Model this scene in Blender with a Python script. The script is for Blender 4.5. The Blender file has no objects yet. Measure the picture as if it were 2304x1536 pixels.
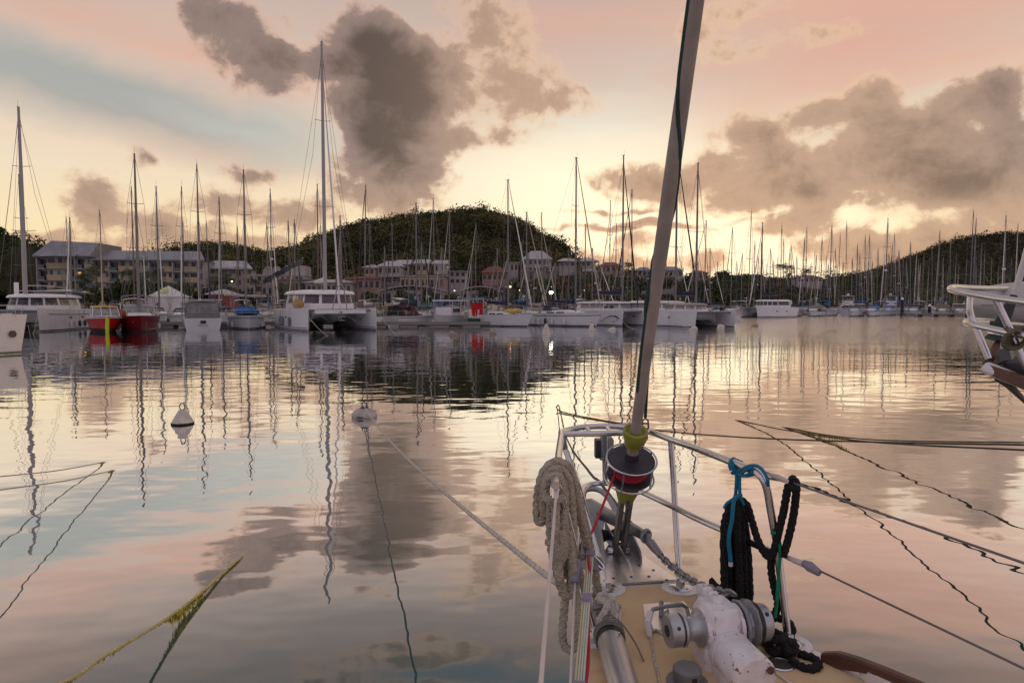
import bpy, math, random
import numpy as np
from math import sin, cos, pi, radians, sqrt, atan2, tan, exp
from mathutils import Vector, Matrix

random.seed(7)
RNG = np.random.default_rng(11)
SC = bpy.context.scene
COL = SC.collection

# ------------------------------------------------------------------ camera
F, CX, CY, HC = 1536.0, 1152.0, 768.0, 2.8          # focal length and centre in photo pixels, eye height (m)
PITCH = math.atan(86.0 / F)
cam_data = bpy.data.cameras.new('camera')
cam_data.sensor_width = 36.0
cam_data.lens = 24.0
cam_data.clip_start = 0.05
cam_data.clip_end = 6000.0
cam = bpy.data.objects.new('camera', cam_data)
COL.objects.link(cam)
cam.location = (0, 0, HC)
cam.rotation_euler = (pi / 2 - PITCH, 0, 0)
SC.camera = cam

SC.view_settings.view_transform = 'Standard'
SC.view_settings.look = 'None'
SC.view_settings.exposure = 0.0
SC.view_settings.gamma = 1.0
SC.view_settings.use_curve_mapping = False

def ray(px, py):
    a, b = px - CX, CY - py
    return Vector((a, F * cos(PITCH) + b * sin(PITCH), -F * sin(PITCH) + b * cos(PITCH)))
def P(px, py, Y):
    r = ray(px, py); return Vector((0, 0, HC)) + r * (Y / r.y)
def W(px, py, z=0.0):
    r = ray(px, py); return Vector((0, 0, HC)) + r * ((z - HC) / r.z)
def azel(px, py):
    r = ray(px, py); return math.degrees(math.atan2(r.x, r.y)), math.degrees(math.asin(r.z / r.length))

# ------------------------------------------------------------------ world: a dusk sky
SUN_AZ, SUN_EL = azel(1545, 640)[0], 1.2
world = bpy.data.worlds.new('World')
SC.world = world
world.use_nodes = True
wt = world.node_tree
wt.nodes.clear()
def wn(kind, **kw):
    n = wt.nodes.new(kind)
    for k, v in kw.items(): setattr(n, k, v)
    return n
def wl_(a, b): wt.links.new(a, b)
def wmath(op, a, b=None, c=None, clamp=False):
    n = wn('ShaderNodeMath', operation=op, use_clamp=clamp)
    for i, v in enumerate((a, b, c)):
        if v is None: continue
        if isinstance(v, (int, float)): n.inputs[i].default_value = v
        else: wl_(v, n.inputs[i])
    return n.outputs[0]
def wramp(fac, stops, interp='EASE'):
    n = wn('ShaderNodeValToRGB')
    n.color_ramp.interpolation = interp
    e = n.color_ramp.elements
    while len(e) > 1: e.remove(e[-1])
    e[0].position = stops[0][0]; e[0].color = (*stops[0][1], 1)
    for p, c in stops[1:]:
        k = e.new(p); k.color = (*c, 1)
    wl_(fac, n.inputs[0])
    return n.outputs[0]
def wmix(fac, a, b, mode='MIX'):
    n = wn('ShaderNodeMix', data_type='RGBA', blend_type=mode)
    for i, v in ((0, fac), (6, a), (7, b)):
        if isinstance(v, (int, float)): n.inputs[i].default_value = v
        elif isinstance(v, tuple): n.inputs[i].default_value = (*v, 1)
        else: wl_(v, n.inputs[i])
    return n.outputs[2]
def wrange(v, a, b, c=0.0, d=1.0, kind='SMOOTHSTEP'):
    n = wn('ShaderNodeMapRange', interpolation_type=kind, clamp=True)
    wl_(v, n.inputs[0])
    for i, x in enumerate((a, b, c, d)): n.inputs[i + 1].default_value = x
    return n.outputs[0]
def srgb(r, g, b):
    f = lambda c: (c / 255 / 12.92) if c / 255 <= 0.04045 else ((c / 255 + 0.055) / 1.055) ** 2.4
    return (f(r), f(g), f(b))

tc = wn('ShaderNodeTexCoord')
sep = wn('ShaderNodeSeparateXYZ'); wl_(tc.outputs['Generated'], sep.inputs[0])
X, Y_, Z = sep.outputs
AZ = wmath('MULTIPLY', wmath('ARCTAN2', X, Y_), 180 / pi)
ELraw = wmath('MULTIPLY', wmath('ARCSINE', wmath('MINIMUM', wmath('MAXIMUM', Z, -1.0), 1.0)), 180 / pi)
EL = wmath('MAXIMUM', ELraw, 0.0)
comb = wn('ShaderNodeCombineXYZ'); wl_(AZ, comb.inputs[0]); wl_(EL, comb.inputs[1])
AE = comb.outputs[0]

def wnoise(scale, detail=5, rough=0.55, vec=None, dist=0.0):
    n = wn('ShaderNodeTexNoise', noise_dimensions='3D')
    n.inputs['Scale'].default_value = scale
    n.inputs['Detail'].default_value = detail
    n.inputs['Roughness'].default_value = rough
    n.inputs['Distortion'].default_value = dist
    wl_(vec if vec is not None else tc.outputs['Generated'], n.inputs['Vector'])
    return n
# direction vector stretched so that cloud texture is a little wider than tall
stretch = wn('ShaderNodeMapping'); wl_(tc.outputs['Generated'], stretch.inputs[0]); stretch.inputs['Scale'].default_value = (1, 1, 1.25)
SV = stretch.outputs[0]

# warp the azimuth/elevation plane with noise so that outlines are ragged
warp = wnoise(5.0, 4, 0.6, SV)
wsub = wn('ShaderNodeVectorMath', operation='SUBTRACT'); wl_(warp.outputs['Color'], wsub.inputs[0]); wsub.inputs[1].default_value = (0.5, 0.5, 0.5)
wscl = wn('ShaderNodeVectorMath', operation='MULTIPLY'); wl_(wsub.outputs[0], wscl.inputs[0]); wscl.inputs[1].default_value = (6.0, 4.5, 0.0)
wadd = wn('ShaderNodeVectorMath', operation='ADD'); wl_(AE, wadd.inputs[0]); wl_(wscl.outputs[0], wadd.inputs[1])
AEW = wadd.outputs[0]

def blob_field(blobs, vec, grow=1.0, soft=False):
    acc = None
    for (px, py, rx, ry, w, *rot) in blobs:
        a, e = azel(px, py)
        ra = abs(azel(px + rx, py)[0] - azel(px - rx, py)[0]) / 2 * grow
        re = abs(azel(px, py + ry)[1] - azel(px, py - ry)[1]) / 2 * grow
        m = wn('ShaderNodeMapping', vector_type='TEXTURE')
        wl_(vec, m.inputs[0])
        m.inputs['Location'].default_value = (a, e, 0)
        m.inputs['Rotation'].default_value = (0, 0, radians(rot[0]) if rot else 0)
        m.inputs['Scale'].default_value = (ra, re, 1)
        g = wn('ShaderNodeTexGradient', gradient_type='SPHERICAL' if not soft else 'QUADRATIC_SPHERE')
        wl_(m.outputs[0], g.inputs[0])
        acc = wmath('MULTIPLY', g.outputs[1], w) if acc is None else wmath('MULTIPLY_ADD', g.outputs[1], w, acc)
    return acc

# --- clear sky
d_az = wmath('ABSOLUTE', wmath('SUBTRACT', AZ, SUN_AZ))
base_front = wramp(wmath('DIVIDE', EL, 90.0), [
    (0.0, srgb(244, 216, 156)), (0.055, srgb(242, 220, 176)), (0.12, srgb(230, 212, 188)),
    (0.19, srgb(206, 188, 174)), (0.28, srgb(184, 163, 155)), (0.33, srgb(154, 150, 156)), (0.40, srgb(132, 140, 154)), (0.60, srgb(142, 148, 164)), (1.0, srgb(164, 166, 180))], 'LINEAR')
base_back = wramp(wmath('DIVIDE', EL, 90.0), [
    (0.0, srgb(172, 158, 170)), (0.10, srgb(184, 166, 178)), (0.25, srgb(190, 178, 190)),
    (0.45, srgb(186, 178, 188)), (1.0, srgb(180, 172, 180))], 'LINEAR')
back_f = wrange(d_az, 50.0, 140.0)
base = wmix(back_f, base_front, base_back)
# soft cirrus sheets (thin, wide, high)
cir_map = wn('ShaderNodeMapping'); wl_(AEW, cir_map.inputs[0])
cir_map.inputs['Rotation'].default_value = (0, 0, radians(-14)); cir_map.inputs['Scale'].default_value = (0.02, 0.16, 1)
cir = wnoise(1.0, 4, 0.55, cir_map.outputs[0])
cirf = wrange(cir.outputs[0], 0.42, 0.68)
elmid = wrange(EL, 6.0, 16.0)
cirf = wmath('MULTIPLY', wmath('MULTIPLY', cirf, elmid), wrange(d_az, 95.0, 35.0))
base = wmix(wmath('MULTIPLY', cirf, 0.55), base, srgb(226, 172, 142))
# cooler gaps
blue = blob_field([(120, 190, 760, 120, 1.15, -13), (560, 285, 560, 90, .8, -14), (1330, 290, 260, 60, 0.55, 10), (1960, 270, 300, 50, .5, 8)], AEW, 1.0)
base = wmix(wmath('MINIMUM', wmath('MULTIPLY', blue, 0.9), 0.85), base, srgb(154, 160, 158))
pale = blob_field([(1330, 310, 330, 110, .8, 8), (1150, 420, 330, 80, .6), (1960, 262, 300, 46, .6, 8), (560, 300, 300, 60, .3, -12)], AEW, 1.0)
base = wmix(wmath('MINIMUM', wmath('MULTIPLY', pale, 0.85), 0.8), base, srgb(232, 226, 210))
pink = blob_field([(420, 110, 520, 110, 0.42, -12), (80, 20, 380, 90, 0.35), (1250, 80, 500, 150, .55, 12), (1950, 90, 620, 190, .9, 10), (420, 330, 420, 60, .28, -12)], AEW, 1.0)
base = wmix(wmath('MINIMUM', wmath('MULTIPLY', pink, 0.75), 0.7), base, srgb(212, 160, 142))
# darker towards the far left top
# glow above the hidden sun
glow = blob_field([(1450, 540, 1150, 380, 0.95), (1570, 580, 640, 240, 1.05), (1280, 420, 560, 230, .65), (1830, 470, 160, 70, .5), (1800, 560, 400, 140, .6)], AE, 1.0, True)
base = wmix(wmath('MINIMUM', glow, 1.0), base, (1.08, 0.94, 0.66))

# --- clouds
dark = [(900, -190, 420, 90, .4),
        (805, 100, 130, 120, 1.2), (850, 210, 170, 150, 1.4), (940, 190, 140, 130, .9), (910, 300, 170, 110, 1.0), (890, 350, 150, 80, .7), (950, 405, 120, 60, .55),
        (840, 400, 150, 90, .45), (890, 465, 190, 70, .4),
        (550, 85, 150, 120, .7), (600, 175, 130, 90, .7), (495, 25, 110, 70, .4), (690, 150, 110, 55, .35),
        (1100, 60, 190, 100, .42), (1165, 190, 180, 130, .5), (1235, 240, 170, 70, .40), (1130, 312, 150, 45, .36),
        (180, 415, 110, 85, .45), (205, 460, 100, 70, .42), (285, 360, 75, 40, .34), (555, 385, 100, 40, .62), (480, 440, 150, 45, .38), (670, 475, 130, 45, .6), (570, 470, 150, 38, .36),
        (340, 545, 360, 80, .62), (345, 495, 90, 75, .5), (560, 530, 190, 50, .45), (470, 440, 70, 40, .2), (120, 540, 140, 50, .3),
        (1960, 290, 180, 130, .62), (2110, 300, 240, 140, .42), (2230, 240, 180, 120, .45), (1750, 395, 360, 75, .55), (1980, 385, 360, 100, .46), (2180, 400, 310, 130, .46),
        (1560, 385, 260, 60, .42), (1440, 400, 170, 50, .4), (1735, 300, 110, 85, .55), (1650, 300, 110, 70, .34), (1815, 265, 80, 70, .4), (1955, 205, 80, 80, .45), (2215, 205, 130, 60, .35),
        (2300, 430, 220, 120, .5), (1900, 455, 330, 55, .34), (1650, 445, 330, 42, .36), (2120, 420, 150, 60, .4), (2304, 180, 100, 80, .4),
        (1830, 475, 80, 60, .55), (1790, 515, 150, 36, .5), (1900, 550, 200, 60, .46), (2030, 545, 190, 65, .46), (2170, 545, 240, 75, .5), (1900, 590, 200, 50, .3), (2080, 600, 220, 50, .4),
        (1430, 497, 330, 13, .55), (1370, 470, 160, 10, .3), (1330, 580, 110, 45, .46), (1420, 595, 130, 50, .46), (1608, 565, 55, 40, .48), (1560, 590, 90, 45, .42), (1440, 532, 80, 32, .4),
        (1620, 40, 220, 110, .3), (1700, 110, 200, 60, .26), (1890, 75, 160, 45, .22)]
field = blob_field(dark, AEW)
field = wmath('MULTIPLY', wmath('SUBTRACT', 1.0, wmath('POWER', 2.71828, wmath('MULTIPLY', field, -1.0))), 1.25)
# the same kind of broken cumulus goes on outside the frame
off = wmath('MAXIMUM', wrange(wmath('ABSOLUTE', AZ), 40.0, 58.0), wrange(EL, 29.0, 44.0))
gen = wnoise(2.3, 3, 0.5, SV)
genf = wmath('MULTIPLY', wrange(gen.outputs[0], 0.52, 0.74), wmath('MULTIPLY', off, 0.55))
field = wmath('ADD', field, genf)
puff = wnoise(13.0, 7, 0.62, SV, 0.45)
fine = wnoise(34.0, 5, 0.6, SV)
tex = wmath('ADD', wmath('MULTIPLY', wmath('SUBTRACT', puff.outputs[0], 0.5), 1.15), wmath('MULTIPLY', wmath('SUBTRACT', fine.outputs[0], 0.5), 0.5))
gate = wrange(field, 0.02, 0.22)
dens = wmath('ADD', field, wmath('MULTIPLY', tex, gate))
alpha = wrange(dens, 0.10, 0.44)
near_sun = wrange(d_az, 60.0, 12.0)
low = wmath('MAXIMUM', wrange(EL, 13.0, 3.0), wmath('MULTIPLY', wrange(d_az, 27.0, 13.0), 0.7))
c_thin = wmix(low, srgb(206, 170, 150), srgb(236, 202, 160))
c_mid = wmix(low, srgb(140, 120, 112), srgb(196, 162, 136))
c_core = wmix(low, srgb(84, 71, 64), srgb(138, 114, 100))
m1 = wrange(dens, 0.20, 0.46)
m2 = wrange(dens, 0.42, 1.06)
cc = wmix(m2, wmix(m1, c_thin, c_mid), c_core)
cc_back = wmix(m1, srgb(170, 152, 158), srgb(112, 106, 116))
cc = wmix(back_f, cc, cc_back)
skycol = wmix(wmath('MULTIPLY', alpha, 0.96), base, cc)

nish = wn('ShaderNodeTexSky', sky_type='NISHITA')
nish.sun_disc = False
nish.sun_elevation = radians(SUN_EL)
nish.sun_rotation = radians(SUN_AZ)
nish.air_density = 1.0; nish.dust_density = 2.0
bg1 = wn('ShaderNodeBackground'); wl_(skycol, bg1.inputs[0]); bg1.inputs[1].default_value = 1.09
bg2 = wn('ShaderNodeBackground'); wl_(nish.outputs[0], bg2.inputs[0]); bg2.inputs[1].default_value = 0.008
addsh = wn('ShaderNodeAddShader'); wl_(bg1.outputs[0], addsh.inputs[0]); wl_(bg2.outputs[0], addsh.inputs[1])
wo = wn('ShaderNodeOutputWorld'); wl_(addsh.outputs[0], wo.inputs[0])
world.cycles.sampling_method = 'MANUAL'; world.cycles.sample_map_resolution = 512

# ------------------------------------------------------------------ sun: just set behind cloud, weak and wide
sd = bpy.data.lights.new('sun', 'SUN')
sd.energy = 0.35; sd.angle = radians(1.0); sd.color = (1.0, 0.78, 0.52)
sun = bpy.data.objects.new('sun', sd); COL.objects.link(sun)
sv = Vector((sin(radians(SUN_AZ)) * cos(radians(SUN_EL)), cos(radians(SUN_AZ)) * cos(radians(SUN_EL)), sin(radians(SUN_EL))))
sun.rotation_euler = (-sv).to_track_quat('-Z', 'Y').to_euler()
sun.location = (40, 60, 60)

# ------------------------------------------------------------------ materials
MATS = {}
def mat(name, col, rough=0.5, metal=0.0, var=0.08, vscale=6.0, bump=0.0, bscale=60.0, col2=None, c2=(0.55, 0.7), coat=0.0, attr=None, spec=None, emit=None, trans=0.0, vor=0.0, edge=0.0):
    if name in MATS: return MATS[name]
    m = bpy.data.materials.new(name); MATS[name] = m
    m.use_nodes = True
    nt = m.node_tree
    b = nt.nodes['Principled BSDF']
    b.inputs['Roughness'].default_value = rough
    b.inputs['Metallic'].default_value = metal
    b.inputs['Coat Weight'].default_value = coat
    if spec is not None: b.inputs['Specular IOR Level'].default_value = spec
    if trans: b.inputs['Transmission Weight'].default_value = trans
    tcn = nt.nodes.new('ShaderNodeTexCoord')
    nz = nt.nodes.new('ShaderNodeTexNoise'); nz.inputs['Scale'].default_value = vscale; nz.inputs['Detail'].default_value = 5
    nt.links.new(tcn.outputs['Object'], nz.inputs['Vector'])
    mr = nt.nodes.new('ShaderNodeMapRange'); nt.links.new(nz.outputs[0], mr.inputs[0])
    mr.inputs[1].default_value = 0.3; mr.inputs[2].default_value = 0.7; mr.inputs[3].default_value = 1 - var; mr.inputs[4].default_value = 1 + var
    mx = nt.nodes.new('ShaderNodeMix'); mx.data_type = 'RGBA'; mx.blend_type = 'MULTIPLY'; mx.inputs[0].default_value = 1.0
    mx.inputs[6].default_value = (*col, 1)
    if attr:
        at = nt.nodes.new('ShaderNodeAttribute'); at.attribute_name = attr
        nt.links.new(at.outputs['Color'], mx.inputs[6])
    nt.links.new(mr.outputs[0], mx.inputs[7])
    out = mx.outputs[2]
    if col2 is not None:
        nz2 = nt.nodes.new('ShaderNodeTexNoise'); nz2.inputs['Scale'].default_value = vscale * 2.3; nz2.inputs['Detail'].default_value = 7; nz2.inputs['Roughness'].default_value = .65
        nt.links.new(tcn.outputs['Object'], nz2.inputs['Vector'])
        src = nz2.outputs[0]
        if edge:
            # paint chips off first along edges: compare the true normal with a rounded one
            bv = nt.nodes.new('ShaderNodeBevel'); bv.samples = 6; bv.inputs['Radius'].default_value = edge
            ge = nt.nodes.new('ShaderNodeNewGeometry')
            dt = nt.nodes.new('ShaderNodeVectorMath'); dt.operation = 'DOT_PRODUCT'; nt.links.new(bv.outputs[0], dt.inputs[0]); nt.links.new(ge.outputs['Normal'], dt.inputs[1])
            em = nt.nodes.new('ShaderNodeMapRange'); nt.links.new(dt.outputs['Value'], em.inputs[0]); em.inputs[1].default_value = 1.0; em.inputs[2].default_value = .9; em.inputs[3].default_value = 0.0; em.inputs[4].default_value = .10
            ad = nt.nodes.new('ShaderNodeMath'); ad.operation = 'ADD'; nt.links.new(src, ad.inputs[0]); nt.links.new(em.outputs[0], ad.inputs[1]); src = ad.outputs[0]
        r2 = nt.nodes.new('ShaderNodeMapRange'); nt.links.new(src, r2.inputs[0]); r2.inputs[1].default_value = c2[0]; r2.inputs[2].default_value = c2[1]
        m2 = nt.nodes.new('ShaderNodeMix'); m2.data_type = 'RGBA'
        nt.links.new(r2.outputs[0], m2.inputs[0]); nt.links.new(out, m2.inputs[6]); m2.inputs[7].default_value = (*col2, 1)
        out = m2.outputs[2]
    nt.links.new(out, b.inputs['Base Color'])
    if bump:
        if vor:
            bz = nt.nodes.new('ShaderNodeTexVoronoi'); bz.inputs['Scale'].default_value = vor
        else:
            bz = nt.nodes.new('ShaderNodeTexNoise'); bz.inputs['Scale'].default_value = bscale; bz.inputs['Detail'].default_value = 4
        nt.links.new(tcn.outputs['Object'], bz.inputs['Vector'])
        bn = nt.nodes.new('ShaderNodeBump'); bn.inputs['Strength'].default_value = bump; bn.inputs['Distance'].default_value = 0.01
        nt.links.new(bz.outputs[0], bn.inputs['Height']); nt.links.new(bn.outputs[0], b.inputs['Normal'])
    if emit:
        b.inputs['Emission Color'].default_value = (*emit[0], 1); b.inputs['Emission Strength'].default_value = emit[1]
    return m

# ------------------------------------------------------------------ mesh builder
class MB:
    def __init__(s): s.v = []; s.f = []
    def add(s, vs, fs):
        o = len(s.v)
        s.v.extend([tuple(v) for v in vs]); s.f.extend([tuple(i + o for i in f) for f in fs]); return s
    def box(s, x0, x1, y0, y1, z0, z1, M=None):
        vs = [Vector(c) for c in ((x0,y0,z0),(x1,y0,z0),(x1,y1,z0),(x0,y1,z0),(x0,y0,z1),(x1,y0,z1),(x1,y1,z1),(x0,y1,z1))]
        if M is not None: vs = [M @ v for v in vs]
        return s.add(vs, [(0,3,2,1),(4,5,6,7),(0,1,5,4),(1,2,6,5),(2,3,7,6),(3,0,4,7)])
    def bbox(s, x0, x1, y0, y1, z0, z1, c=0.02, M=None):
        # box with chamfered vertical and top edges
        def ring(i, z): return [(x0+i,y0+c,z),(x0+c,y0+i,z),(x1-c,y0+i,z),(x1-i,y0+c,z),(x1-i,y1-c,z),(x1-c,y1-i,z),(x0+c,y1-i,z),(x0+i,y1-c,z)]
        rs = [ring(0, z0), ring(0, z1 - c), ring(c * .7, z1)]
        return s.loft([[Vector(p) if M is None else M @ Vector(p) for p in r] for r in rs], closed=True, cap=True)
    def loft(s, rings, closed=True, cap=True, loop=False):
        n = len(rings[0]); vs = [p for r in rings for p in r]; fs = []
        R = len(rings)
        for i in range(R if loop else R - 1):
            j = (i + 1) % R
            for k in range(n if closed else n - 1):
                l = (k + 1) % n
                fs.append((i*n+k, i*n+l, j*n+l, j*n+k))
        if cap and not loop:
            fs.append(tuple(reversed(range(n)))); fs.append(tuple((R-1)*n + k for k in range(n)))
        return s.add(vs, fs)
    def tube(s, pts, r, n=8, cap=True, loop=False, lobes=0, amp=0.0, pitch=1.0, phase=0.0):
        pts = [Vector(p) for p in pts]; m = len(pts)
        rr = r if isinstance(r, (list, tuple)) else [r] * m
        tang = []
        for i in range(m):
            a = pts[(i - 1) % m] if (loop or i > 0) else pts[i]
            b = pts[(i + 1) % m] if (loop or i < m - 1) else pts[i]
            t = (b - a)
            tang.append(t.normalized() if t.length > 1e-9 else Vector((0, 0, 1)))
        up = Vector((0, 0, 1)) if abs(tang[0].z) < .9 else Vector((1, 0, 0))
        nrm = (up - tang[0] * up.dot(tang[0])).normalized()
        rings = []; L = 0.0
        for i in range(m):
            if i:
                nrm = (nrm - tang[i] * nrm.dot(tang[i])).normalized(); L += (pts[i] - pts[i-1]).length
            bi = tang[i].cross(nrm)
            ring = []
            for k in range(n):
                th = 2 * pi * k / n
                q = rr[i]
                if lobes: q *= 1 + amp * cos(lobes * (th - 2 * pi * L / pitch) + phase)
                ring.append(pts[i] + (nrm * cos(th) + bi * sin(th)) * q)
            rings.append(ring)
        return s.loft(rings, True, cap, loop)
    def lathe(s, prof, n=16, M=None, cap=True):
        rings = []
        for (r, z) in prof:
            ring = [Vector((r * cos(2*pi*k/n), r * sin(2*pi*k/n), z)) for k in range(n)]
            rings.append(ring if M is None else [M @ p for p in ring])
        return s.loft(rings, True, cap)
    def prism(s, poly, h, M=None):
        # poly in xy, extruded along z 0..h
        n = len(poly)
        vs = [Vector((x, y, 0)) for x, y in poly] + [Vector((x, y, h)) for x, y in poly]
        if M is not None: vs = [M @ v for v in vs]
        fs = [tuple(reversed(range(n))), tuple(range(n, 2*n))] + [(i, (i+1) % n, n + (i+1) % n, n + i) for i in range(n)]
        return s.add(vs, fs)
    def poly(s, pts): return s.add(pts, [tuple(range(len(pts)))])
    def torus(s, c, R, r, M=None, n=20, m=8, a0=0.0, a1=2*pi):
        full = abs(a1 - a0 - 2*pi) < 1e-6
        k = n if full else n + 1
        pts = [Vector((R*cos(a0+(a1-a0)*i/n), R*sin(a0+(a1-a0)*i/n), 0)) for i in range(k)]
        pts = [(M @ p if M is not None else p) + Vector(c) for p in pts]
        return s.tube(pts, r, m, not full, full)
    def ball(s, c, rx, ry=None, rz=None, n=10, m=8):
        ry = ry or rx; rz = rz or rx
        rings = []
        for j in range(m + 1):
            ph = -pi/2 + pi * j / m
            q = max(cos(ph), 0.02)
            rings.append([Vector((c[0]+rx*q*cos(2*pi*k/n), c[1]+ry*q*sin(2*pi*k/n), c[2]+rz*sin(ph))) for k in range(n)])
        return s.loft(rings)
    def build(s, name, m, parent=None, smooth=35, local=False, kind=None):
        me = bpy.data.meshes.new(name)
        vs = s.v
        if parent is not None and not local:
            o = wloc(parent); vs = [(a - o[0], b - o[1], c - o[2]) for a, b, c in vs]
        me.from_pydata([tuple(v) for v in vs], [], s.f)
        if m is not None: me.materials.append(m)
        fin(me, smooth)
        ob = bpy.data.objects.new(name, me); COL.objects.link(ob)
        if parent is not None: ob.parent = parent
        if kind: ob['kind'] = kind
        return ob
def fin(me, smooth):
    me.validate()
    import bmesh
    bm = bmesh.new(); bm.from_mesh(me); bmesh.ops.recalc_face_normals(bm, faces=bm.faces); bm.to_mesh(me); bm.free()
    if smooth:
        me.polygons.foreach_set('use_smooth', [True] * len(me.polygons))
        me.set_sharp_from_angle(angle=radians(smooth))
def wloc(o):
    v = Vector(o.location)
    while o.parent is not None:
        o = o.parent; v = v + Vector(o.location)
    return v
def tag(o, label=None, cat=None, group=None, kind=None):
    if label: o['label'] = label
    if cat: o['category'] = cat
    if group: o['group'] = group
    if kind: o['kind'] = kind
    return o
def thing(name, loc, label, cat, group=None, rz=0.0):
    o = bpy.data.objects.new(name, None); COL.objects.link(o)
    o.empty_display_size = 0.3
    o.location = loc; o.rotation_euler = (0, 0, rz)
    return tag(o, label, cat, group)
KIDS = {}
def kids(o): return [c for c in o.children]
def copy_tree(o, parent=None):
    c = o.copy(); COL.objects.link(c)
    if parent is not None: c.parent = parent
    for ch in o.children: copy_tree(ch, c)
    return c
def catmull(pts, sub=6, loop=False):
    pts = [Vector(p) for p in pts]; n = len(pts); out = []
    for i in range(n if loop else n - 1):
        g = (lambda k: pts[k % n]) if loop else (lambda k: pts[min(max(k, 0), n - 1)])
        p0, p1, p2, p3 = g(i-1), g(i), g(i+1), g(i+2)
        for j in range(sub):
            t = j / sub
            out.append(0.5 * ((2*p1) + (p2-p0)*t + (2*p0-5*p1+4*p2-p3)*t*t + (3*p1-p0-3*p2+p3)*t**3))
    if not loop: out.append(pts[-1])
    return out
def sag(a, b, drop, n=16):
    a, b = Vector(a), Vector(b); out = []
    for i in range(n + 1):
        t = i / n; p = a.lerp(b, t); p.z -= drop * 4 * t * (1 - t); out.append(p)
    return out
def quads_mesh(name, V, m, colors=None, kind='stuff', parent=None, per=4):
    # V: (N, per, 3) numpy array of faces
    N = V.shape[0]
    me = bpy.data.meshes.new(name)
    me.vertices.add(N * per); me.vertices.foreach_set('co', V.reshape(-1).astype(np.float32))
    me.loops.add(N * per); me.loops.foreach_set('vertex_index', np.arange(N * per, dtype=np.int32))
    me.polygons.add(N)
    me.polygons.foreach_set('loop_start', np.arange(0, N * per, per, dtype=np.int32))
    me.polygons.foreach_set('loop_total', np.full(N, per, dtype=np.int32))
    me.update(calc_edges=True)
    me.materials.append(m)
    if colors is not None:
        ca = me.color_attributes.new('leafcol', 'FLOAT_COLOR', 'CORNER')
        c = np.ones((N, per, 4), dtype=np.float32); c[:, :, :3] = colors[:, None, :]
        ca.data.foreach_set('color', c.reshape(-1))
    ob = bpy.data.objects.new(name, me); COL.objects.link(ob)
    if kind: ob['kind'] = kind
    if parent is not None: ob.parent = parent
    return ob
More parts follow.
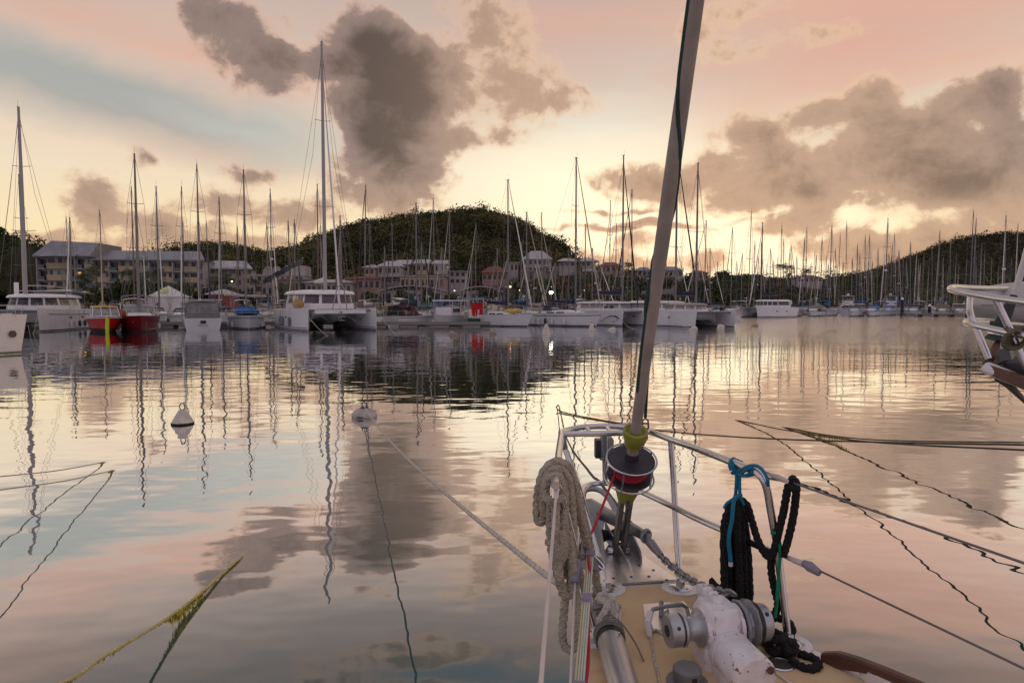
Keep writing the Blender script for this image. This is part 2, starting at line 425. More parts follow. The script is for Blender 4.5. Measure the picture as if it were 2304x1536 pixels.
# ------------------------------------------------------------------ water
def water_material():
    m = bpy.data.materials.new('harbour_water'); m.use_nodes = True
    nt = m.node_tree; nt.nodes.clear()
    N = nt.nodes.new; L = nt.links.new
    tcn = N('ShaderNodeTexCoord')
    def noise(scale, sx, sy, rot, detail=2, rough=.5, dist=0.0):
        mp = N('ShaderNodeMapping'); mp.inputs['Scale'].default_value = (sx, sy, 1); mp.inputs['Rotation'].default_value = (0, 0, radians(rot))
        L(tcn.outputs['Object'], mp.inputs[0])
        n = N('ShaderNodeTexNoise'); n.inputs['Scale'].default_value = scale; n.inputs['Detail'].default_value = detail; n.inputs['Roughness'].default_value = rough; n.inputs['Distortion'].default_value = dist
        L(mp.outputs[0], n.inputs['Vector']); return n.outputs[0]
    def madd(a, k, b=None):
        n = N('ShaderNodeMath'); n.operation = 'MULTIPLY_ADD' if b is not None else 'MULTIPLY'
        L(a, n.inputs[0]); n.inputs[1].default_value = k
        if b is not None: L(b, n.inputs[2])
        return n.outputs[0]
    h = madd(noise(WAV[0], 0.62, 1.0, 8, 1.5), WAV[1])
    h = madd(noise(WAV[2], 0.6, 1.0, -12, 1.0), WAV[3], h)
    h = madd(noise(0.16, 0.7, 1.0, 20, 1.0), WAV[4], h)
    # a breath of wind ruffles patches of the surface
    patch = noise(0.035, 0.5, 1.0, 10, 3)
    mr = N('ShaderNodeMapRange'); L(patch, mr.inputs[0]); mr.inputs[1].default_value = .42; mr.inputs[2].default_value = .62; mr.inputs[3].default_value = .25; mr.inputs[4].default_value = 1.0
    f = noise(6.0, 0.55, 1.0, 5, 2.0)
    mm = N('ShaderNodeMath'); mm.operation = 'MULTIPLY'; L(f, mm.inputs[0]); L(mr.outputs[0], mm.inputs[1])
    h = madd(mm.outputs[0], WAV[5], h)
    # open water on the far right is ruffled by the breeze
    sp = N('ShaderNodeSeparateXYZ'); L(tcn.outputs['Object'], sp.inputs[0])
    def rng_(v, a, b):
        n = N('ShaderNodeMapRange'); n.interpolation_type = 'SMOOTHSTEP'; L(v, n.inputs[0]); n.inputs[1].default_value = a; n.inputs[2].default_value = b; return n.outputs[0]
    k1 = N('ShaderNodeMath'); k1.operation = 'MULTIPLY'; L(rng_(sp.outputs[0], 8.0, 34.0), k1.inputs[0]); L(rng_(sp.outputs[1], 20.0, 84.0), k1.inputs[1])
    k2 = N('ShaderNodeMath'); k2.operation = 'MULTIPLY'; L(k1.outputs[0], k2.inputs[0]); L(noise(2.4, .6, 1.0, 6, 3.0, .6), k2.inputs[1])
    h = madd(k2.outputs[0], .085, h)
    bp = N('ShaderNodeBump'); bp.inputs['Strength'].default_value = 1.0; bp.inputs['Distance'].default_value = 1.0
    L(h, bp.inputs['Height'])
    gl = N('ShaderNodeBsdfGlossy'); gl.inputs['Color'].default_value = (0.97, 0.97, 0.98, 1); gl.inputs['Roughness'].default_value = 0.015
    L(bp.outputs[0], gl.inputs['Normal'])
    df = N('ShaderNodeBsdfDiffuse'); df.inputs['Color'].default_value = (0.02, 0.075, 0.072, 1)
    lw = N('ShaderNodeLayerWeight'); L(bp.outputs[0], lw.inputs['Normal'])
    rp = N('ShaderNodeValToRGB'); L(lw.outputs['Facing'], rp.inputs[0])
    e = rp.color_ramp.elements
    e[0].position = 0.0; e[0].color = (.06, .06, .06, 1); e[1].position = 1.0; e[1].color = (.97, .97, .97, 1)
    for p, v in ((.45, .14), (.53, .23), (.58, .36), (.63, .57), (.68, .75), (.73, .86), (.8, .94)):
        k = e.new(p); k.color = (v, v, v, 1)
    fr = rp
    mx = N('ShaderNodeMixShader'); L(fr.outputs[0], mx.inputs[0]); L(df.outputs[0], mx.inputs[1]); L(gl.outputs[0], mx.inputs[2])
    o = N('ShaderNodeOutputMaterial'); L(mx.outputs[0], o.inputs[0])
    return m
WAV = [0.95, 0.0145, 2.6, 0.0036, 0.03, 0.0005]
wb = MB(); wb.poly([(-2500, -300, 0), (2500, -300, 0), (2500, 4500, 0), (-2500, 4500, 0)])
wob = wb.build('water', water_material(), kind='structure')

# ------------------------------------------------------------------ shore and hills
M_ground = mat('ground_soil', (0.075, 0.07, 0.05), .9, var=.3, vscale=.2, col2=(0.05, 0.07, 0.025))
M_quay = mat('quay_concrete', (0.28, 0.26, 0.23), .85, var=.2, vscale=.8)
def shore_y(x):
    # the near edge of the land
    pts = [(-2500, 112), (-140, 118), (-40, 132), (5, 150), (40, 210), (70, 275), (140, 300), (400, 300), (2500, 300)]
    for (a, ya), (b, yb) in zip(pts, pts[1:]):
        if a <= x <= b: return ya + (yb - ya) * (x - a) / (b - a)
    return 300
sb = MB()
xs = [-2500, -700, -300, -140, -90, -40, -15, 5, 20, 40, 55, 70, 100, 140, 250, 400, 900, 2500]
top = [(x, shore_y(x), 1.1) for x in xs]; bot = [(x, shore_y(x) - .6, -0.5) for x in xs]; bk = [(x, 4400, 1.1) for x in xs]
sb.loft([bot, top, bk], closed=False, cap=False)
sb.build('shore', M_ground, kind='structure', smooth=0)
qb = MB()
qx = [-300, -140, -90, -40, -15, 5, 20, 40]
qb.loft([[(x, shore_y(x) - 1.0, -.4) for x in qx], [(x, shore_y(x) - 1.0, 1.25) for x in qx], [(x, shore_y(x) + 14, 1.25) for x in qx], [(x, shore_y(x) + 14, .6) for x in qx]], closed=False, cap=False)
qb.build('quay', M_quay, kind='structure', smooth=0)

def interp(pts, x):
    if x <= pts[0][0]: return pts[0][1]
    for (a, ya), (b, yb) in zip(pts, pts[1:]):
        if x <= b: return ya + (yb - ya) * (x - a) / (b - a)
    return pts[-1][1]
M_hill = mat('hill_soil', (0.03, 0.034, 0.014), .95, var=.3, vscale=.05)
M_leaf = mat('forest_leaves', (0.05, 0.06, 0.02), .75, attr='leafcol', var=.15, vscale=.3, spec=.2)
HILLS = []
def hill(outline, Yc, front, back, name='hill', z0=1.0, crown=0.0):
    crest = [(P(px, py, Yc).x, max(P(px, py, Yc).z - crown, z0)) for px, py in outline]
    x0, x1 = crest[0][0], crest[-1][0]
    nx = 60; ny = 26
    def hz(x, y):
        c = interp(crest, x) - z0
        u = (y - Yc) / (front if y < Yc else back)
        if abs(u) >= 1: return z0 - .3
        g = cos(u * pi / 2) ** (1.15 if y < Yc else 1.5)
        return z0 - .3 + c * g
    mb = MB(); rows = []
    for j in range(ny + 1):
        y = Yc - front + (front + back) * j / ny
        rows.append([(x0 + (x1 - x0) * i / nx, y, hz(x0 + (x1 - x0) * i / nx, y)) for i in range(nx + 1)])
    mb.loft(rows, closed=False, cap=False)
    o = mb.build(name, M_hill, kind='structure', smooth=60)
    HILLS.append((x0, x1, Yc, front, back, hz, crest))
    return hz, (x0, x1)
def leaf_cloud(centres, radii, n, size, rng, flat=.8, shell=.55):
    # n leaf faces per crown, spread through its volume
    C = np.repeat(np.asarray(centres, float), n, 0); R = np.repeat(np.asarray(radii, float), n, 0)
    K = len(C)
    d = rng.normal(size=(K, 3)); d /= np.linalg.norm(d, axis=1, keepdims=True)
    rad = (shell + (1 - shell) * rng.random(K)) ** .7
    lump = 1 + .25 * np.sin(d[:, 0] * 5 + C[:, 0]) * np.sin(d[:, 1] * 5 + C[:, 1] * 1.3) + .18 * np.sin(d[:, 2] * 7 + C[:, 0] * .7)
    pos = C + d * (rad * lump)[:, None] * R * np.array([1, 1, flat])
    nrm = d + rng.normal(size=(K, 3)) * .6 + np.array([0, 0, .4]); nrm /= np.linalg.norm(nrm, axis=1, keepdims=True)
    t = np.cross(nrm, rng.normal(size=(K, 3))); t /= np.linalg.norm(t, axis=1, keepdims=True) + 1e-9
    b = np.cross(nrm, t)
    s = (size * (.6 + .8 * rng.random(K)))[:, None]
    a = s * (.45 + .3 * rng.random(K))[:, None]
    V = np.stack([pos - t * s, pos - b * a, pos + t * s, pos + b * a], 1)
    return V
def forest(name, hz, xr, Yc, front, back, step, rad, n, leaf, tones, label, front_only=True, ymin=None, thin=1.0):
    rng = RNG
    cs, rs, cols = [], [], []
    y = (Yc - front + 2) if ymin is None else ymin
    while y < Yc + back * .35:
        x = xr[0] + rng.random() * step
        while x < xr[1]:
            if rng.random() < thin:
                px_, py_ = x + rng.normal() * step * .3, y + rng.normal() * step * .3
                r = rad * (.5 + .95 * rng.random() ** 1.6)
                z = hz(px_, py_)
                if z > 1.3:
                    cs.append((px_, py_, z + r * .45)); rs.append((r, r, r))
                    sm = .5 + .25 * sin(px_ * .11 + 1.7 * sin(py_ * .06)) + .25 * sin(px_ * .045 - py_ * .09 + 2.0); t = tones[min(int((.55 * sm + .45 * rng.random()) * len(tones)), len(tones) - 1)]; k = (.55 + .75 * rng.random()) * (.70 + .6 * sm)
                    if rng.random() < .04: r *= 1.35; cs[-1] = (px_, py_, z + r * .75); rs[-1] = (r * .8, r * .8, r * 1.1)
                    cols.append([c * k for c in t])
            x += step
        y += step * 1.15
    V = leaf_cloud(cs, rs, n, leaf, rng)
    cols = np.repeat(np.asarray(cols), n, 0); cols = cols * (.88 + .24 * rng.random((len(cols), 1)))
    o = quads_mesh(name, V, M_leaf, cols)
    tag(o, label, 'forest'); o['kind'] = 'stuff'
    return o
TONES = [(.052, .058, .020), (.066, .062, .024), (.078, .082, .026), (.098, .088, .034), (.094, .104, .030)]
main_out = [(640, 640), (690, 606), (735, 570), (763, 545), (780, 529), (805, 517), (843, 502), (894, 495), (931, 488), (993, 480), (1052, 473), (1103, 475), (1130, 484), (1156, 493), (1183, 506), (1210, 524), (1240, 538), (1258, 554), (1276, 578), (1298, 592), (1330, 620), (1360, 660)]
left_out = [(330, 640), (380, 600), (419, 576), (437, 562), (472, 548), (491, 544), (519, 546), (548, 551), (571, 556), (606, 565), (637, 563), (688, 551), (735, 551), (800, 552), (900, 580)]
right_out = [(1860, 645), (1917, 622), (1957, 612), (1980, 608), (2015, 596), (2044, 586), (2073, 576), (2101, 564), (2130, 550), (2159, 537), (2188, 528), (2217, 525), (2246, 526), (2275, 531), (2304, 538), (2400, 570), (2520, 600), (2700, 640)]
low_out = [(1180, 600), (1298, 590), (1343, 598), (1395, 604), (1430, 610), (1482, 614), (1504, 617), (1556, 624), (1597, 620), (1677, 616), (1735, 624), (1842, 620), (1885, 620), (1957, 612), (2100, 615), (2304, 618), (2600, 625)]
nw_out = [(-420, 500), (-200, 480), (0, 512), (12, 518), (21, 527), (52, 532), (83, 537), (97, 560), (110, 640)]
hz1, xr1 = hill(main_out, 400, 175, 160, crown=4.2)
hz2, xr2 = hill(left_out, 620, 220, 200, crown=6)
hz3, xr3 = hill(right_out, 760, 300, 260, crown=5)
hz4, xr4 = hill(low_out, 395, 100, 140, crown=4)
hz5, xr5 = hill(nw_out, 215, 45, 22, crown=1.8)
forest('hill_woodland', hz1, xr1, 400, 175, 160, 4.0, 3.3, 120, .52, TONES, 'dense dark tropical woodland covering the big round hill in the middle')
forest('hill_woodland', hz2, xr2, 620, 220, 200, 6.5, 4.8, 80, .85, TONES, 'dark woodland on the low rounded hill behind the long hotel')
forest('hill_woodland', hz3, xr3, 760, 300, 260, 7.0, 4.6, 70, .9, [(.085, .075, .034), (.07, .064, .03), (.06, .06, .024)], 'brownish scrub woodland on the long hill at the right edge')
forest('ridge_woodland', hz4, xr4, 395, 100, 140, 5.5, 3.4, 80, .7, [(.065, .07, .024), (.05, .062, .02), (.08, .092, .028)], 'low green trees along the shore under the sunset glow')
forest('slope_woodland', hz5, xr5, 215, 45, 40, 3.4, 2.6, 110, .42, [(.06, .075, .022), (.045, .055, .018)], 'dark leafy trees on the slope left of the hotel')
# ------------------------------------------------------------------ boat kit
M_gel = mat('white_gelcoat', (.66, .65, .66), .28, var=.06, vscale=1.2, col2=(.56, .54, .52), c2=(.58, .8))
M_gelw = mat('bright_white_gelcoat', (.74, .73, .74), .25, var=.05, vscale=1.0)
M_cream = mat('cream_gelcoat', (.60, .55, .46), .35, var=.08, vscale=1.5)
M_deckg = mat('pale_grey_deck', (.52, .51, .50), .6, var=.1, vscale=2)
M_teak = mat('teak_deck', (.24, .15, .085), .7, var=.25, vscale=4)
M_navyh = mat('navy_hull', (.02, .03, .07), .25, var=.1)
M_redh = mat('bright_red_hull', (.50, .012, .016), .3, var=.12, vscale=2)
M_dred = mat('dark_red_hull', (.16, .010, .014), .25, var=.12, vscale=2)
M_black = mat('black_rubber', (.012, .012, .013), .6, var=.2)
M_anti = mat('dark_antifouling', (.018, .022, .035), .7, var=.3)
M_glass = mat('tinted_window', (.022, .02, .026), .06, var=.1, spec=.6)
M_glassp = mat('plum_tinted_window', (.075, .045, .06), .08, var=.15, vscale=.8, spec=.6)
M_clear = mat('clear_vinyl_window', (.22, .21, .21), .12, var=.3, vscale=2, spec=.6)
M_alu = mat('mast_aluminium', (.185, .17, .165), .42, metal=.2, var=.08, vscale=.7)
M_white_mast = mat('white_mast_paint', (.33, .315, .32), .35, var=.05, vscale=.7)
M_brown_mast = mat('varnished_mast', (.15, .10, .065), .4, var=.12, vscale=.9)
M_wire = mat('rigging_wire', (.16, .155, .15), .45, metal=.4, var=.1)
M_rail = mat('polished_rail', (.52, .52, .53), .2, metal=.8, var=.05)
M_navy = mat('navy_canvas', (.016, .022, .058), .85, var=.25, vscale=3)
M_blue = mat('bright_blue_canvas', (.012, .13, .40), .8, var=.2, vscale=3)
M_teal = mat('turquoise_canvas', (.06, .24, .28), .8, var=.2, vscale=3)
M_greyc = mat('grey_canvas', (.17, .17, .18), .85, var=.18, vscale=3)
M_beige = mat('beige_canvas', (.44, .37, .28), .85, var=.15, vscale=3)
M_tanc = mat('olive_tan_canvas', (.15, .125, .085), .85, var=.15, vscale=3)
M_whitec = mat('white_canvas', (.66, .64, .62), .8, var=.1, vscale=3)
M_maroon = mat('maroon_canvas', (.10, .02, .04), .85, var=.2)
M_greenc = mat('dark_green_canvas', (.012, .06, .045), .85, var=.2)
M_fend = mat('white_fender', (.62, .61, .60), .4, var=.08)
M_fendb = mat('blue_black_fender', (.018, .02, .04), .5, var=.1)
M_yellow = mat('yellow_plastic', (.60, .42, .02), .45, var=.12)
M_lime = mat('bright_yellow_green', (.52, .62, .02), .55, var=.1)
M_orange = mat('orange_plastic', (.60, .16, .03), .5, var=.15)
M_redc = mat('red_cloth', (.48, .008, .014), .85, var=.18, vscale=3)
M_ropew = mat('pale_rope', (.48, .43, .36), .85, var=.25, vscale=30)
M_roped = mat('dark_wet_rope', (.07, .055, .04), .85, var=.35, vscale=20)
M_skinw = mat('weathered_wood', (.16, .13, .11), .85, var=.25, vscale=3)
M_stripe = mat('blue_grey_stripe', (.10, .11, .16), .35, var=.1)

class Hull:
    def __init__(h, L, B, fb, transom=.72, rake=.9, sr=-.35, flare=.14, draft=.4, full=2.2):
        h.L, h.B, h.fb, h.tr, h.rake, h.sr, h.fl, h.dr, h.full = L, B, fb, transom, rake, sr, flare, draft, full
    def half(h, t):
        if t < .45: return h.B / 2 * (h.tr + (1 - h.tr) * sin(t / .45 * pi / 2))
        return h.B / 2 * max(1 - ((t - .45) / .55) ** h.full, .015)
    def sheer(h, t): return h.fb * (1 + .20 * max(t - .3, 0) ** 2 + .06 * max(.3 - t, 0))
    def y(h, t, z):
        return -h.L/2 + t*h.L - h.rake * t**4 * (1 - min(max(z / h.fb, -.2), 1.2)) - h.sr * (1 - t)**5 * (1 - z / h.fb)
    def pt(h, t, z, side=1, off=0.0):
        q = max(z / h.sheer(t), 0)
        w = h.half(t) * (1 - h.fl * (1 - q ** .8) * (1 + 1.2 * t)) + off
        return Vector((side * w, h.y(t, z), z))
    def mesh(h, n=14):
        mb = MB(); rings = []
        for i in range(n + 1):
            t = i / n; sh = h.sheer(t); w0 = h.pt(t, 0).x
            side = [Vector((.0, h.y(t, -.1), -h.dr)), Vector((w0 * .7, h.y(t, -.1), -h.dr * .7)), h.pt(t, -.02)] + [h.pt(t, sh * k) for k in (.3, .62, 1.0)]
            ring = side + [Vector((-p.x, p.y, p.z)) for p in reversed(side[1:])]
            rings.append(ring)
        return mb.loft(rings)
    def band(h, z0, z1, off=.012, t0=0.0, t1=1.0, n=14, absz=True):
        mb = MB()
        for s in (1, -1):
            lo, hi = [], []
            for i in range(n + 1):
                t = t0 + (t1 - t0) * i / n; sh = h.sheer(t)
                a, b = (z0, z1) if absz else (z0 * sh, z1 * sh)
                lo.append(h.pt(t, a, s, off)); hi.append(h.pt(t, b, s, off))
            mb.loft([lo, hi], closed=False, cap=False)
        return mb
    def deck(h, inset=.06, t0=.0, t1=.985, n=14, up=.025):
        mb = MB(); a, b = [], []
        for i in range(n + 1):
            t = t0 + (t1 - t0) * i / n; p = h.pt(t, h.sheer(t)); w = max(p.x - inset, .01)
            a.append(Vector((w, p.y, p.z + up))); b.append(Vector((-w, p.y, p.z + up)))
        return mb.loft([a, b], closed=False, cap=False)
def part(mb, name, m, par, loc=None, smooth=35, label=None):
    o = mb.build(name, m, par, smooth=smooth, local=True)
    if loc is not None: o.location = loc
    if label: o['label'] = label
    return o
def mast_parts(root, y, zd, top, m=None, r=.1, spreaders=2, spw=1.0, radar=False, extra=True):
    h = top - zd
    m = m or M_alu
    mb = MB(); mb.tube([(0, 0, -.3), (0, 0, h * .55), (0, 0, h)], [r, r * .95, r * .62], 8)
    if extra:
        mb.tube([(0, .12, h - .05), (0, .12, h + .7)], .012, 4); mb.tube([(0, -.05, h), (0, -.35, h + .12), (.14, -.42, h + .12)], .014, 4)
        mb.box(-.05, .05, -.16, .22, h - .02, h + .06)
    ob = part(mb, 'mast', m, root, (0, y, zd))
    for k in range(spreaders):
        z = h * ((k + 1) / (spreaders + 1)) * 1.03
        w = spw * (1 - .22 * k)
        s = MB(); s.tube([(-w, -.12, z + .10), (0, 0, z), (w, -.12, z + .10)], .030, 5)
        part(s, 'spreader', m, ob)
    if radar:
        s = MB(); s.lathe([(.02, 0), (.26, .01), (.28, .09), (.22, .2), (.02, .22)], 12, Matrix.Translation((0, .36, h * .42))); s.box(-.05, .05, .05, .36, h * .42 - .05, h * .42)
        part(s, 'radar_dome', M_gelw, ob)
    return ob
def rig_parts(root, hull, my, zd, top, furl=None, frac=1.0, spw=1.0, r=.016, back=True):
    h = top - zd; L = hull.L
    yb = hull.y(.985, hull.fb) ; mb = MB()
    zf = h * frac
    mb.tube([(0, yb, .05), (0, my + .08, zf)], r, 4)
    if back: mb.tube([(0, -L/2 + .1, .0), (0, my - .08, h)], r, 4)
    for s in (1, -1):
        w = hull.half(.5) * .92
        mb.tube([(s * w, my - .25, 0), (s * spw, my - .12, h * .34), (s * spw * .8, my - .12, h * .68), (0, my, h)], r, 4)
        mb.tube([(s * w * .9, my - .35, 0), (0, my, h * .66)], r, 4)
        mb.tube([(s * w * .9, my + .3, 0), (0, my, h * .34)], r, 4)
    part(mb, 'rigging', M_wire, root, (0, 0, zd))
    if furl is not None:
        f = MB(); a = Vector((0, yb - .02, .55)); b = Vector((0, my + .12, zf - .3))
        f.tube([a.lerp(b, q) for q in (0, .08, .5, .92, 1)], [.03, .085, .075, .045, .02], 7)
        part(f, 'furled_headsail', furl, root, (0, 0, zd))
def boom_parts(root, my, zb, L, cover=None, m=None, lift=.25, fat=.2, name='sail_cover'):
    mb = MB(); mb.tube([(0, my - .1, zb), (0, my - L, zb + lift)], .065, 7)
    part(mb, 'boom', m or M_alu, root)
    if cover is not None:
        c = MB(); rings = []
        for i in range(9):
            t = i / 8; y = my - .05 - (L - .15) * t; w = fat * (1 - .55 * t) * (1 + .12 * sin(t * 17)); zz = zb + lift * t
            hgt = (fat * 2.2 * (1 - .6 * t) + .10) * (1 + (.9 if i == 0 else 0))
            rings.append([Vector((w * cos(a) * .8, y, zz + .02 + hgt * (.42 + .5 * sin(a)))) for a in [2 * pi * k / 8 for k in range(8)]])
        c.loft(rings); part(c, name, cover, root)
def rail_parts(root, hull, tb0=.80, zr=.62, aft=True, life=True):
    mb = MB()
    pts = [];
    for s in (1, -1):
        seq = [hull.pt(t, hull.sheer(t), s, -.05) for t in ((tb0, .9, .985) if s == 1 else (.985, .9, tb0))]
        pts += [p + Vector((0, .0, zr)) for p in seq]
        for t in (tb0, .9):
            p = hull.pt(t, hull.sheer(t), s, -.05); mb.tube([p, p + Vector((0, 0, zr))], .018, 5)
    mb.tube(pts, .018, 5)
    mb.tube([p - Vector((0, 0, zr * .5)) for p in pts], .014, 4)
    part(mb, 'pulpit', M_rail, root)
    if aft:
        m2 = MB(); pts = []
        for s in (1, -1):
            seq = [hull.pt(t, hull.sheer(t), s, -.06) for t in ((.16, .01) if s == 1 else (.01, .16))]
            pts += [p + Vector((0, 0, zr)) for p in seq]
            for t in (.16, .01):
                p = hull.pt(t, hull.sheer(t), s, -.06); m2.tube([p, p + Vector((0, 0, zr))], .018, 5)
        m2.tube(pts, .018, 5); part(m2, 'pushpit', M_rail, root)
    if life:
        m3 = MB()
        for s in (1, -1):
            ts = (.16, .3, .44, .58, .7, tb0)
            ps = [hull.pt(t, hull.sheer(t), s, -.05) for t in ts]
            for p in ps[1:-1]: m3.tube([p, p + Vector((0, 0, zr))], .014, 4)
            for k in (zr, zr * .5): m3.tube([p + Vector((0, 0, k)) for p in ps], .008, 3)
        part(m3, 'lifelines', M_rail, root)
def cabin_parts(root, hull, t0=.30, t1=.74, hgt=.42, w=.58, m=None, win=M_glass, nwin=2, roofm=None):
    m = m or M_gel
    mb = MB(); rings = []
    for i in range(8):
        u = i / 7; t = t0 + (t1 - t0) * u; p = hull.pt(t, hull.sheer(t)); ww = min(hull.half(t) * w * 1.15, hull.B * .5 * w)
        hh = hgt * (1 if u < .6 else 1 - .75 * ((u - .6) / .4) ** 1.6)
        z = p.z - .02
        rings.append([Vector(v) for v in ((ww, p.y, z), (ww * .96, p.y, z + hh * .62), (ww * .82, p.y, z + hh), (0, p.y, z + hh * 1.12), (-ww * .82, p.y, z + hh), (-ww * .96, p.y, z + hh * .62), (-ww, p.y, z))])
    mb.loft(rings); part(mb, 'coachroof', m, root)
    for s in (1, -1):
        for k in range(nwin):
            wb = MB(); a0 = t0 + (t1 - t0) * (.06 + .62 * k / nwin); a1 = a0 + (t1 - t0) * .62 / nwin * .8
            lo, hi = [], []
            for t in (a0, (a0 + a1) / 2, a1):
                p = hull.pt(t, hull.sheer(t)); ww = min(hull.half(t) * w * 1.15, hull.B * .5 * w); z = p.z - .02
                lo.append(Vector((s * (ww * .985 + .012), p.y, z + hgt * .22))); hi.append(Vector((s * (ww * .965 + .012), p.y, z + hgt * .56)))
            wb.loft([lo, hi], closed=False, cap=False); part(wb, 'window', win, root, smooth=0)
def hood_parts(root, y, z, w, h=.62, L=1.1, m=M_navy, clear=True, name='sprayhood'):
    mb = MB(); arcs = []
    for (yy, hh, ww) in ((y + L, .12, .86), (y + L * .55, .75, .97), (y + L * .1, 1.0, 1.0), (y - .25, .98, 1.0)):
        arcs.append([Vector((w * ww * cos(a), yy, z + h * hh * min(1, sin(a) * 1.5) + (.02 if hh > .2 else 0))) for a in [pi * k / 10 for k in range(11)]])
    mb.loft(arcs, closed=False, cap=False); o = part(mb, name, m, root)
    if clear:
        c = MB(); A, B_ = arcs[0], arcs[1]
        for (k0, k1) in ((2, 4), (4, 6), (6, 8)):
            q = [A[k].lerp(B_[k], v) for (k, v) in ((k0, .25), (k1, .25), (k1, .85), (k0, .85))]
            c.poly([p + Vector((0, .02, .015)) for p in q])
        part(c, 'clear_window', M_clear, o, smooth=0)
    return o
def bimini_parts(root, y0, y1, z, w, zd, m=M_navy, name='bimini', arch=.18):
    mb = MB(); arcs = []
    for k in range(5):
        yy = y0 + (y1 - y0) * k / 4; dz = -.07 * abs(k - 2) ** 1.5 * .5
        arcs.append([Vector((w * x, yy, z + dz + arch * (1 - x * x))) for x in (-1, -.7, -.35, 0, .35, .7, 1)])
    low = [[p + Vector((0, 0, -.03)) for p in a] for a in arcs]
    mb.loft(arcs, closed=False, cap=False)
    part(mb, name, m, root)
    for s in (1, -1):
        f = MB(); ym = (y0 + y1) / 2; f.tube([(s * w, y0, z - .06), (s * w * .98, ym, zd), (s * w, y1, z - .06)], .016, 4)
        part(f, 'bimini_frame', M_rail, root)
def fender_parts(root, hull, ts, side, m=M_fend, z=.45, r=.13, l=.62):
    for t in ts:
        p = hull.pt(t, z, side, r + .02); sh = hull.pt(t, hull.sheer(t), side, .02)
        mb = MB(); mb.lathe([(.02, -l/2), (r * .8, -l/2 + .08), (r, -l/2 + .2), (r, l/2 - .2), (r * .8, l/2 - .06), (.03, l/2)], 9, Matrix.Translation(p))
        mb.tube([p + Vector((0, 0, l/2)), sh], .012, 4)
        part(mb, 'fender', m, root)
def wheel_part(root, y, z, R=.42):
    mb = MB(); M = Matrix.Rotation(pi/2, 4, 'X')
    mb.torus((0, y, z), R, .016, M, 18, 5)
    for k in range(3): a = k * pi / 3; mb.tube([(R*cos(a), y, z + R*sin(a)), (-R*cos(a), y, z - R*sin(a))], .01, 4)
    mb.box(-.12, .12, y - .02, y + .22, z - .8, z + .05)
    part(mb, 'steering_wheel', M_rail, root)

def sloop(label, group, loc, rz, L=11, B=3.6, fb=1.15, top=16, hull_m=M_gel, stripe=M_stripe, cover=M_navy, hood=M_navy, bim=None, furl=M_whitec, mastm=None, spreaders=2, radar=False,
          fenders=0, frac=1.0, win=M_glass, transom=.74, name='sailboat', extra=True, wheel=True, my=None, r=.1):
    root = thing(name, loc, label, 'sailboat', group, rz)
    h = Hull(L, B, fb, transom)
    part(h.mesh(), 'hull', hull_m, root)
    part(h.band(.02, .15), 'boot_stripe', M_anti, root)
    if stripe is not None: part(h.band(.80, .86, absz=False), 'hull_stripe', stripe, root)
    part(h.deck(), 'deck', M_deckg, root)
    cabin_parts(root, h, win=win)
    zd = h.sheer(.6) + .4; my = L * .08 if my is None else my
    mast_parts(root, my, zd, top, mastm, r, spreaders, B * .24, radar, extra)
    rig_parts(root, h, my, zd, top, furl, frac, B * .24)
    boom_parts(root, my, zd + .75, L * .38, cover, mastm)
    rail_parts(root, h)
    if hood is not None: hood_parts(root, -L * .20, h.sheer(.3) + .38, B * .30, m=hood)
    if bim is not None: bimini_parts(root, -L * .44, -L * .25, h.fb + 2.1, B * .36, h.fb, bim)
    if wheel: wheel_part(root, -L * .36, h.fb + .75)
    for s in (1, -1):
        if fenders: fender_parts(root, h, [.3 + .4 * k / max(fenders - 1, 1) for k in range(fenders)], s)
    return root, h

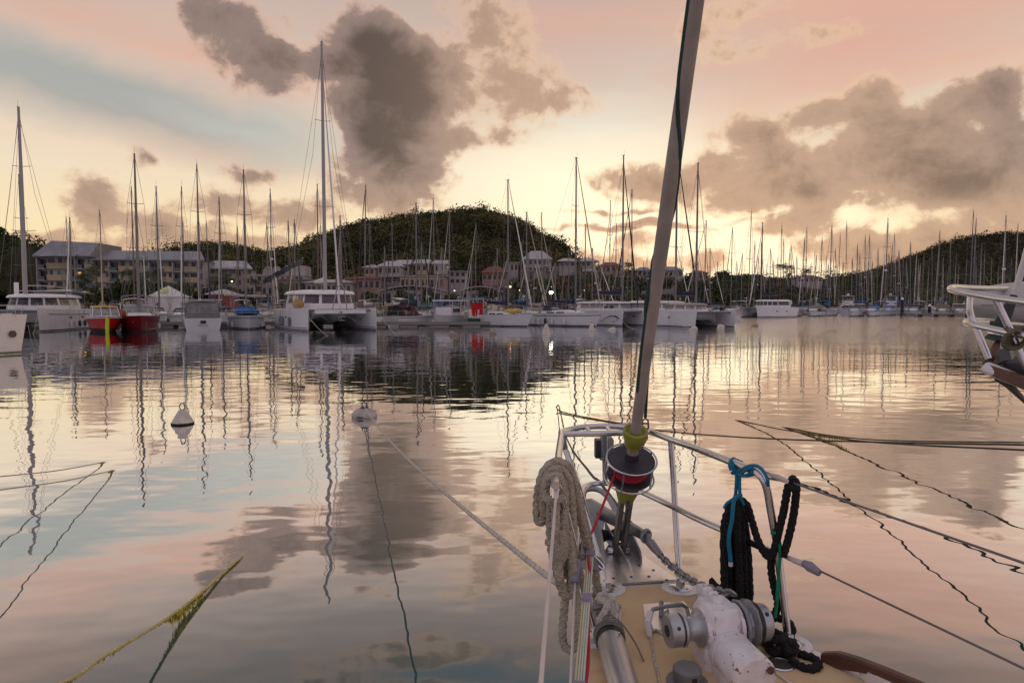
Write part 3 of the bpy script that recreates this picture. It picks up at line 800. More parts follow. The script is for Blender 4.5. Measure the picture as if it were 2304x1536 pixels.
def catamaran(label, group, loc, rz, L=12.5, B=7.0, hb=1.5, fb=1.75, top=20, cabh=1.25, name='catamaran', cabt=(-.30, .18), winm=M_glass, cover=M_navy, furl=M_whitec, hull_m=M_gel,
              roofm=None, mastm=None, my=None, roof_over=.25, nwin=5, stripe=None, tramp=True, round_front=.5, bows=.35, radar=False, bridge_low=.75, r=.13, seagull=False):
    root = thing(name, loc, label, 'catamaran', group, rz)
    hx = B / 2 - hb / 2
    hulls = []
    for s in (1, -1):
        h = Hull(L, hb, fb, .86, bows, -.8, .04, .4, 3.2)
        mb = h.mesh(12); mb.v = [(x + s * hx, y, z) for x, y, z in mb.v]
        part(mb, 'hull', hull_m, root)
        b = h.band(.03, .16); b.v = [(x + s * hx, y, z) for x, y, z in b.v]; part(b, 'boot_stripe', M_anti, root)
        if stripe is not None:
            b = h.band(.74, .78, absz=False, t1=.9); b.v = [(x + s * hx, y, z) for x, y, z in b.v]; part(b, 'hull_stripe', stripe, root)
        for t in (.3, .55):
            w = MB()
            p = h.pt(t, fb * .62, s, .012); q = h.pt(t + .05, fb * .62, s, .012)
            w.poly([Vector((p.x + s*hx, p.y, p.z - .1)), Vector((q.x + s*hx, q.y, q.z - .1)), Vector((q.x + s*hx, q.y, q.z + .1)), Vector((p.x + s*hx, p.y, p.z + .1))])
            part(w, 'hull_window', winm, root, smooth=0)
        hulls.append(h)
    # bridge deck with an arched underside between the hulls
    y0, y1 = -L * .40, L * .20
    inner = hx - hb * .42
    mb = MB(); rings = []
    n = 12
    for yy, lift in ((y0, 0), (y1 - .6, 0), (y1, .10), (y1 + .25, .45)):
        prof = []
        for k in range(n + 1):
            x = -inner + 2 * inner * k / n; u = abs(x) / inner
            z = bridge_low + (fb - bridge_low - .25) * (lift) - (.50 * max(0, u - .72) / .28 if not seagull else 0)
            if seagull: z = bridge_low + .42 * (sin(pi * u * 1.0) ** 2) * 1.0 - .30 * (1 - u) ** 3 - .45 * max(0, u - .8) / .2 + (fb - bridge_low - .25) * lift
            prof.append(Vector((x, yy, z)))
        topz = fb + .02
        rings.append(prof + [Vector((inner, yy, topz)), Vector((-inner, yy, topz))])
    mb.loft(rings); part(mb, 'bridge_deck', hull_m, root)
    # front beam and net
    mb = MB(); yb = hulls[0].y(.93, fb)
    mb.tube([(-hx, yb, fb - .08), (0, yb, fb - .02), (hx, yb, fb - .08)], .11, 8)
    part(mb, 'crossbeam', M_alu, root)
    if tramp:
        mb = MB(); mb.poly([(-inner, y1, fb - .05), (inner, y1, fb - .05), (inner, yb, fb - .05), (-inner, yb, fb - .05)])
        part(mb, 'trampoline', mat('trampoline_net', (.10, .10, .10), .8), root, smooth=0)
    # saloon
    c0, c1 = cabt[0] * L, cabt[1] * L
    cw = B / 2 - hb * .55
    def oval(k, z, shrink, ext=0.0, n=20):
        # plan outline: straight aft, rounded forward
        pts = []
        for i in range(n + 1):
            u = i / n; a = pi * u
            x = (cw - shrink + ext) * cos(a) if .5 > 0 else 0
            e = abs(sin(a)) ** (round_front)
            yy = c0 + (c1 - c0 - shrink + ext) * e
            pts.append(Vector((x, yy, z)))
        pts.append(Vector((-(cw - shrink + ext), c0 - ext, z))); pts.insert(0, Vector((cw - shrink + ext, c0 - ext, z)))
        return pts
    mb = MB(); mb.loft([oval(0, fb - .02, 0), oval(0, fb + cabh * .30, .05), oval(0, fb + cabh * .82, .32)]); part(mb, 'saloon', M_gel, root)
    mb = MB(); ov = roof_over
    mb.loft([oval(0, fb + cabh * .82, .32, ov), oval(0, fb + cabh * .88, .30, ov), oval(0, fb + cabh * 1.0, .5, ov), oval(0, fb + cabh * 1.08, 1.3, ov)]); part(mb, 'roof', roofm or M_gelw, root)
    A, Bq = oval(0, fb + cabh * .33, .045), oval(0, fb + cabh * .80, .305)
    n = len(A); segs = nwin * 2 + 1
    lo_i, hi_i = 1, n - 2
    for k in range(segs):
        a = lo_i + (hi_i - lo_i) * (k + .08) / segs; b = lo_i + (hi_i - lo_i) * (k + .92) / segs
        def at(S, q):
            i = int(math.floor(q)); return S[i].lerp(S[min(i + 1, n - 1)], q - i)
        w = MB(); lo, hi = [], []
        for q in (a, a + (b-a)/3, a + 2*(b-a)/3, b):
            p, r_ = at(A, q), at(Bq, q); o = Vector((p.x, (p.y - c0) * .8, 0)); o = o.normalized() * .02 if o.length > 0 else o
            lo.append(p + o); hi.append(r_ + o)
        w.loft([lo, hi], closed=False, cap=False); part(w, 'window', winm, root, smooth=0)
    my = (c1 - .9) if my is None else my
    zd = fb + cabh
    mast_parts(root, my, zd, top, mastm, r, 1 if top < 22 else 2, 1.1, radar)
    h0 = Hull(L, B, fb, 1.0)
    mb = MB(); hgt = top - zd; rr = .016
    mb.tube([(0, yb, fb - zd), (0, my + .1, hgt * .92)], rr, 4)
    for s in (1, -1):
        mb.tube([(s * (B/2 - .2), my - 1.6, fb - zd), (s * .1, my, hgt * .92)], rr, 4)
        mb.tube([(s * (B/2 - .2), my - 1.6, fb - zd), (s * 1.1, my - .12, hgt * .55), (0, my, hgt * .98)], rr, 4)
    part(mb, 'rigging', M_wire, root, (0, 0, zd))
    if furl is not None:
        f = MB(); a = Vector((0, yb, fb - zd + .4)); b = Vector((0, my + .15, hgt * .9))
        f.tube([a.lerp(b, q) for q in (0, .08, .5, .92, 1)], [.03, .10, .09, .05, .02], 7); part(f, 'furled_headsail', furl, root, (0, 0, zd))
    boom_parts(root, my, zd + .95, (my - c0) * 1.02, cover, mastm, .1, .26, 'sail_bag')
    # rails on each hull
    mb = MB()
    for s in (1, -1):
        ps = [Vector((s * (B/2 - .12), y, fb + .02)) for y in (-L*.40, -L*.2, 0, L*.2, L*.36, L*.45)]
        for p in ps: mb.tube([p, p + Vector((0, 0, .65))], .014, 4)
        for k in (.65, .34): mb.tube([p + Vector((0, 0, k)) for p in ps], .008, 3)
        q = Vector((s * hx, L*.485, fb + .68)); mb.tube([ps[-1] + Vector((0, 0, .65)), q, Vector((s * (hx - hb*.3), L*.43, fb + .68))], .018, 5); mb.tube([q, q - Vector((0, .05, .66))], .016, 4)
    part(mb, 'guard_rails', M_rail, root)
    return root

def at_px(px, py): 
    p = W(px, py); return Vector((p.x, p.y, 0))
def heading(root, rz): root.rotation_euler = (0, 0, rz)
def place_bow(root, px, py, rz, local_bow):
    # put the local point local_bow (at the waterline) on the sea point seen at px,py
    p = at_px(px, py); v = Matrix.Rotation(rz, 3, 'Z') @ Vector(local_bow)
    root.location = (p.x - v.x, p.y - v.y, 0); root.rotation_euler = (0, 0, rz)
D2 = radians
# ------------------------------------------------------------------ individual boats along the near pontoon
PAINT_BLUE = mat('blue_emblem_paint', (.02, .03, .12), .4)
def rz_at(px, extra=0.0):
    # heading that points a bow at the camera from the direction of px, turned by extra degrees
    a = atan2(px - CX, F)
    return pi - a + radians(extra)
# -- far left, close: white hull whose bow reaches into the frame
ctl = catamaran('close white catamaran hull with a dark round porthole at the left edge', None, (0, 0, 0), 0, L=12, B=6.6, hb=1.7, fb=2.0, top=19, cover=M_whitec, furl=None, cabh=1.1, nwin=4, hull_m=mat('warm_white_gelcoat', (.80, .72, .65), .3, var=.06))
for ch in ctl.children:
    if ch.name.startswith('boot_stripe'): ch.data.materials[0] = mat('worn_green_antifouling', (.16, .18, .10), .8, var=.3)
place_bow(ctl, 63, 795, radians(-46), (3.3 - .85, 6.0, 0))
ctl.location.z = 0
mb = MB(); mb.lathe([(.01, -.02), (.19, -.02), (.19, .03), (.16, .035), (.155, .02), (.01, .02)], 18, Matrix.Translation((2.74, 5.30, 1.12)) @ Matrix.Rotation(radians(22), 4, 'Z') @ Matrix.Rotation(pi/2, 4, 'Y')); part(mb, 'porthole', M_glass, ctl)
# -- white cruising catamaran with tall mast
c2 = catamaran('white catamaran with the tall mast and long tinted saloon windows near the left edge', None, (0, 0, 0), 0, L=13, B=7.4, hb=1.8, fb=2.1, top=22.5, cover=None, furl=None, cabh=1.55, cabt=(-.36, .22), nwin=3,
               winm=M_glass, stripe=M_stripe, mastm=M_white_mast, r=.2, roof_over=.3)
place_bow(c2, 86, 747, radians(193), (-(3.7 - .9), 6.5, 0))
hh = Hull(13, 1.8, 2.1, .86, .35, -.8, .04, .4, 3.2)
class Sh(Hull):
    pass
for t in (.30, .42, .50, .60):
    p = hh.pt(t, .62, -1, .16); mb = MB(); mb.lathe([(.02, -.36), (.1, -.3), (.13, -.15), (.13, .2), (.08, .33), (.03, .36)], 9, Matrix.Translation((p.x - 2.8, p.y, p.z))); mb.tube([(p.x - 2.8, p.y, p.z + .36), (p.x - 2.72, p.y, 2.1)], .012, 4); part(mb, 'fender', M_fendb if t < .5 else M_fend, c2)
mb = MB(); mb.bbox(2.0, 2.35, -1.4, -1.05, 2.1, 5.0, .05); part(mb, 'davit_post', M_gelw, c2)
mb = MB()
for k in range(7): mb.box(-2.6, 2.6, -5.6 + k * .5, -5.52 + k * .5, 4.1, 4.16)
mb.box(-2.7, -2.6, -5.7, -2.2, 4.08, 4.2); mb.box(2.6, 2.7, -5.7, -2.2, 4.08, 4.2); part(mb, 'roof_rack', M_rail, c2)
mb = MB(); rings = [[Vector((x, y, 4.0 + .25 * (1 - (x / 3) ** 2) + dz)) for x in (-3, -2, -1, 0, 1, 2, 3)] for y, dz in ((-8.5, -.25), (-6.5, .1), (-4.5, 0))]; mb.loft(rings, closed=False, cap=False); part(mb, 'awning', M_whitec, c2)

# -- red motor launch, bow on
def red_launch():
    rz = rz_at(237, 4)
    root = thing('motor_launch', (0, 0, 0), 'bright red motor launch with a yellow tube hanging at its bow', 'motorboat', None, rz)
    h = Hull(8.5, 3.3, 1.35, .85, 1.0, -.1, .30, .4, 2.4)
    part(h.mesh(), 'hull', M_redh, root); part(h.band(-.02, .36, .012), 'boot_stripe', M_black, root)
    part(h.band(.94, 1.01, .05, absz=False), 'rubbing_strake', M_whitec, root); part(h.deck(), 'deck', M_deckg, root)
    cab = MB(); rs = []
    for y, z, w, k in ((1.9, 1.55, 1.15, 0), (1.2, 2.25, 1.05, 1), (.9, 2.42, 1.02, 1), (-2.3, 2.45, 1.05, 1)):
        rs.append([Vector((w, y, z)), Vector((w * .9, y, z + .08)), Vector((0, y, z + .16)), Vector((-w * .9, y, z + .08)), Vector((-w, y, z))])
    top_ = MB(); top_.loft(rs[1:], closed=False, cap=False); part(top_, 'wheelhouse_roof', mat('yellow_ochre_top', (.42, .26, .04), .5), root)
    fr = MB()
    for s in (1, -1):
        fr.tube([(s * 1.15, 1.95, 1.5), (s * 1.03, .95, 2.42), (s * 1.05, -2.3, 2.45), (s * 1.1, -2.35, 1.4)], .04, 6)
        fr.tube([(s * .4, 2.15, 1.55), (s * .38, 1.0, 2.5)], .03, 5)
    fr.tube([(-1.15, 1.95, 1.52), (-.4, 2.15, 1.56), (.4, 2.15, 1.56), (1.15, 1.95, 1.52)], .035, 5)
    part(fr, 'windscreen_frame', M_gelw, root)
    for x0, x1 in ((-1.1, -.42), (-.38, .38), (.42, 1.1)):
        w = MB(); w.poly([(x0, 2.0 if abs(x0) > 1 else 2.12, 1.55), (x1, 2.0 if abs(x1) > 1 else 2.12, 1.55), (x1 * .93, 1.0, 2.42), (x0 * .93, 1.0, 2.42)]); part(w, 'windscreen_pane', M_clear, root, smooth=0)
    side = MB(); side.box(-1.1, 1.1, -2.0, .2, 1.3, 1.75); part(side, 'engine_box', M_gel, root)
    tub = MB(); p = h.pt(.985, .9); tub.tube([(.06, 4.16, 1.5), (.10, 4.02, .7), (.10, 3.85, .02)], [.15, .17, .16], 10); part(tub, 'bow_fender_tube', M_lime, root, label='long yellow tube fender hanging over the bow')
    bag = MB(); bag.ball((-1.5, -.6, 1.75), .5, .42, .45); part(bag, 'buoy_ball', mat('rusty_red_ball', (.30, .05, .03), .6), root)
    place_bow(root, 243, 748, rz, (0, 3.3, 0))
red_launch()
# -- dark red sailboat bow on
r3, h3 = sloop('dark red sailboat with a wide windscreen hood, moored beside the bright red launch', None, (0, 0, 0), 0, L=12, B=4.0, fb=1.45, top=17.8, hull_m=M_dred, stripe=None, cover=M_greyc, hood=None, furl=None, bim=M_greyc, mastm=M_alu, r=.13)
hood_parts(r3, -1.6, h3.fb + .15, 1.7, 1.15, 2.0, M_clear, True, 'windscreen_hood')
for s in (1, -1):
    mb = MB(); mb.tube([(s * 1.7, 1.2, 1.5), (s * 1.6, -.9, 2.7), (s * 1.75, -2.6, 2.7)], .05, 5); part(mb, 'hood_frame', M_rail, r3)
mb = MB(); mb.bbox(1.3, 1.9, -3.0, -1.0, 1.5, 2.6, .15); part(mb, 'side_awning', M_navy, r3)
place_bow(r3, 318, 747, rz_at(318, 2), (0, 5.1, 0))
fender_parts(r3, h3, (.5, .62), -1, M_fend)
# -- white yacht showing her stern, grey windowed cover
r4, h4 = sloop('white yacht seen from astern under a grey windowed cockpit cover', None, (0, 0, 0), 0, L=11.5, B=4.0, fb=1.25, top=18, hull_m=M_gel, stripe=None, cover=M_whitec, hood=None, furl=M_whitec, transom=.9, mastm=M_alu, wheel=True, my=1.2)
mb = MB(); rings = []
for y, z in ((-5.3, 2.9), (-3.9, 3.05), (-2.2, 3.0)):
    rings.append([Vector((1.62, y, 1.3)), Vector((1.6, y, z - .2)), Vector((1.2, y, z)), Vector((0, y, z + .06)), Vector((-1.2, y, z)), Vector((-1.6, y, z - .2)), Vector((-1.62, y, 1.3))])
mb.loft(rings, closed=False, cap=False); mb.poly(rings[-1]); cov = part(mb, 'cockpit_cover', M_greyc, r4)
for x0, x1 in ((-1.45, -.55), (-.48, .48), (.55, 1.45)):
    w = MB(); w.poly([(x0, -5.33, 1.75), (x1, -5.33, 1.75), (x1 * .95, -5.33, 2.75), (x0 * .95, -5.33, 2.75)]); part(w, 'clear_window', M_clear, cov, smooth=0)
back = MB(); back.poly([(-1.6, -5.31, 1.3), (1.6, -5.31, 1.3), (1.58, -5.31, 2.72), (1.2, -5.31, 2.9), (-1.2, -5.31, 2.9), (-1.58, -5.31, 2.72)]); part(back, 'cover_back', M_greyc, r4, smooth=0)
arch = MB(); arch.box(-1.9, 1.9, -5.6, -5.0, 3.12, 3.18); [arch.tube([(s * 1.75, -5.3, 1.3), (s * 1.75, -5.3, 3.12)], .03, 5) for s in (1, -1)]; part(arch, 'solar_arch', M_rail, r4)
port = MB(); port.box(-.26, .26, -5.99, -5.93, .72, 1.02); part(port, 'transom_locker', M_glass, r4)
nm = MB()
for k in range(9): nm.box(-.5 + k * .11, -.5 + k * .11 + .07, -5.975, -5.93, .48, .55)
part(nm, 'transom_lettering', M_navyh, r4)
place_bow(r4, 457, 743, rz_at(457, 180 + 2), (0, -5.2, 0))
# -- yacht with bright blue dinghy and bimini, bow on
r5, h5 = sloop('white yacht with bright blue bimini and blue dinghy lashed on its foredeck', None, (0, 0, 0), 0, L=11.5, B=4.0, fb=1.35, top=17.5, cover=M_whitec, hood=M_blue, bim=M_blue, furl=None, mastm=M_alu, fenders=3, r=.11)
mb = MB()
ring = [Vector((1.05 * cos(a), 2.35 + .95 * sin(a) * (1.25 if sin(a) > 0 else .8), 1.82 + .12 * max(sin(a), 0))) for a in [2 * pi * k / 20 for k in range(20)]]
mb.tube(ring, .26, 9, loop=True); mb.poly([p + Vector((0, 0, -.1)) for p in ring])
place_bow(r5, 560, 741, rz_at(560, 3), (0, 4.9, 0))
Mz = Matrix.Translation(r5.location) @ Matrix.Rotation(r5.rotation_euler.z, 4, 'Z')
dn = thing('dinghy', Mz @ Vector((0, 2.35, 1.6)), 'bright blue inflatable dinghy lying on the foredeck of a white yacht', 'dinghy', None, r5.rotation_euler.z)
mb.v = [(x, y - 2.35, z - 1.6) for x, y, z in mb.v]; part(mb, 'tube', M_blue, dn)
mb = MB(); mb.box(-.7, .7, -.25, .05, .26, .32); part(mb, 'thwart', M_whitec, dn)
mb = MB(); mb.tube([(-2.4, -2.6, 3.6), (2.2, -2.7, 3.75)], .14, 8); part(mb, 'rolled_awning', M_beige, r5)
# -- the big catamaran
lag = catamaran('big white catamaran with plum tinted windows, bow towards the viewer', None, (0, 0, 0), 0, L=15.5, B=8.9, hb=2.0, fb=2.15, top=31.0, cabh=1.95, cabt=(-.34, .16), winm=M_glassp, cover=M_whitec, furl=M_whitec, hull_m=M_gel,
                mastm=M_white_mast, my=.2, nwin=2, stripe=None, tramp=True, round_front=.28, bows=.05, bridge_low=.9, r=.2, roof_over=.35, seagull=True)
place_bow(lag, 693, 746, radians(208), (4.45 - 1.0, 7.7, 0))
hl = Hull(15.5, 2.0, 2.15, .86, .05, -.8, .04, .4, 3.2)
for s in (1, -1):
    b = hl.band(.28, .36, .016, t1=.99); b.v = [(x + s * 3.45, y, z) for x, y, z in b.v]; part(b, 'waterline_stripe', M_stripe, lag)
for t in (.42, .50, .72):
    p = hl.pt(t, .9, 1, .17); mb = MB(); mb.lathe([(.02, -.5), (.13, -.42), (.16, -.25), (.16, .3), (.1, .46), (.03, .5)], 9, Matrix.Translation((p.x + 3.45, p.y, p.z))); mb.tube([(p.x + 3.45, p.y, p.z + .5), (p.x + 3.4, p.y, 2.15)], .012, 4); part(mb, 'fender', M_greyc, lag)
# front wall of the nacelle between the bows, anchor gear and the forestay bridle
mb = MB(); n = 16; rings = []
for yy, zt, k in ((6.9, 2.05, 0.0), (6.2, 1.95, .35), (4.6, 1.7, .9), (3.2, 1.5, 1.0)):
    prof = []
    for i in range(n + 1):
        x = -2.6 + 5.2 * i / n; u = abs(x) / 2.6
        zz = 1.75 - k * (.85 * (cos(u * pi * 2) * .5 + .5) * (1 - u * .3) + .15)
        prof.append(Vector((x, yy, zz)))
    rings.append(prof + [Vector((2.6, yy, 2.14)), Vector((-2.6, yy, 2.14))])
mb.loft(rings); part(mb, 'foredeck_nacelle', M_gel, lag)
mb = MB(); mb.tube([(-.75, 6.5, 2.15), (-.35, 6.95, 4.3), (0, 7.05, 4.75), (.35, 6.95, 4.3), (.75, 6.5, 2.15)], .06, 7); part(mb, 'bow_arch', M_white_mast, lag)
mb = MB(); mb.box(-.06, .06, 6.6, 7.3, 1.85, 1.95); mb.box(-.4, .4, 7.1, 7.28, 1.35, 1.5); mb.box(-.3, .3, 7.1, 7.3, 1.0, 1.12); mb.tube([(0, 7.2, 1.9), (0, 7.2, 1.05)], .05, 5); part(mb, 'bow_anchor', M_wire, lag)
mb = MB(); mb.ball((3.3, 2.2, 2.7), .62, .5, .55); part(mb, 'deck_bag', mat('ochre_bag', (.36, .2, .07), .8), lag)
# tilted solar panel rack behind the mast
mb = MB(); M_ = Matrix.Translation((3.0, -8.3, 6.6)) @ Matrix.Rotation(radians(30), 4, 'Y') @ Matrix.Rotation(radians(18), 4, 'X')
mb.box(-2.6, 2.6, -1.0, 1.0, 0, .08, M_); part(mb, 'solar_panel', mat('solar_panel', (.03, .025, .04), .2, var=.2), lag)
mb = MB()
for k in range(6): mb.box(-2.6 + k * 1.02, -2.55 + k * 1.02, -1.02, 1.02, -.05, .1, M_)
[mb.tube([(3.0 + dx, -8.3, 6.5 - dx * .5), (3.0 + dx * .4, -8.2, 2.1)], .05, 5) for dx in (-1, 1)]
part(mb, 'panel_frame', M_rail, lag)

# -- boats lying behind the short pontoon right of the big catamaran
def pontoon(label, a, b, w=1.6, z=.55, floats=True, pile=False):
    a, b = Vector((*a, 0)), Vector((*b, 0)); d = (b - a); L = d.length; d.normalize(); n = Vector((-d.y, d.x, 0))
    root = thing('pontoon', a, label, 'pontoon', None, atan2(d.y, d.x))
    k = int(L / 3.2)
    for i in range(k):
        mb = MB(); mb.box(L * i / k + .03, L * (i + 1) / k - .03, -w / 2, w / 2, z - .12, z); part(mb, 'deck_section', M_skinw, root)
    mb = MB(); mb.box(0, L, -w/2 - .06, -w/2 - .005, z - .28, z + .03); mb.box(0, L, w/2 + .005, w/2 + .06, z - .28, z + .03); part(mb, 'side_beam', mat('grey_wood_beam', (.22, .19, .17), .8, var=.2), root)
    if floats:
        for i in range(k):
            mb = MB(); mb.bbox(L * (i + .12) / k, L * (i + .7) / k, -w/2 + .1, w/2 - .1, -.3, z - .3, .06); part(mb, 'float', mat('grey_float', (.24, .23, .22), .6, var=.2), root)
    return root
pA = pontoon('weathered timber pontoon on grey floats right of the big catamaran', (-17.5, 81.4), (-2.6, 81.4))
pB = pontoon('timber pontoon behind the left boats, mostly hidden by them', (-56, 80.5), (-18.2, 81.6))
ga = 'boats behind the timber pontoon'
r6, h6 = sloop('small white motor sailer with a black-windowed cockpit tent behind the timber pontoon', None, (0, 0, 0), 0, L=9, B=3.2, fb=1.2, top=15.5, cover=M_navy, hood=None, bim=M_whitec, furl=M_navy, mastm=M_alu)
mb = MB(); rs = []
for y, zt in ((-3.6, 2.4), (-1.8, 2.55), (-.2, 1.5)): rs.append([Vector((1.25, y, 1.3)), Vector((1.1, y, zt)), Vector((0, y, zt + .15)), Vector((-1.1, y, zt)), Vector((-1.25, y, 1.3))])
mb.loft(rs, closed=False, cap=False); t6 = part(mb, 'cockpit_tent', M_maroon, r6)
for s in (1, -1):
    w = MB(); w.poly([(s * 1.24, -3.3, 1.5), (s * 1.24, -2.0, 1.55), (s * 1.14, -2.0, 2.35), (s * 1.16, -3.3, 2.25)]); part(w, 'tent_window', M_glass, t6, smooth=0)
mb = MB(); mb.poly([(-1.24, -3.62, 1.3), (1.24, -3.62, 1.3), (1.08, -3.62, 2.4), (0, -3.62, 2.55), (-1.08, -3.62, 2.4)]); part(mb, 'tent_back', M_black, r6, smooth=0)
r6.location = (-12.6, 87.2, 0); r6.rotation_euler.z = radians(-30)
def tower_boat():
    root = thing('cabin_cruiser', (-8.2, 87.5, 0), 'white cabin cruiser with a flat hardtop behind the timber pontoon', 'motorboat', None, radians(160))
    h = Hull(8, 3.0, 1.2, .9, .8, -.1, .2)
    part(h.mesh(), 'hull', M_gel, root); part(h.deck(), 'deck', M_deckg, root); part(h.band(.02, .14), 'boot_stripe', M_anti, root)
    mb = MB(); mb.bbox(-1.15, 1.15, -1.6, 1.4, 1.2, 2.3, .12); c = part(mb, 'cabin', M_gel, root)
    for x0 in (-1.0, .05):
        w = MB(); w.box(x0, x0 + .95, -1.63, -1.605, 1.65, 2.15); part(w, 'window', M_glass, c)
    w = MB(); w.box(-1.175, -1.155, -1.2, 1.1, 1.65, 2.12); part(w, 'window', M_glass, c)
    w = MB(); w.box(1.155, 1.175, -1.2, 1.1, 1.65, 2.12); part(w, 'window', M_glass, c)
    mb = MB(); mb.bbox(-1.45, 1.45, -3.4, 1.7, 3.05, 3.2, .05); part(mb, 'hardtop', M_whitec, root)
    mb = MB(); [mb.tube([(s * 1.3, y, 1.2), (s * 1.3, y, 3.06)], .04, 5) for s in (1, -1) for y in (-3.2, -1.0, 1.4)]; part(mb, 'hardtop_post', M_rail, root)
    mb = MB(); mb.bbox(-.25, .25, -4.3, -3.9, .6, 1.7, .08); part(mb, 'outboard_motor', M_gelw, root)
tower_boat()
def red_cloth_boat():
    root = thing('fishing_boat', (-4.4, 86.6, 0), 'low workboat under a pipe frame with a big red cloth hung up to dry', 'fishing boat', None, radians(170))
    h = Hull(7, 2.6, .95, .9, .7, -.1, .2)
    part(h.mesh(), 'hull', mat('sea_green_hull', (.04, .13, .11), .4), root); part(h.band(.92, 1.02, .03, absz=False), 'rubbing_strake', M_whitec, root); part(h.deck(), 'deck', M_cream, root)
    mb = MB(); mb.bbox(-.8, .8, .3, 1.6, .95, 2.1, .15); part(mb, 'console', M_cream, root)
    mb = MB()
    for s in (1, -1):
        for y in (-2.9, 1.9): mb.tube([(s * 1.2, y, .9), (s * 1.2, y, 3.35)], .05, 6)
        mb.tube([(s * 1.2, -3.1, 3.35), (s * 1.2, 2.1, 3.35)], .05, 6)
    mb.tube([(-1.2, -2.9, 3.35), (1.2, -2.9, 3.35)], .05, 6); mb.tube([(-1.2, 1.9, 3.35), (1.2, 1.9, 3.35)], .05, 6); part(mb, 'pipe_frame', M_rail, root)
    mb = MB(); mb.bbox(-1.3, 1.3, -3.1, 2.1, 3.4, 3.46, .02); part(mb, 'sun_roof', M_teal, root)
    mb = MB(); mb.bbox(-.25, .25, -3.8, -3.4, .6, 1.9, .08); part(mb, 'outboard_motor', M_gelw, root)
    p = root.location
    cl = MB(); n = 14; rows = []
    for j in range(7):
        row = []
        for i in range(n + 1):
            u = i / n - .5; v = j / 6; x = p.x + .15 + u * (1.75 - .4 * v); 
            row.append(Vector((x, p.y - 1.65 + .06 * sin(i * 1.9) * (.4 + v), 2.95 - .14 * sin((u + .5) * pi) * (1 - v) - 1.75 * v + .08 * sin(i * 2.3) * v)))
        rows.append(row)
    cl.loft(rows, closed=False, cap=False)
    o = cl.build('drying_cloth', M_redc, None, kind=None); o.data.transform(Matrix.Translation(-Vector((p.x, p.y - 1.7, 1.2)))); o.location = (p.x, p.y - 1.7, 1.2)
    tag(o, 'large bright red cloth hung to dry above the workboat', 'cloth')
red_cloth_boat()
# -- small white sloop with a yellow kayak
r7, h7 = sloop('small white sloop with a yellow kayak on deck, end of the timber pontoon', None, (0, 0, 0), 0, L=9.2, B=3.0, fb=1.35, top=17.6, cover=M_navy, hood=None, bim=M_navy, furl=M_whitec, mastm=M_alu, stripe=None)
place_bow(r7, 1190, 735, radians(230), (0, 4.0, 0))
Mz = Matrix.Translation(r7.location) @ Matrix.Rotation(r7.rotation_euler.z, 4, 'Z')
mb = MB(); mb.tube([Vector((0, -1.6, 0)), Vector((0, -1.3, 0)), Vector((0, -.6, .02)), Vector((0, .6, .02)), Vector((0, 1.3, .03)), Vector((0, 1.6, .08))], [.03, .16, .26, .26, .16, .03], 10)
k = mb.build('kayak', M_yellow, None); k.location = Mz @ Vector((.55, 1.9, 1.85)); k.rotation_euler.z = r7.rotation_euler.z
tag(k, 'yellow kayak lying on the deck of the small white sloop', 'kayak')
mb = MB(); mb.box(-.2, .2, -.9, .9, -.30, -.2); part(mb, 'cradle', M_rail, k)
# -- two white sloops right of it
r8, h8 = sloop('cream sloop half hidden behind the white sloop with many fenders', None, (0, 0, 0), 0, L=10.5, B=3.4, fb=1.3, top=15.5, hull_m=M_gel, cover=M_navy, hood=M_maroon, bim=None, furl=M_beige)
place_bow(r8, 1268, 731, radians(222), (0, 4.7, 0)); r8.location = (r8.location.x - 2.0, r8.location.y + 6, 0)
r9, h9 = sloop('white sloop with a row of fenders along its side and navy sprayhood', None, (0, 0, 0), 0, L=11.5, B=3.6, fb=1.5, top=20.3, hull_m=M_gel, cover=M_navy, hood=M_navy, bim=None, furl=M_beige, r=.12, my=1.8)
place_bow(r9, 1345, 735, radians(226), (0, 5.2, 0))
fender_parts(r9, h9, (.18, .26, .46, .62), 1, M_fend, .55, .15, .8); fender_parts(r9, h9, (.36,), 1, M_fendb, .55, .15, .8)
# -- three big catamarans right of centre
cA = catamaran('white catamaran with a blue leaping emblem on its hull, left of the furled stay', None, (0, 0, 0), 0, L=13, B=7.4, hb=1.8, fb=1.8, top=21.5, cover=M_navy, furl=M_black, cabh=1.15, cabt=(-.36, .24), nwin=2, winm=M_clear, roofm=M_whitec)
place_bow(cA, 1403, 734, radians(206), (3.7 - .9, 6.5, 0))
hc = Hull(13, 1.8, 1.8, .86, .35, -.8, .04, .4, 3.2)
def hull_decal(pts, wid):
    mb = MB(); a, b = [], []
    for (t, z), w in zip(pts, wid):
        for L_, dz in ((a, w), (b, -w)):
            p = hc.pt(t, z + dz, 1, .014); L_.append(Vector((p.x + 2.8, p.y, p.z)))
    mb.loft([a, b], closed=False, cap=False); return mb
mb = hull_decal([(.70, .40), (.74, .65), (.79, .95), (.84, 1.18), (.875, 1.24)], [.02, .03, .04, .05, .10])
mb2 = hull_decal([(.885, 1.22), (.92, 1.16), (.955, .95), (.965, .82)], [.07, .11, .09, .02]); mb.add(mb2.v, mb2.f)
mb3 = hull_decal([(.885, .56), (.895, .52), (.91, .60)], [.08, .03, .07]); mb.add(mb3.v, mb3.f)
mb4 = hull_decal([(.925, .70), (.945, .75)], [.05, .05]); mb.add(mb4.v, mb4.f)
part(mb, 'hull_emblem', PAINT_BLUE, cA, smooth=0)
for x in (3.0, 2.2):
    w = MB(); w.box(x - .28, x + .28, 2.93, 3.02, 2.15, 2.5); part(w, 'front_window', M_glass, cA)
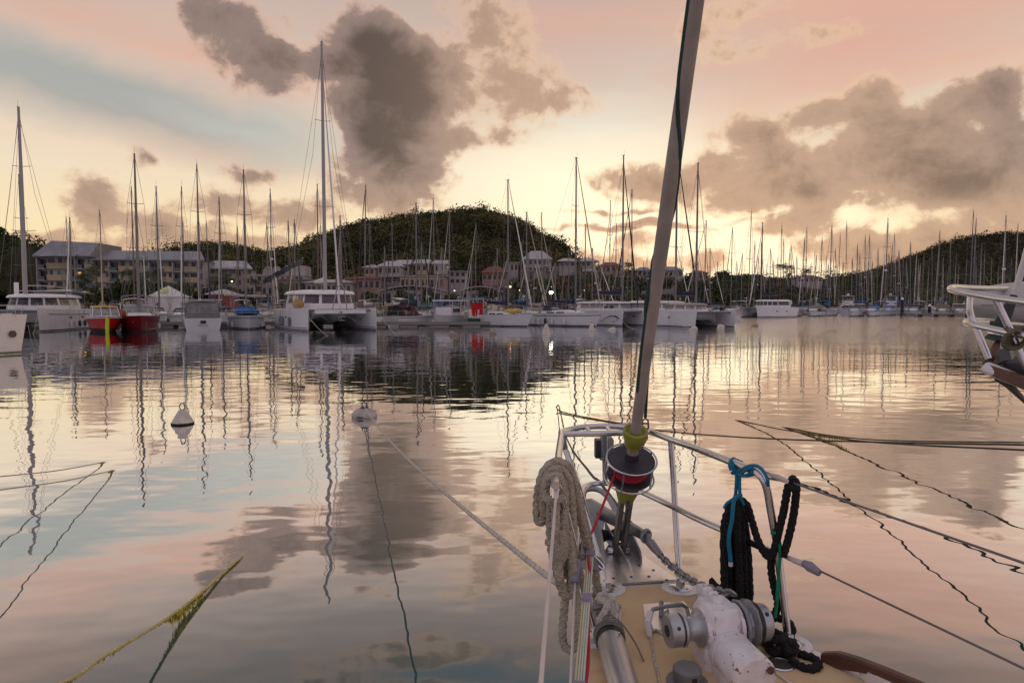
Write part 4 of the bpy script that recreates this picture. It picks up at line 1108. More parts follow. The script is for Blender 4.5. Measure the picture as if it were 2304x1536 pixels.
cB = catamaran('white catamaran with rounded cabin and grey sail bag just right of the furled stay', None, (0, 0, 0), 0, L=12.5, B=6.9, hb=1.7, fb=1.85, top=22.5, cover=M_greyc, furl=M_black, cabh=1.15, cabt=(-.34, .2), nwin=4, winm=M_clear)
place_bow(cB, 1552, 736, radians(214), (3.45 - .85, 6.25, 0)); 
cC = catamaran('white catamaran with navy boom cover and beige tent, rightmost of the near row', None, (0, 0, 0), 0, L=11.8, B=6.6, hb=1.5, fb=1.8, top=19.3, cover=M_navy, furl=None, cabh=.95, cabt=(-.34, .2), nwin=3, winm=M_clear, roofm=M_beige)
place_bow(cC, 1656, 737, radians(196), (-(3.3 - .75), 5.9, 0))
cD = catamaran('white catamaran with a row of small dark windows behind the near row', None, (0, 0, 0), 0, L=12, B=6.6, hb=1.6, fb=1.9, top=19, cover=M_navy, furl=M_whitec, cabh=1.5, cabt=(-.36, .22), nwin=5)
place_bow(cD, 1657, 713, radians(120), (3.3 - .8, 6.0, 0))

# -- small motorboats filling the gaps of the rows
def small_motorboat(px, py, rz, label, L=7.5, canvas=M_navy, roof='hood', hull_m=M_gel, dy=0.0, stern_out=False):
    p = at_px(px, py); root = thing('motorboat', (p.x, p.y + dy, 0), label, 'motorboat', None, rz)
    h = Hull(L, L * .34, 1.05, .9, .9, -.1, .22)
    part(h.mesh(), 'hull', hull_m, root); part(h.band(.02, .12), 'boot_stripe', M_anti, root); part(h.deck(), 'deck', M_deckg, root); part(h.band(.90, .99, .03, absz=False), 'rubbing_strake', canvas if roof != 'tent' else M_greyc, root)
    cabin_parts(root, h, .42, .88, .55, .62)
    w = L * .15
    if roof == 'hood': hood_parts(root, -L * .12, 1.35, w, 1.0, 1.3, canvas)
    elif roof == 'tent':
        mb = MB(); mb.loft([[Vector((s_ * x, y, z)) for s_, x, z in ((1, w * 1.15, 1.05), (1, w, zt), (0, 0, zt + .3), (-1, w, zt), (-1, w * 1.15, 1.05))] for y, zt in ((-L * .46, 1.9), (-L * .2, 2.3), (L * .02, 2.1), (L * .12, 1.5))], closed=False, cap=False); o = part(mb, 'canvas_tent', canvas, root)
        for s_ in (1, -1):
            q = MB(); q.poly([(s_ * (w * 1.12 + .02), -L * .4, 1.35), (s_ * (w * 1.12 + .02), -L * .05, 1.4), (s_ * (w * 1.02 + .02), -L * .05, 1.95), (s_ * (w * 1.02 + .02), -L * .4, 1.85)]); part(q, 'clear_window', M_clear, o, smooth=0)
    else:
        mb = MB(); mb.bbox(-w * 1.1, w * 1.1, -L * .30, L * .08, 2.55, 2.66, .05); part(mb, 'hardtop', canvas, root)
        for s_ in (1, -1):
            for y in (-L * .28, L * .05): mb = MB(); mb.tube([(s_ * w, y, 1.1), (s_ * w, y, 2.56)], .035, 5); part(mb, 'hardtop_post', M_rail, root)
        mb = MB(); mb.poly([(-w, L * .06, 1.55), (w, L * .06, 1.55), (w * .95, -L * .0, 2.3), (-w * .95, -L * .0, 2.3)]); part(mb, 'windscreen', M_clear, root, smooth=0)
    mb = MB(); mb.bbox(-.22, .22, -L/2 - .35, -L/2 + .05, .45, 1.55, .08); part(mb, 'outboard_motor', M_black if L > 7 else M_navy, root)
    rail_parts(root, h, .7, .5, False, False)
    fender_parts(root, h, (.35, .6), 1, M_fend); fender_parts(root, h, (.35, .6), -1, M_fend)
    return root
r30 = radians(30)
small_motorboat(394, 738, r30 + .1, 'white motorboat with a navy cover between the dark red sailboat and the grey-covered yacht', 7.0, M_navy, 'hood', M_gelw, 5.0)
small_motorboat(607, 736, pi + r30, 'white motorboat with a dark hardtop between the blue dinghy yacht and the big catamaran', 7.5, M_black, 'top', M_gel, 5.0)
small_motorboat(872, 731, pi + .5, 'boat under a big olive tan awning beside the right bow of the big catamaran', 8.5, M_tanc, 'tent', M_gel, 5.5)
small_motorboat(922, 730, r30, 'white motorboat with turquoise hardtop behind the left end of the timber pontoon', 6.8, M_teal, 'top', M_gelw, 14.0)
small_motorboat(1000, 730, pi + .2, 'white motorboat with a grey tent behind the middle of the timber pontoon', 7.0, M_greyc, 'tent', M_gelw, 13.0)
small_motorboat(1068, 729, r30, 'white motorboat with a navy hood behind the red cloth', 7.2, M_navy, 'hood', M_gel, 14.0)
small_motorboat(1110, 729, pi + .4, 'cream motorboat with an ochre tent behind the small white sloop', 7.0, M_beige, 'tent', M_cream, 13.0)
for px, lab, cv, rf, L in [(1742, 'white motorboat with beige tent in the far row, just right of the windowed catamaran', M_beige, 'tent', 8.0), (1786, 'white motorboat with navy hood in the far row left part', M_navy, 'hood', 8.5), (1838, 'white motorboat with grey tent in the far row middle', M_greyc, 'tent', 8.5),
                           (1930, 'white motorboat with white hardtop in the far row, right of the flybridge yacht', M_whitec, 'top', 8.5), (1968, 'white motorboat with blue hood in the far row left of the dark pile', M_blue, 'hood', 8.0), (2062, 'white motorboat with navy hood behind the far pontoon', M_navy, 'hood', 8.0), (2128, 'white motorboat with olive tent right of the far pontoon', M_tanc, 'tent', 8.0), (2165, 'white motorboat with white hardtop near the steel pulpit', M_whitec, 'top', 8.0)]:
    small_motorboat(px, 711, radians(143), lab, L, cv, rf, M_gelw, 1.0)
# ------------------------------------------------------------------ town behind the marina
M_wallw = mat('white_render_wall', (.38, .355, .345), .85, var=.12, vscale=.3)
M_wally = mat('yellow_render_wall', (.44, .36, .23), .85, var=.12, vscale=.3)
M_wallp = mat('peach_render_wall', (.40, .30, .23), .85, var=.12, vscale=.3)
M_wallg = mat('grey_metal_roof', (.22, .22, .24), .5, var=.12, vscale=.4)
M_roofl = mat('pale_metal_roof', (.40, .38, .40), .45, var=.12, vscale=.4)
M_roofr = mat('red_tile_roof', (.19, .065, .05), .8, var=.2, vscale=.6)
M_wallo = mat('pink_wall', (.34, .23, .20), .85, var=.12, vscale=.3)
M_dark = mat('dark_opening', (.02, .018, .02), .3, var=.2)
M_glz = mat('balcony_glass', (.06, .10, .12), .12, var=.2)
M_trunk = mat('palm_trunk', (.11, .085, .06), .9, var=.3, vscale=3)
M_palm = mat('palm_fronds', (.035, .05, .016), .7, attr='leafcol', var=.2)
BOXMESH = {}
def boxcopy(name, parent, m, x0, x1, y0, y1, z0, z1):
    # pieces share one unit box per material
    key = (name, m.name)
    if key not in BOXMESH:
        me = bpy.data.meshes.new(name)
        mb = MB(); mb.box(-.5, .5, -.5, .5, -.5, .5); me.from_pydata([tuple(v) for v in mb.v], [], mb.f); me.materials.append(m); fin(me, 0); BOXMESH[key] = me
    o = bpy.data.objects.new(name, BOXMESH[key]); COL.objects.link(o); o.parent = parent
    o.location = ((x0+x1)/2, (y0+y1)/2, (z0+z1)/2); o.scale = (abs(x1-x0), abs(y1-y0), abs(z1-z0))
    return o
def hotel_wing(root, x0, x1, z0, floors, fh, bays, wallm, depth=12, y=0.0, kinds=None, roof=True, roofm=None, slope=0.0, ov=.8):
    # front face at local y, facing -Y
    H = floors * fh
    for f in range(floors):
        zb = z0 + f * fh
        mb = MB(); mb.box(x0, x1, y + .9, y + depth, zb, zb + fh); part(mb, 'storey', M_wallw, root)
        bw = (x1 - x0) / bays
        for b in range(bays):
            a = x0 + b * bw; kd = (kinds[b % len(kinds)] if kinds else ('y', 'w', 'b')[(b) % 3])
            if kd == 'y':
                boxcopy('wall_panel', root, wallm, a, a + bw, y + .3, y + .9, zb, zb + fh * .5)
                wl_a, wl_b = random.choice(((.25, .75), (.08, .92), (.35, .9), (.3, .62))); boxcopy('window', root, random.choice((M_dark, M_dark, M_glz)), a + bw * wl_a, a + bw * wl_b, y + .84, y + .897, zb + fh * .52, zb + fh * random.choice((.88, .92)))
            elif kd == 'w':
                boxcopy('wall_panel', root, M_wallw, a + bw * .72, a + bw, y + .35, y + .9, zb, zb + fh * .97)
                boxcopy('window', root, M_dark, a + bw * .15, a + bw * .6, y + .85, y + .898, zb + fh * .3, zb + fh * .85)
            else:
                boxcopy('balcony', root, M_wallw, a, a + bw, y - .5, y + .89, zb - .1, zb + .12)
                boxcopy('balcony_rail', root, M_glz, a + .05, a + bw - .05, y - .48, y - .42, zb + .13, zb + 1.0)
                boxcopy('window', root, M_dark, a + bw * .08, a + bw * .92, y + .84, y + .896, zb + .1, zb + fh * .82)
                boxcopy('wall_fin', root, M_wallw, a - .1, a + .1, y - .5, y + .88, zb + .13, zb + fh - .15)
    if roof:
        mb = MB(); zt = z0 + H
        mb.loft([[Vector((x0 - .4, y - ov, zt)), Vector((x1 + .4, y - ov, zt))], [Vector((x0 - .4, y - ov, zt + .35)), Vector((x1 + .4, y - ov, zt + .35))], [Vector((x0 + .3, y + depth * .5, zt + .35 + slope)), Vector((x1 - .3 - slope * .8, y + depth * .5, zt + .35 + slope))], [Vector((x0 - .4, y + depth + ov, zt + .1)), Vector((x1 + .4, y + depth + ov, zt + .1))]], closed=False, cap=False)
        mb.poly([(x0 - .4, y - ov, zt), (x1 + .4, y - ov, zt), (x1 + .4, y + depth + ov, zt), (x0 - .4, y + depth + ov, zt)])
        part(mb, 'roof', roofm or M_wallg, root, smooth=0)
def land_root(name, px, py, Y, label, cat, yaw=0.0, group=None):
    p = P(px, py, Y)
    return thing(name, (p.x, p.y, p.z), label, cat, group, yaw)
def mpp(Y): return Y / F
bank_out = [(1030, 690), (1060, 660), (1120, 644), (1180, 634), (1240, 629), (1300, 624), (1360, 625), (1420, 629), (1480, 632), (1560, 634), (1640, 640), (1720, 650), (1800, 665)]
hzb, xrb = hill(bank_out, 215, 40, 60, name='bank', crown=1.2)
forest('bank_shrubs', hzb, xrb, 215, 40, 60, 2.9, 2.0, 75, .40, [(.062, .075, .022), (.045, .058, .018), (.08, .092, .03)], 'dark green shrubs and trees on the bank below the hillside houses')
# hotel: tall block on the left, then the long wing bending away
Yh = 172.0
hb_ = thing('hotel_block', (P(88, 680, Yh).x, Yh, 1.1), 'tall yellow and white hotel block with a high grey roof, left of the long wing', 'hotel')
w1 = (207 - 88) * mpp(Yh)
hotel_wing(hb_, 0, w1, 1.5, 4, 2.95, 7, M_wally, 12, 0, ['b', 'y', 'y', 'y', 'b', 'b', 'y'], roof=False)
mb = MB(); mb.loft([[Vector((-.6, -.9, 13.3)), Vector((w1 + .5, -.9, 13.3))], [Vector((-.6, -.9, 13.7)), Vector((w1 + .5, -.9, 13.7))], [Vector((1.6, 3.0, 17.6)), Vector((w1 + .5, 3.0, 17.0))], [Vector((1.6, 13, 17.4)), Vector((w1 + .5, 13, 16.8))]], closed=False, cap=False)
mb.poly([(w1 + .5, -.9, 13.3), (w1 + .5, -.9, 13.7), (w1 + .5, 3, 17.0), (w1 + .5, 13, 16.8), (w1 + .5, 13, 13.3)]); mb.poly([(-.6, -.9, 13.3), (w1 + .5, -.9, 13.3), (w1 + .5, 13, 13.3), (1.6, 13, 13.3)]); part(mb, 'roof', M_wallg, hb_, smooth=0)
mb = MB(); mb.loft([[Vector((x, -1.6 - 1.6 * sin((x - 1.5) / 9 * pi), 13.28)) for x in [1.5 + 9 * k / 10 for k in range(11)]], [Vector((x, -.88, 13.95)) for x in [1.5 + 9 * k / 10 for k in range(11)]]], closed=False, cap=False); part(mb, 'canopy', M_wallg, hb_)
lit = boxcopy('lit_window', hb_, mat('lit_window_glow', (.8, .5, .15), .5, emit=((1.0, .52, .12), 1.6)), 9.6, 10.3, .80, .88, 8.6, 9.5)
mb = MB(); mb.box(-.3, w1 + .3, -2.2, 12, -.2, 1.5); part(mb, 'ground_storey', M_wallp, hb_)
hw = thing('hotel_wing', (P(207, 680, Yh).x, Yh + 1, 1.1), 'long four storey yellow and white hotel wing with rows of balconies', 'hotel', None, radians(9))
w2 = (430 - 207) * mpp(Yh) * 1.06
hotel_wing(hw, 0, w2, 1.5, 4, 2.75, 14, M_wally, 12, 0, ['y', 'y', 'b', 'y', 'y', 'w', 'y', 'b'], slope=2.6)
mb = MB(); mb.box(0, w2, -.2, 12, -.2, 1.5); part(mb, 'ground_storey', M_wallp, hw)
he = thing('hotel_end_block', (P(438, 680, Yh + 10).x, Yh + 10, 1.1), 'pale yellow end block of the hotel with a hipped grey roof', 'hotel', None, radians(14))
w3 = (556 - 438) * mpp(Yh + 10) * 1.03
hotel_wing(he, 0, w3, 1.0, 4, 2.45, 7, M_wally, 11, 0, ['y', 'w', 'y', 'b'], slope=2.2, roofm=M_roofl)
# peach apartments with two round gables
pa = thing('apartment_house', (P(560, 680, 178).x, 178, 1.1), 'peach apartment house with two round gables behind the palms', 'building', None, radians(6))
wp = (682 - 560) * mpp(178)
hotel_wing(pa, 0, wp, 0.6, 3, 2.75, 9, M_wallp, 10, 0, ['w', 'y', 'w'], roof=False)
mb = MB(); mb.box(-.2, wp + .2, .6, 10, 8.85, 9.2); part(mb, 'parapet', M_wallw, pa)
for cx in (4.8, 7.0):
    mb = MB(); mb.prism([(cx + 1.35 * cos(a), 9.2 + 2.2 * sin(a)) for a in [pi * k / 12 for k in range(13)]], .4, Matrix(((1, 0, 0, 0), (0, 0, 1, .7), (0, 1, 0, 0), (0, 0, 0, 1)))); part(mb, 'round_gable', M_wallw, pa)
mb = MB(); mb.box(wp - 5.2, wp, 1.5, 10, 9.2, 11.6); part(mb, 'upper_storey', M_wallw, pa)

def house(name, px0, px1, py_base, Y, wallh, label, wallm=M_wallw, roofm=M_roofl, pitch=.35, nwin=3, storeys=1, hip=True, depth=8, porch=False, yaw=0.0, ov=.5, group=None, cat='house'):
    s = mpp(Y); p = P((px0 + px1) / 2, py_base, Y); w = (px1 - px0) * s
    root = thing(name, (p.x, p.y, p.z), label, cat, group, yaw)
    mb = MB(); mb.box(-w/2, w/2, 0, depth, -3 if Y > 190 else -8, wallh); part(mb, 'wall', wallm, root)
    zt = wallh; r = min(w, depth) * .5 * pitch * 2
    mb = MB(); o = ov; i = (w * .28 if hip else 0)
    a = [Vector((-w/2 - o, -o, zt)), Vector((w/2 + o, -o, zt)), Vector((w/2 + o, depth + o, zt)), Vector((-w/2 - o, depth + o, zt))]
    b = [v + Vector((0, 0, .18)) for v in a]; c = [Vector((-w/2 + i - (0 if hip else o), depth/2, zt + r)), Vector((w/2 - i + (0 if hip else o), depth/2, zt + r))]
    mb.v = [tuple(v) for v in a + b + c]; mb.f = [(3, 2, 1, 0), (0, 1, 5, 4), (1, 2, 6, 5), (2, 3, 7, 6), (3, 0, 4, 7), (4, 5, 9, 8), (6, 7, 8, 9), (5, 6, 9), (7, 4, 8)]
    part(mb, 'roof', roofm, root, smooth=0)
    fh = wallh / storeys
    for f in range(storeys):
        for k in range(nwin):
            x = -w/2 + w * (k + .5) / nwin; ww = w / nwin * .28
            boxcopy('window', root, M_dark, x - ww, x + ww, -.05, .05, f * fh + fh * .3, f * fh + fh * .8)
    if porch:
        boxcopy('balcony', root, M_wallw, -w/2, w/2, -1.6, -.01, wallh * .42, wallh * .5)
        for k in range(4): boxcopy('balcony_post', root, M_wallw, -w/2 + .1 + (w - .4) * k / 3, -w/2 + .3 + (w - .4) * k / 3, -1.55, -1.4, wallh * .5, wallh * .98)
    return root
house('hillside_villa', 692, 742, 614, 300, 5, 'white flat roofed villa on the slope just above the big catamaran', roofm=M_wallw, pitch=.02, nwin=5, storeys=2, porch=True)
house('quayside_building', 820, 843, 640, 175, 4.2, 'narrow grey gabled building left of the row of pale roofed houses', M_wallp, M_roofl, .4, 2, 2)
house('marina_office', 852, 902, 640, 178, 4.6, 'pale roofed pavilion with dark verandas, left of the row of houses', M_wallw, M_roofl, .3, 5, 2, porch=True)
house('row_house', 892, 920, 634, 184, 4.6, 'pale roofed row house, first from the left of three', M_wallw, M_roofl, .45, 2, 2, hip=False)
house('row_house', 935, 962, 634, 184, 4.8, 'pale roofed yellow walled row house, middle of three', M_wally, M_roofl, .45, 2, 2, hip=False)
house('row_house', 978, 1003, 634, 184, 4.7, 'pale roofed row house with an open loggia, right of three', M_wallw, M_roofl, .45, 2, 2, hip=False, porch=True)
house('hillside_house', 948, 990, 598, 300, 2.8, 'red hipped roof house alone among the trees on the round hill', M_wallw, M_roofr, .6, 3, 1)
house('quayside_building', 900, 1000, 660, 168, 4.2, 'long low orange and cream shop row below the pale roofed houses', M_wallp, M_wallw, .03, 9, 1, hip=False)
house('marina_shed', 1012, 1048, 640, 190, 3.6, 'small white flat roofed shed right of the shop row', M_wallw, M_wallw, .05, 3, 2, hip=False)
house('long_house', 1085, 1140, 634, 205, 2.6, 'long red roofed house below the round hill, left one', M_wallo, M_roofr, .3, 5, 1)
house('long_house', 1172, 1200, 632, 210, 2.6, 'short red roofed house beside the orange lamp', M_wallo, M_roofr, .3, 3, 1)
house('white_terrace', 1138, 1166, 614, 215, 3.2, 'white flat roofed terrace house below the round hill', M_wallw, M_wallw, .05, 3, 1, hip=False)
house('big_villa', 1178, 1240, 614, 235, 4.6, 'large pale villa with hipped roof on the hill shoulder', M_wallw, M_roofl, .4, 6, 2)
house('big_villa_annex', 1226, 1254, 618, 230, 2.6, 'white balcony annex at the right end of the large pale villa', M_wallw, M_wallw, .05, 3, 1, hip=False, porch=True)
house('pavilion_house', 1260, 1294, 602, 250, 2.2, 'pavilion house with low pyramid roof against the sky, left one', M_wallw, M_roofl, .26, 3, 1, ov=1.2)
house('pavilion_house', 1308, 1340, 602, 250, 2.2, 'pavilion house with low pyramid roof against the sky, right one', M_wallw, M_roofl, .3, 3, 1, ov=1.2)
house('terrace_house', 1306, 1344, 622, 240, 1.8, 'low terrace house with pale roof below the right pavilion', M_wallw, M_roofl, .14, 3, 1)
house('tiled_house', 1352, 1398, 613, 262, 2.4, 'house with broad tiled roof on the ridge', M_wallp, M_roofr, .22, 4, 1)
house('long_low_house', 1368, 1436, 634, 235, 1.6, 'long low house with a pale pink roof line below the ridge', M_wallw, mat('pale_pink_roof', (.5, .3, .25), .7), .06, 6, 1)
house('ridge_house', 1434, 1466, 622, 268, 2.2, 'grey roofed ridge house left of the furled stay', M_wallw, M_wallg, .3, 3, 1)
house('ridge_house', 1494, 1536, 624, 268, 2.6, 'grey roofed ridge house just right of the furled stay', M_wallw, M_wallg, .25, 4, 1)
house('ridge_house', 1562, 1592, 630, 268, 2.6, 'brown tiled ridge house left of the round dark tree', M_wallp, M_roofr, .25, 3, 1)
house('boat_shed', 1486, 1520, 652, 225, 2.0, 'white sided boat shed with red gable right of the furled stay', M_wallw, M_roofr, .5, 3, 1, hip=False)
house('boat_shed', 1552, 1592, 652, 228, 1.2, 'low open boat shed with a pale pink roof', M_wallw, mat('pale_pink_roof', (.5, .3, .25), .7), .1, 3, 1)
house('distant_house', 1795, 1850, 636, 330, 2.2, 'distant red roofed house among trees left of the long hill', M_wallw, M_roofr, .2, 4, 1)
house('distant_house', 2120, 2150, 636, 420, 2.2, 'distant brown roofed house, left one at the foot of the long hill', M_wallp, M_roofr, .25, 3, 1)
house('distant_house', 2190, 2225, 636, 420, 2.2, 'distant pale roofed house, right one at the foot of the long hill', M_wallw, M_roofl, .25, 3, 1)
# vaulted sheds at the quay
def vault(px0, px1, py_base, Y, h, label):
    s = mpp(Y); p = P((px0+px1)/2, py_base, Y); w = (px1-px0)*s
    root = thing('vaulted_shed', (p.x, p.y, p.z), label, 'shed')
    mb = MB(); mb.box(-w/2 + .3, w/2 - .3, .5, 9, -3, h); part(mb, 'wall', M_wallw, root)
    mb = MB(); up = [(x, h + 1.1 * (1 - (2*x/w)**2)) for x in [-w/2 + w*k/14 for k in range(15)]]
    dn = [(x, z - .25) for x, z in reversed(up)]
    mb.prism(up + dn, 10, Matrix(((1,0,0,0),(0,0,1,-.5),(0,1,0,0),(0,0,0,1)))); part(mb, 'vault_roof', M_roofl, root)
    for k in range(5):
        x = -w/2 + w * (k + .5) / 5
        boxcopy('door', root, M_dark if k in (0, 3) else M_glz, x - w * .06, x + w * .06, .44, .52, -1.5, h * .62)
vault(855, 1000, 672, 158, 2.0, 'wide vaulted white shed on the quay, left one')
vault(1035, 1130, 672, 160, 1.9, 'wide vaulted white shed on the quay, right one')
house('quayside_house', 780, 855, 655, 170, 3.0, 'pink upper storeys of a quayside house right of the big catamaran mast', M_wallo, M_roofr, .1, 6, 1)
house('quayside_house', 690, 790, 668, 166, 3.4, 'long white quayside house half hidden behind the big catamaran', M_wallw, M_roofl, .12, 9, 1)
house('quayside_house', 625, 690, 668, 168, 4.2, 'low pink quayside house behind the green bushes', M_wallo, M_wallo, .04, 4, 1, hip=False)
# white marquee with a yellow-green square
pm = P(375, 700, 118)
tent = thing('marquee', (pm.x, pm.y, .9), 'white pointed marquee with a bright yellow square on it', 'tent', None, radians(18))
wt_ = 76 * mpp(118) / 2
mb = MB(); mb.box(-wt_, wt_, 0, 5, -1.5, 3.0); part(mb, 'side_wall', M_whitec, tent)
mb = MB(); a = [Vector((-wt_-.2, -.2, 3.0)), Vector((wt_+.2, -.2, 3.0)), Vector((wt_+.2, 5.2, 3.0)), Vector((-wt_-.2, 5.2, 3.0))]; mb.v = [tuple(v) for v in a] + [(0, 2.5, 5.0)]; mb.f = [(0, 1, 4), (1, 2, 4), (2, 3, 4), (3, 0, 4), (3, 2, 1, 0)]; part(mb, 'roof', M_whitec, tent, smooth=0)
mb = MB(); mb.v = [(-1.0, .62, 3.75), (.0, .62, 3.75), (.0, 1.35, 4.32), (-1.0, 1.35, 4.32)]; mb.v = [(x, y - .16, z + .02) for x, y, z in mb.v]; mb.f = [(0, 1, 2, 3)]; part(mb, 'yellow_panel', M_lime, tent, smooth=0)
house('red_hut', 470, 496, 690, 125, 2.2, 'small red gabled hut behind the stern-on yacht', mat('red_board', (.30, .05, .05), .8), M_roofl, .5, 1, 1)

# ------------------------------------------------------------------ trees that stand alone
def palm(px, py_top, Y, label, fr=2.0, n=21, zb=1.1, col=(.055, .072, .022)):
    p = P(px, py_top, Y); x, y = p.x, p.y; H = p.z - zb - .3
    root = thing('palm_tree', (x, y, zb), label, 'palm', 'palms along the waterfront' if False else None)
    mb = MB(); mb.tube([(0, 0, -1), (.06, 0, H * .3), (.12, .02, H * .7), (.1, 0, H)], [.22, .17, .14, .12], 7); part(mb, 'trunk', M_trunk, root)
    fs = []; cols = []
    for k in range(n):
        a = 2 * pi * k / n + random.random() * .4; el = random.uniform(-.1, 1.1); L = fr * random.uniform(.8, 1.15)
        prev = Vector((.1, 0, H)); d = Vector((cos(a) * cos(el), sin(a) * cos(el), sin(el)))
        for q in range(7):
            nx = prev + d * (L / 7); side = Vector((-sin(a), cos(a), 0)); wd = .55 * fr * .5 * sin(pi * (q + .8) / 8)
            for s in (1, -1):
                for j in range(2):
                    b0 = prev.lerp(nx, j / 2); b1 = prev.lerp(nx, j / 2 + .32); tip = b0 + side * s * wd * 1.6 + d * wd * .5 + Vector((0, 0, -wd * .7))
                    fs.append([b0, b1, tip, tip.lerp(b0, .4)]); cc_ = .7 + random.random() * .6; cols.append([c * cc_ for c in col])
            prev = nx; d = (d + Vector((0, 0, -.30))).normalized()
    V = np.array([[tuple(v) for v in f] for f in fs])
    o = quads_mesh('crown', V, M_palm, np.array(cols), kind=None, parent=root)
    return root
def broad_tree(px, py_top, Y, w_px, label, zb=1.1, tones=((.05, .065, .02),), n=700, leaf=.32, name='broadleaf_tree', cat='tree', trunk=True):
    p = P(px, py_top, Y); R = w_px * mpp(Y) / 2; H = max(p.z - zb, R)
    root = thing(name, (p.x, p.y, zb), label, cat)
    mb = MB(); hb = max(H - R * 1.5, .3)
    mb.tube([(0, 0, -.8), (0, 0, hb * .6), (.05, 0, H - R * .8)], [.28, .22, .12], 7)
    for k in range(5):
        a = k * 1.3; mb.tube([(0, 0, hb), (R * .55 * cos(a), R * .55 * sin(a), hb + R * (.5 + .1 * k))], [.13, .04], 5)
    part(mb, 'trunk', M_trunk, root)
    cs = []; rs = []
    for k in range(7):
        a = random.random() * 2 * pi; q = random.random() ** .5 * R * .62
        cs.append((q * cos(a), q * sin(a), H - R * .55 + random.uniform(-.45, .05) * R)); r = R * random.uniform(.38, .55); rs.append((r, r, r))
    V = leaf_cloud(cs, rs, n // 7, leaf, RNG, .85, .3)
    t = np.array(tones)[RNG.integers(len(tones), size=len(cs))]; cols = np.repeat(t, n // 7, 0) * (.6 + .8 * RNG.random((len(V), 1)))
    quads_mesh('crown', V, M_leaf, cols, kind=None, parent=root)
    return root
PL = [(190, 618, 150, 'tall palm in front of the hotel block, right under its corner', 2.6), (215, 600, 155, 'tall palm where the hotel block meets the long wing', 3.0), (125, 650, 140, 'short palm below the left end of the hotel block', 2.4),
      (292, 610, 152, 'tall palm before the long hotel wing, left one', 2.8), (306, 625, 146, 'lower palm just right of the left wing palm', 2.6), (345, 612, 154, 'tall palm before the middle of the long hotel wing', 2.9),
      (360, 632, 148, 'lower palm above the white marquee', 2.4), (388, 640, 146, 'low palm right of the white marquee', 2.3), (483, 626, 158, 'palm before the pale yellow end block, left one', 2.5), (500, 622, 160, 'palm before the pale yellow end block, right one', 2.7),
      (574, 630, 150, 'single round headed palm before the peach apartment house', 1.7), (420, 648, 146, 'small palm behind the stern-on white yacht', 2.2), (640, 640, 150, 'dark palm clump left of the big catamaran', 2.4)]
for px, py, Y, lab, fr in PL: palm(px, py, Y, lab, fr)
for px, py, Y, lab, fr in [(1757, 596, 350, 'palm on the ridge near the glow, left one', 4.2), (1776, 600, 352, 'palm on the ridge near the glow, middle one', 4.0), (1815, 606, 350, 'palm on the ridge near the glow, right one', 3.8), (1414, 592, 300, 'palm on the ridge left of the furled stay', 3.0)]:
    palm(px, py, Y, lab, fr, 17, 4.0)
GT = ((.05, .066, .02), (.038, .05, .017), (.07, .08, .026))
BT = [(835, 652, 152, 44, 'small dark tree left of the wide vaulted shed'), (905, 648, 150, 44, 'dark tree before the left vaulted shed'), (962, 646, 152, 50, 'dark tree before the orange shop row'), (1020, 650, 150, 50, 'dark tree between the two vaulted sheds'), (1100, 646, 152, 54, 'dark tree before the right vaulted shed'), (760, 655, 150, 40, 'dark tree behind the tall catamaran mast'), (105, 652, 132, 56, 'rounded bush under the far left end of the hotel block'), (200, 645, 136, 66, 'broad dark tree under the right half of the hotel block'), (300, 630, 140, 64, 'tall dark tree in front of the long wing, above the red sailboat'), (352, 652, 134, 60, 'dark bush behind the white marquee'), (410, 640, 142, 60, 'dark tree at the right third of the long wing'), (470, 648, 140, 56, 'dark tree where the long wing meets the end block'), (550, 660, 140, 50, 'dark bush right of the pale yellow end block'), (275, 640, 140, 60, 'wide dark tree behind the red launch'), (325, 648, 138, 50, 'dark bushy tree left of the white marquee'), (240, 652, 138, 46, 'dark bushy tree before the join of the hotel wings'), (150, 660, 134, 50, 'low bushy tree before the hotel block'),
      (440, 650, 142, 52, 'bushy tree right of the white marquee'), (520, 655, 140, 44, 'bushy tree before the pale yellow end block'), (645, 645, 145, 62, 'dark green bush left of the big catamaran roof'), (600, 660, 142, 30, 'small bush by the peach apartment house'),
      (1060, 600, 240, 60, 'tree behind the right vaulted shed'), (1210, 640, 170, 60, 'dark tree below the large pale villa'), (1260, 636, 170, 64, 'dark tree left of the navy boom cover'), (1330, 640, 180, 70, 'dark tree below the pavilions'), (1400, 648, 180, 60, 'dark tree behind the emblem catamaran'), (1160, 648, 172, 50, 'dark tree beside the orange lamp'),
      (1630, 603, 260, 46, 'round dark tree on the ridge against the glow, left one'), (1665, 610, 262, 50, 'round dark tree on the ridge against the glow, right one'), (1700, 614, 300, 56, 'broad low tree right of the round ridge trees'), (1340, 596, 260, 40, 'tree between the pavilion and the tiled house')]
for px, py, Y, w, lab in BT:
    if px < 600 and Y < 150: py, w = py - 15, w * 1.3
    broad_tree(px, py, Y, w, lab, tones=GT, n=700, leaf=.34 * Y / 150)
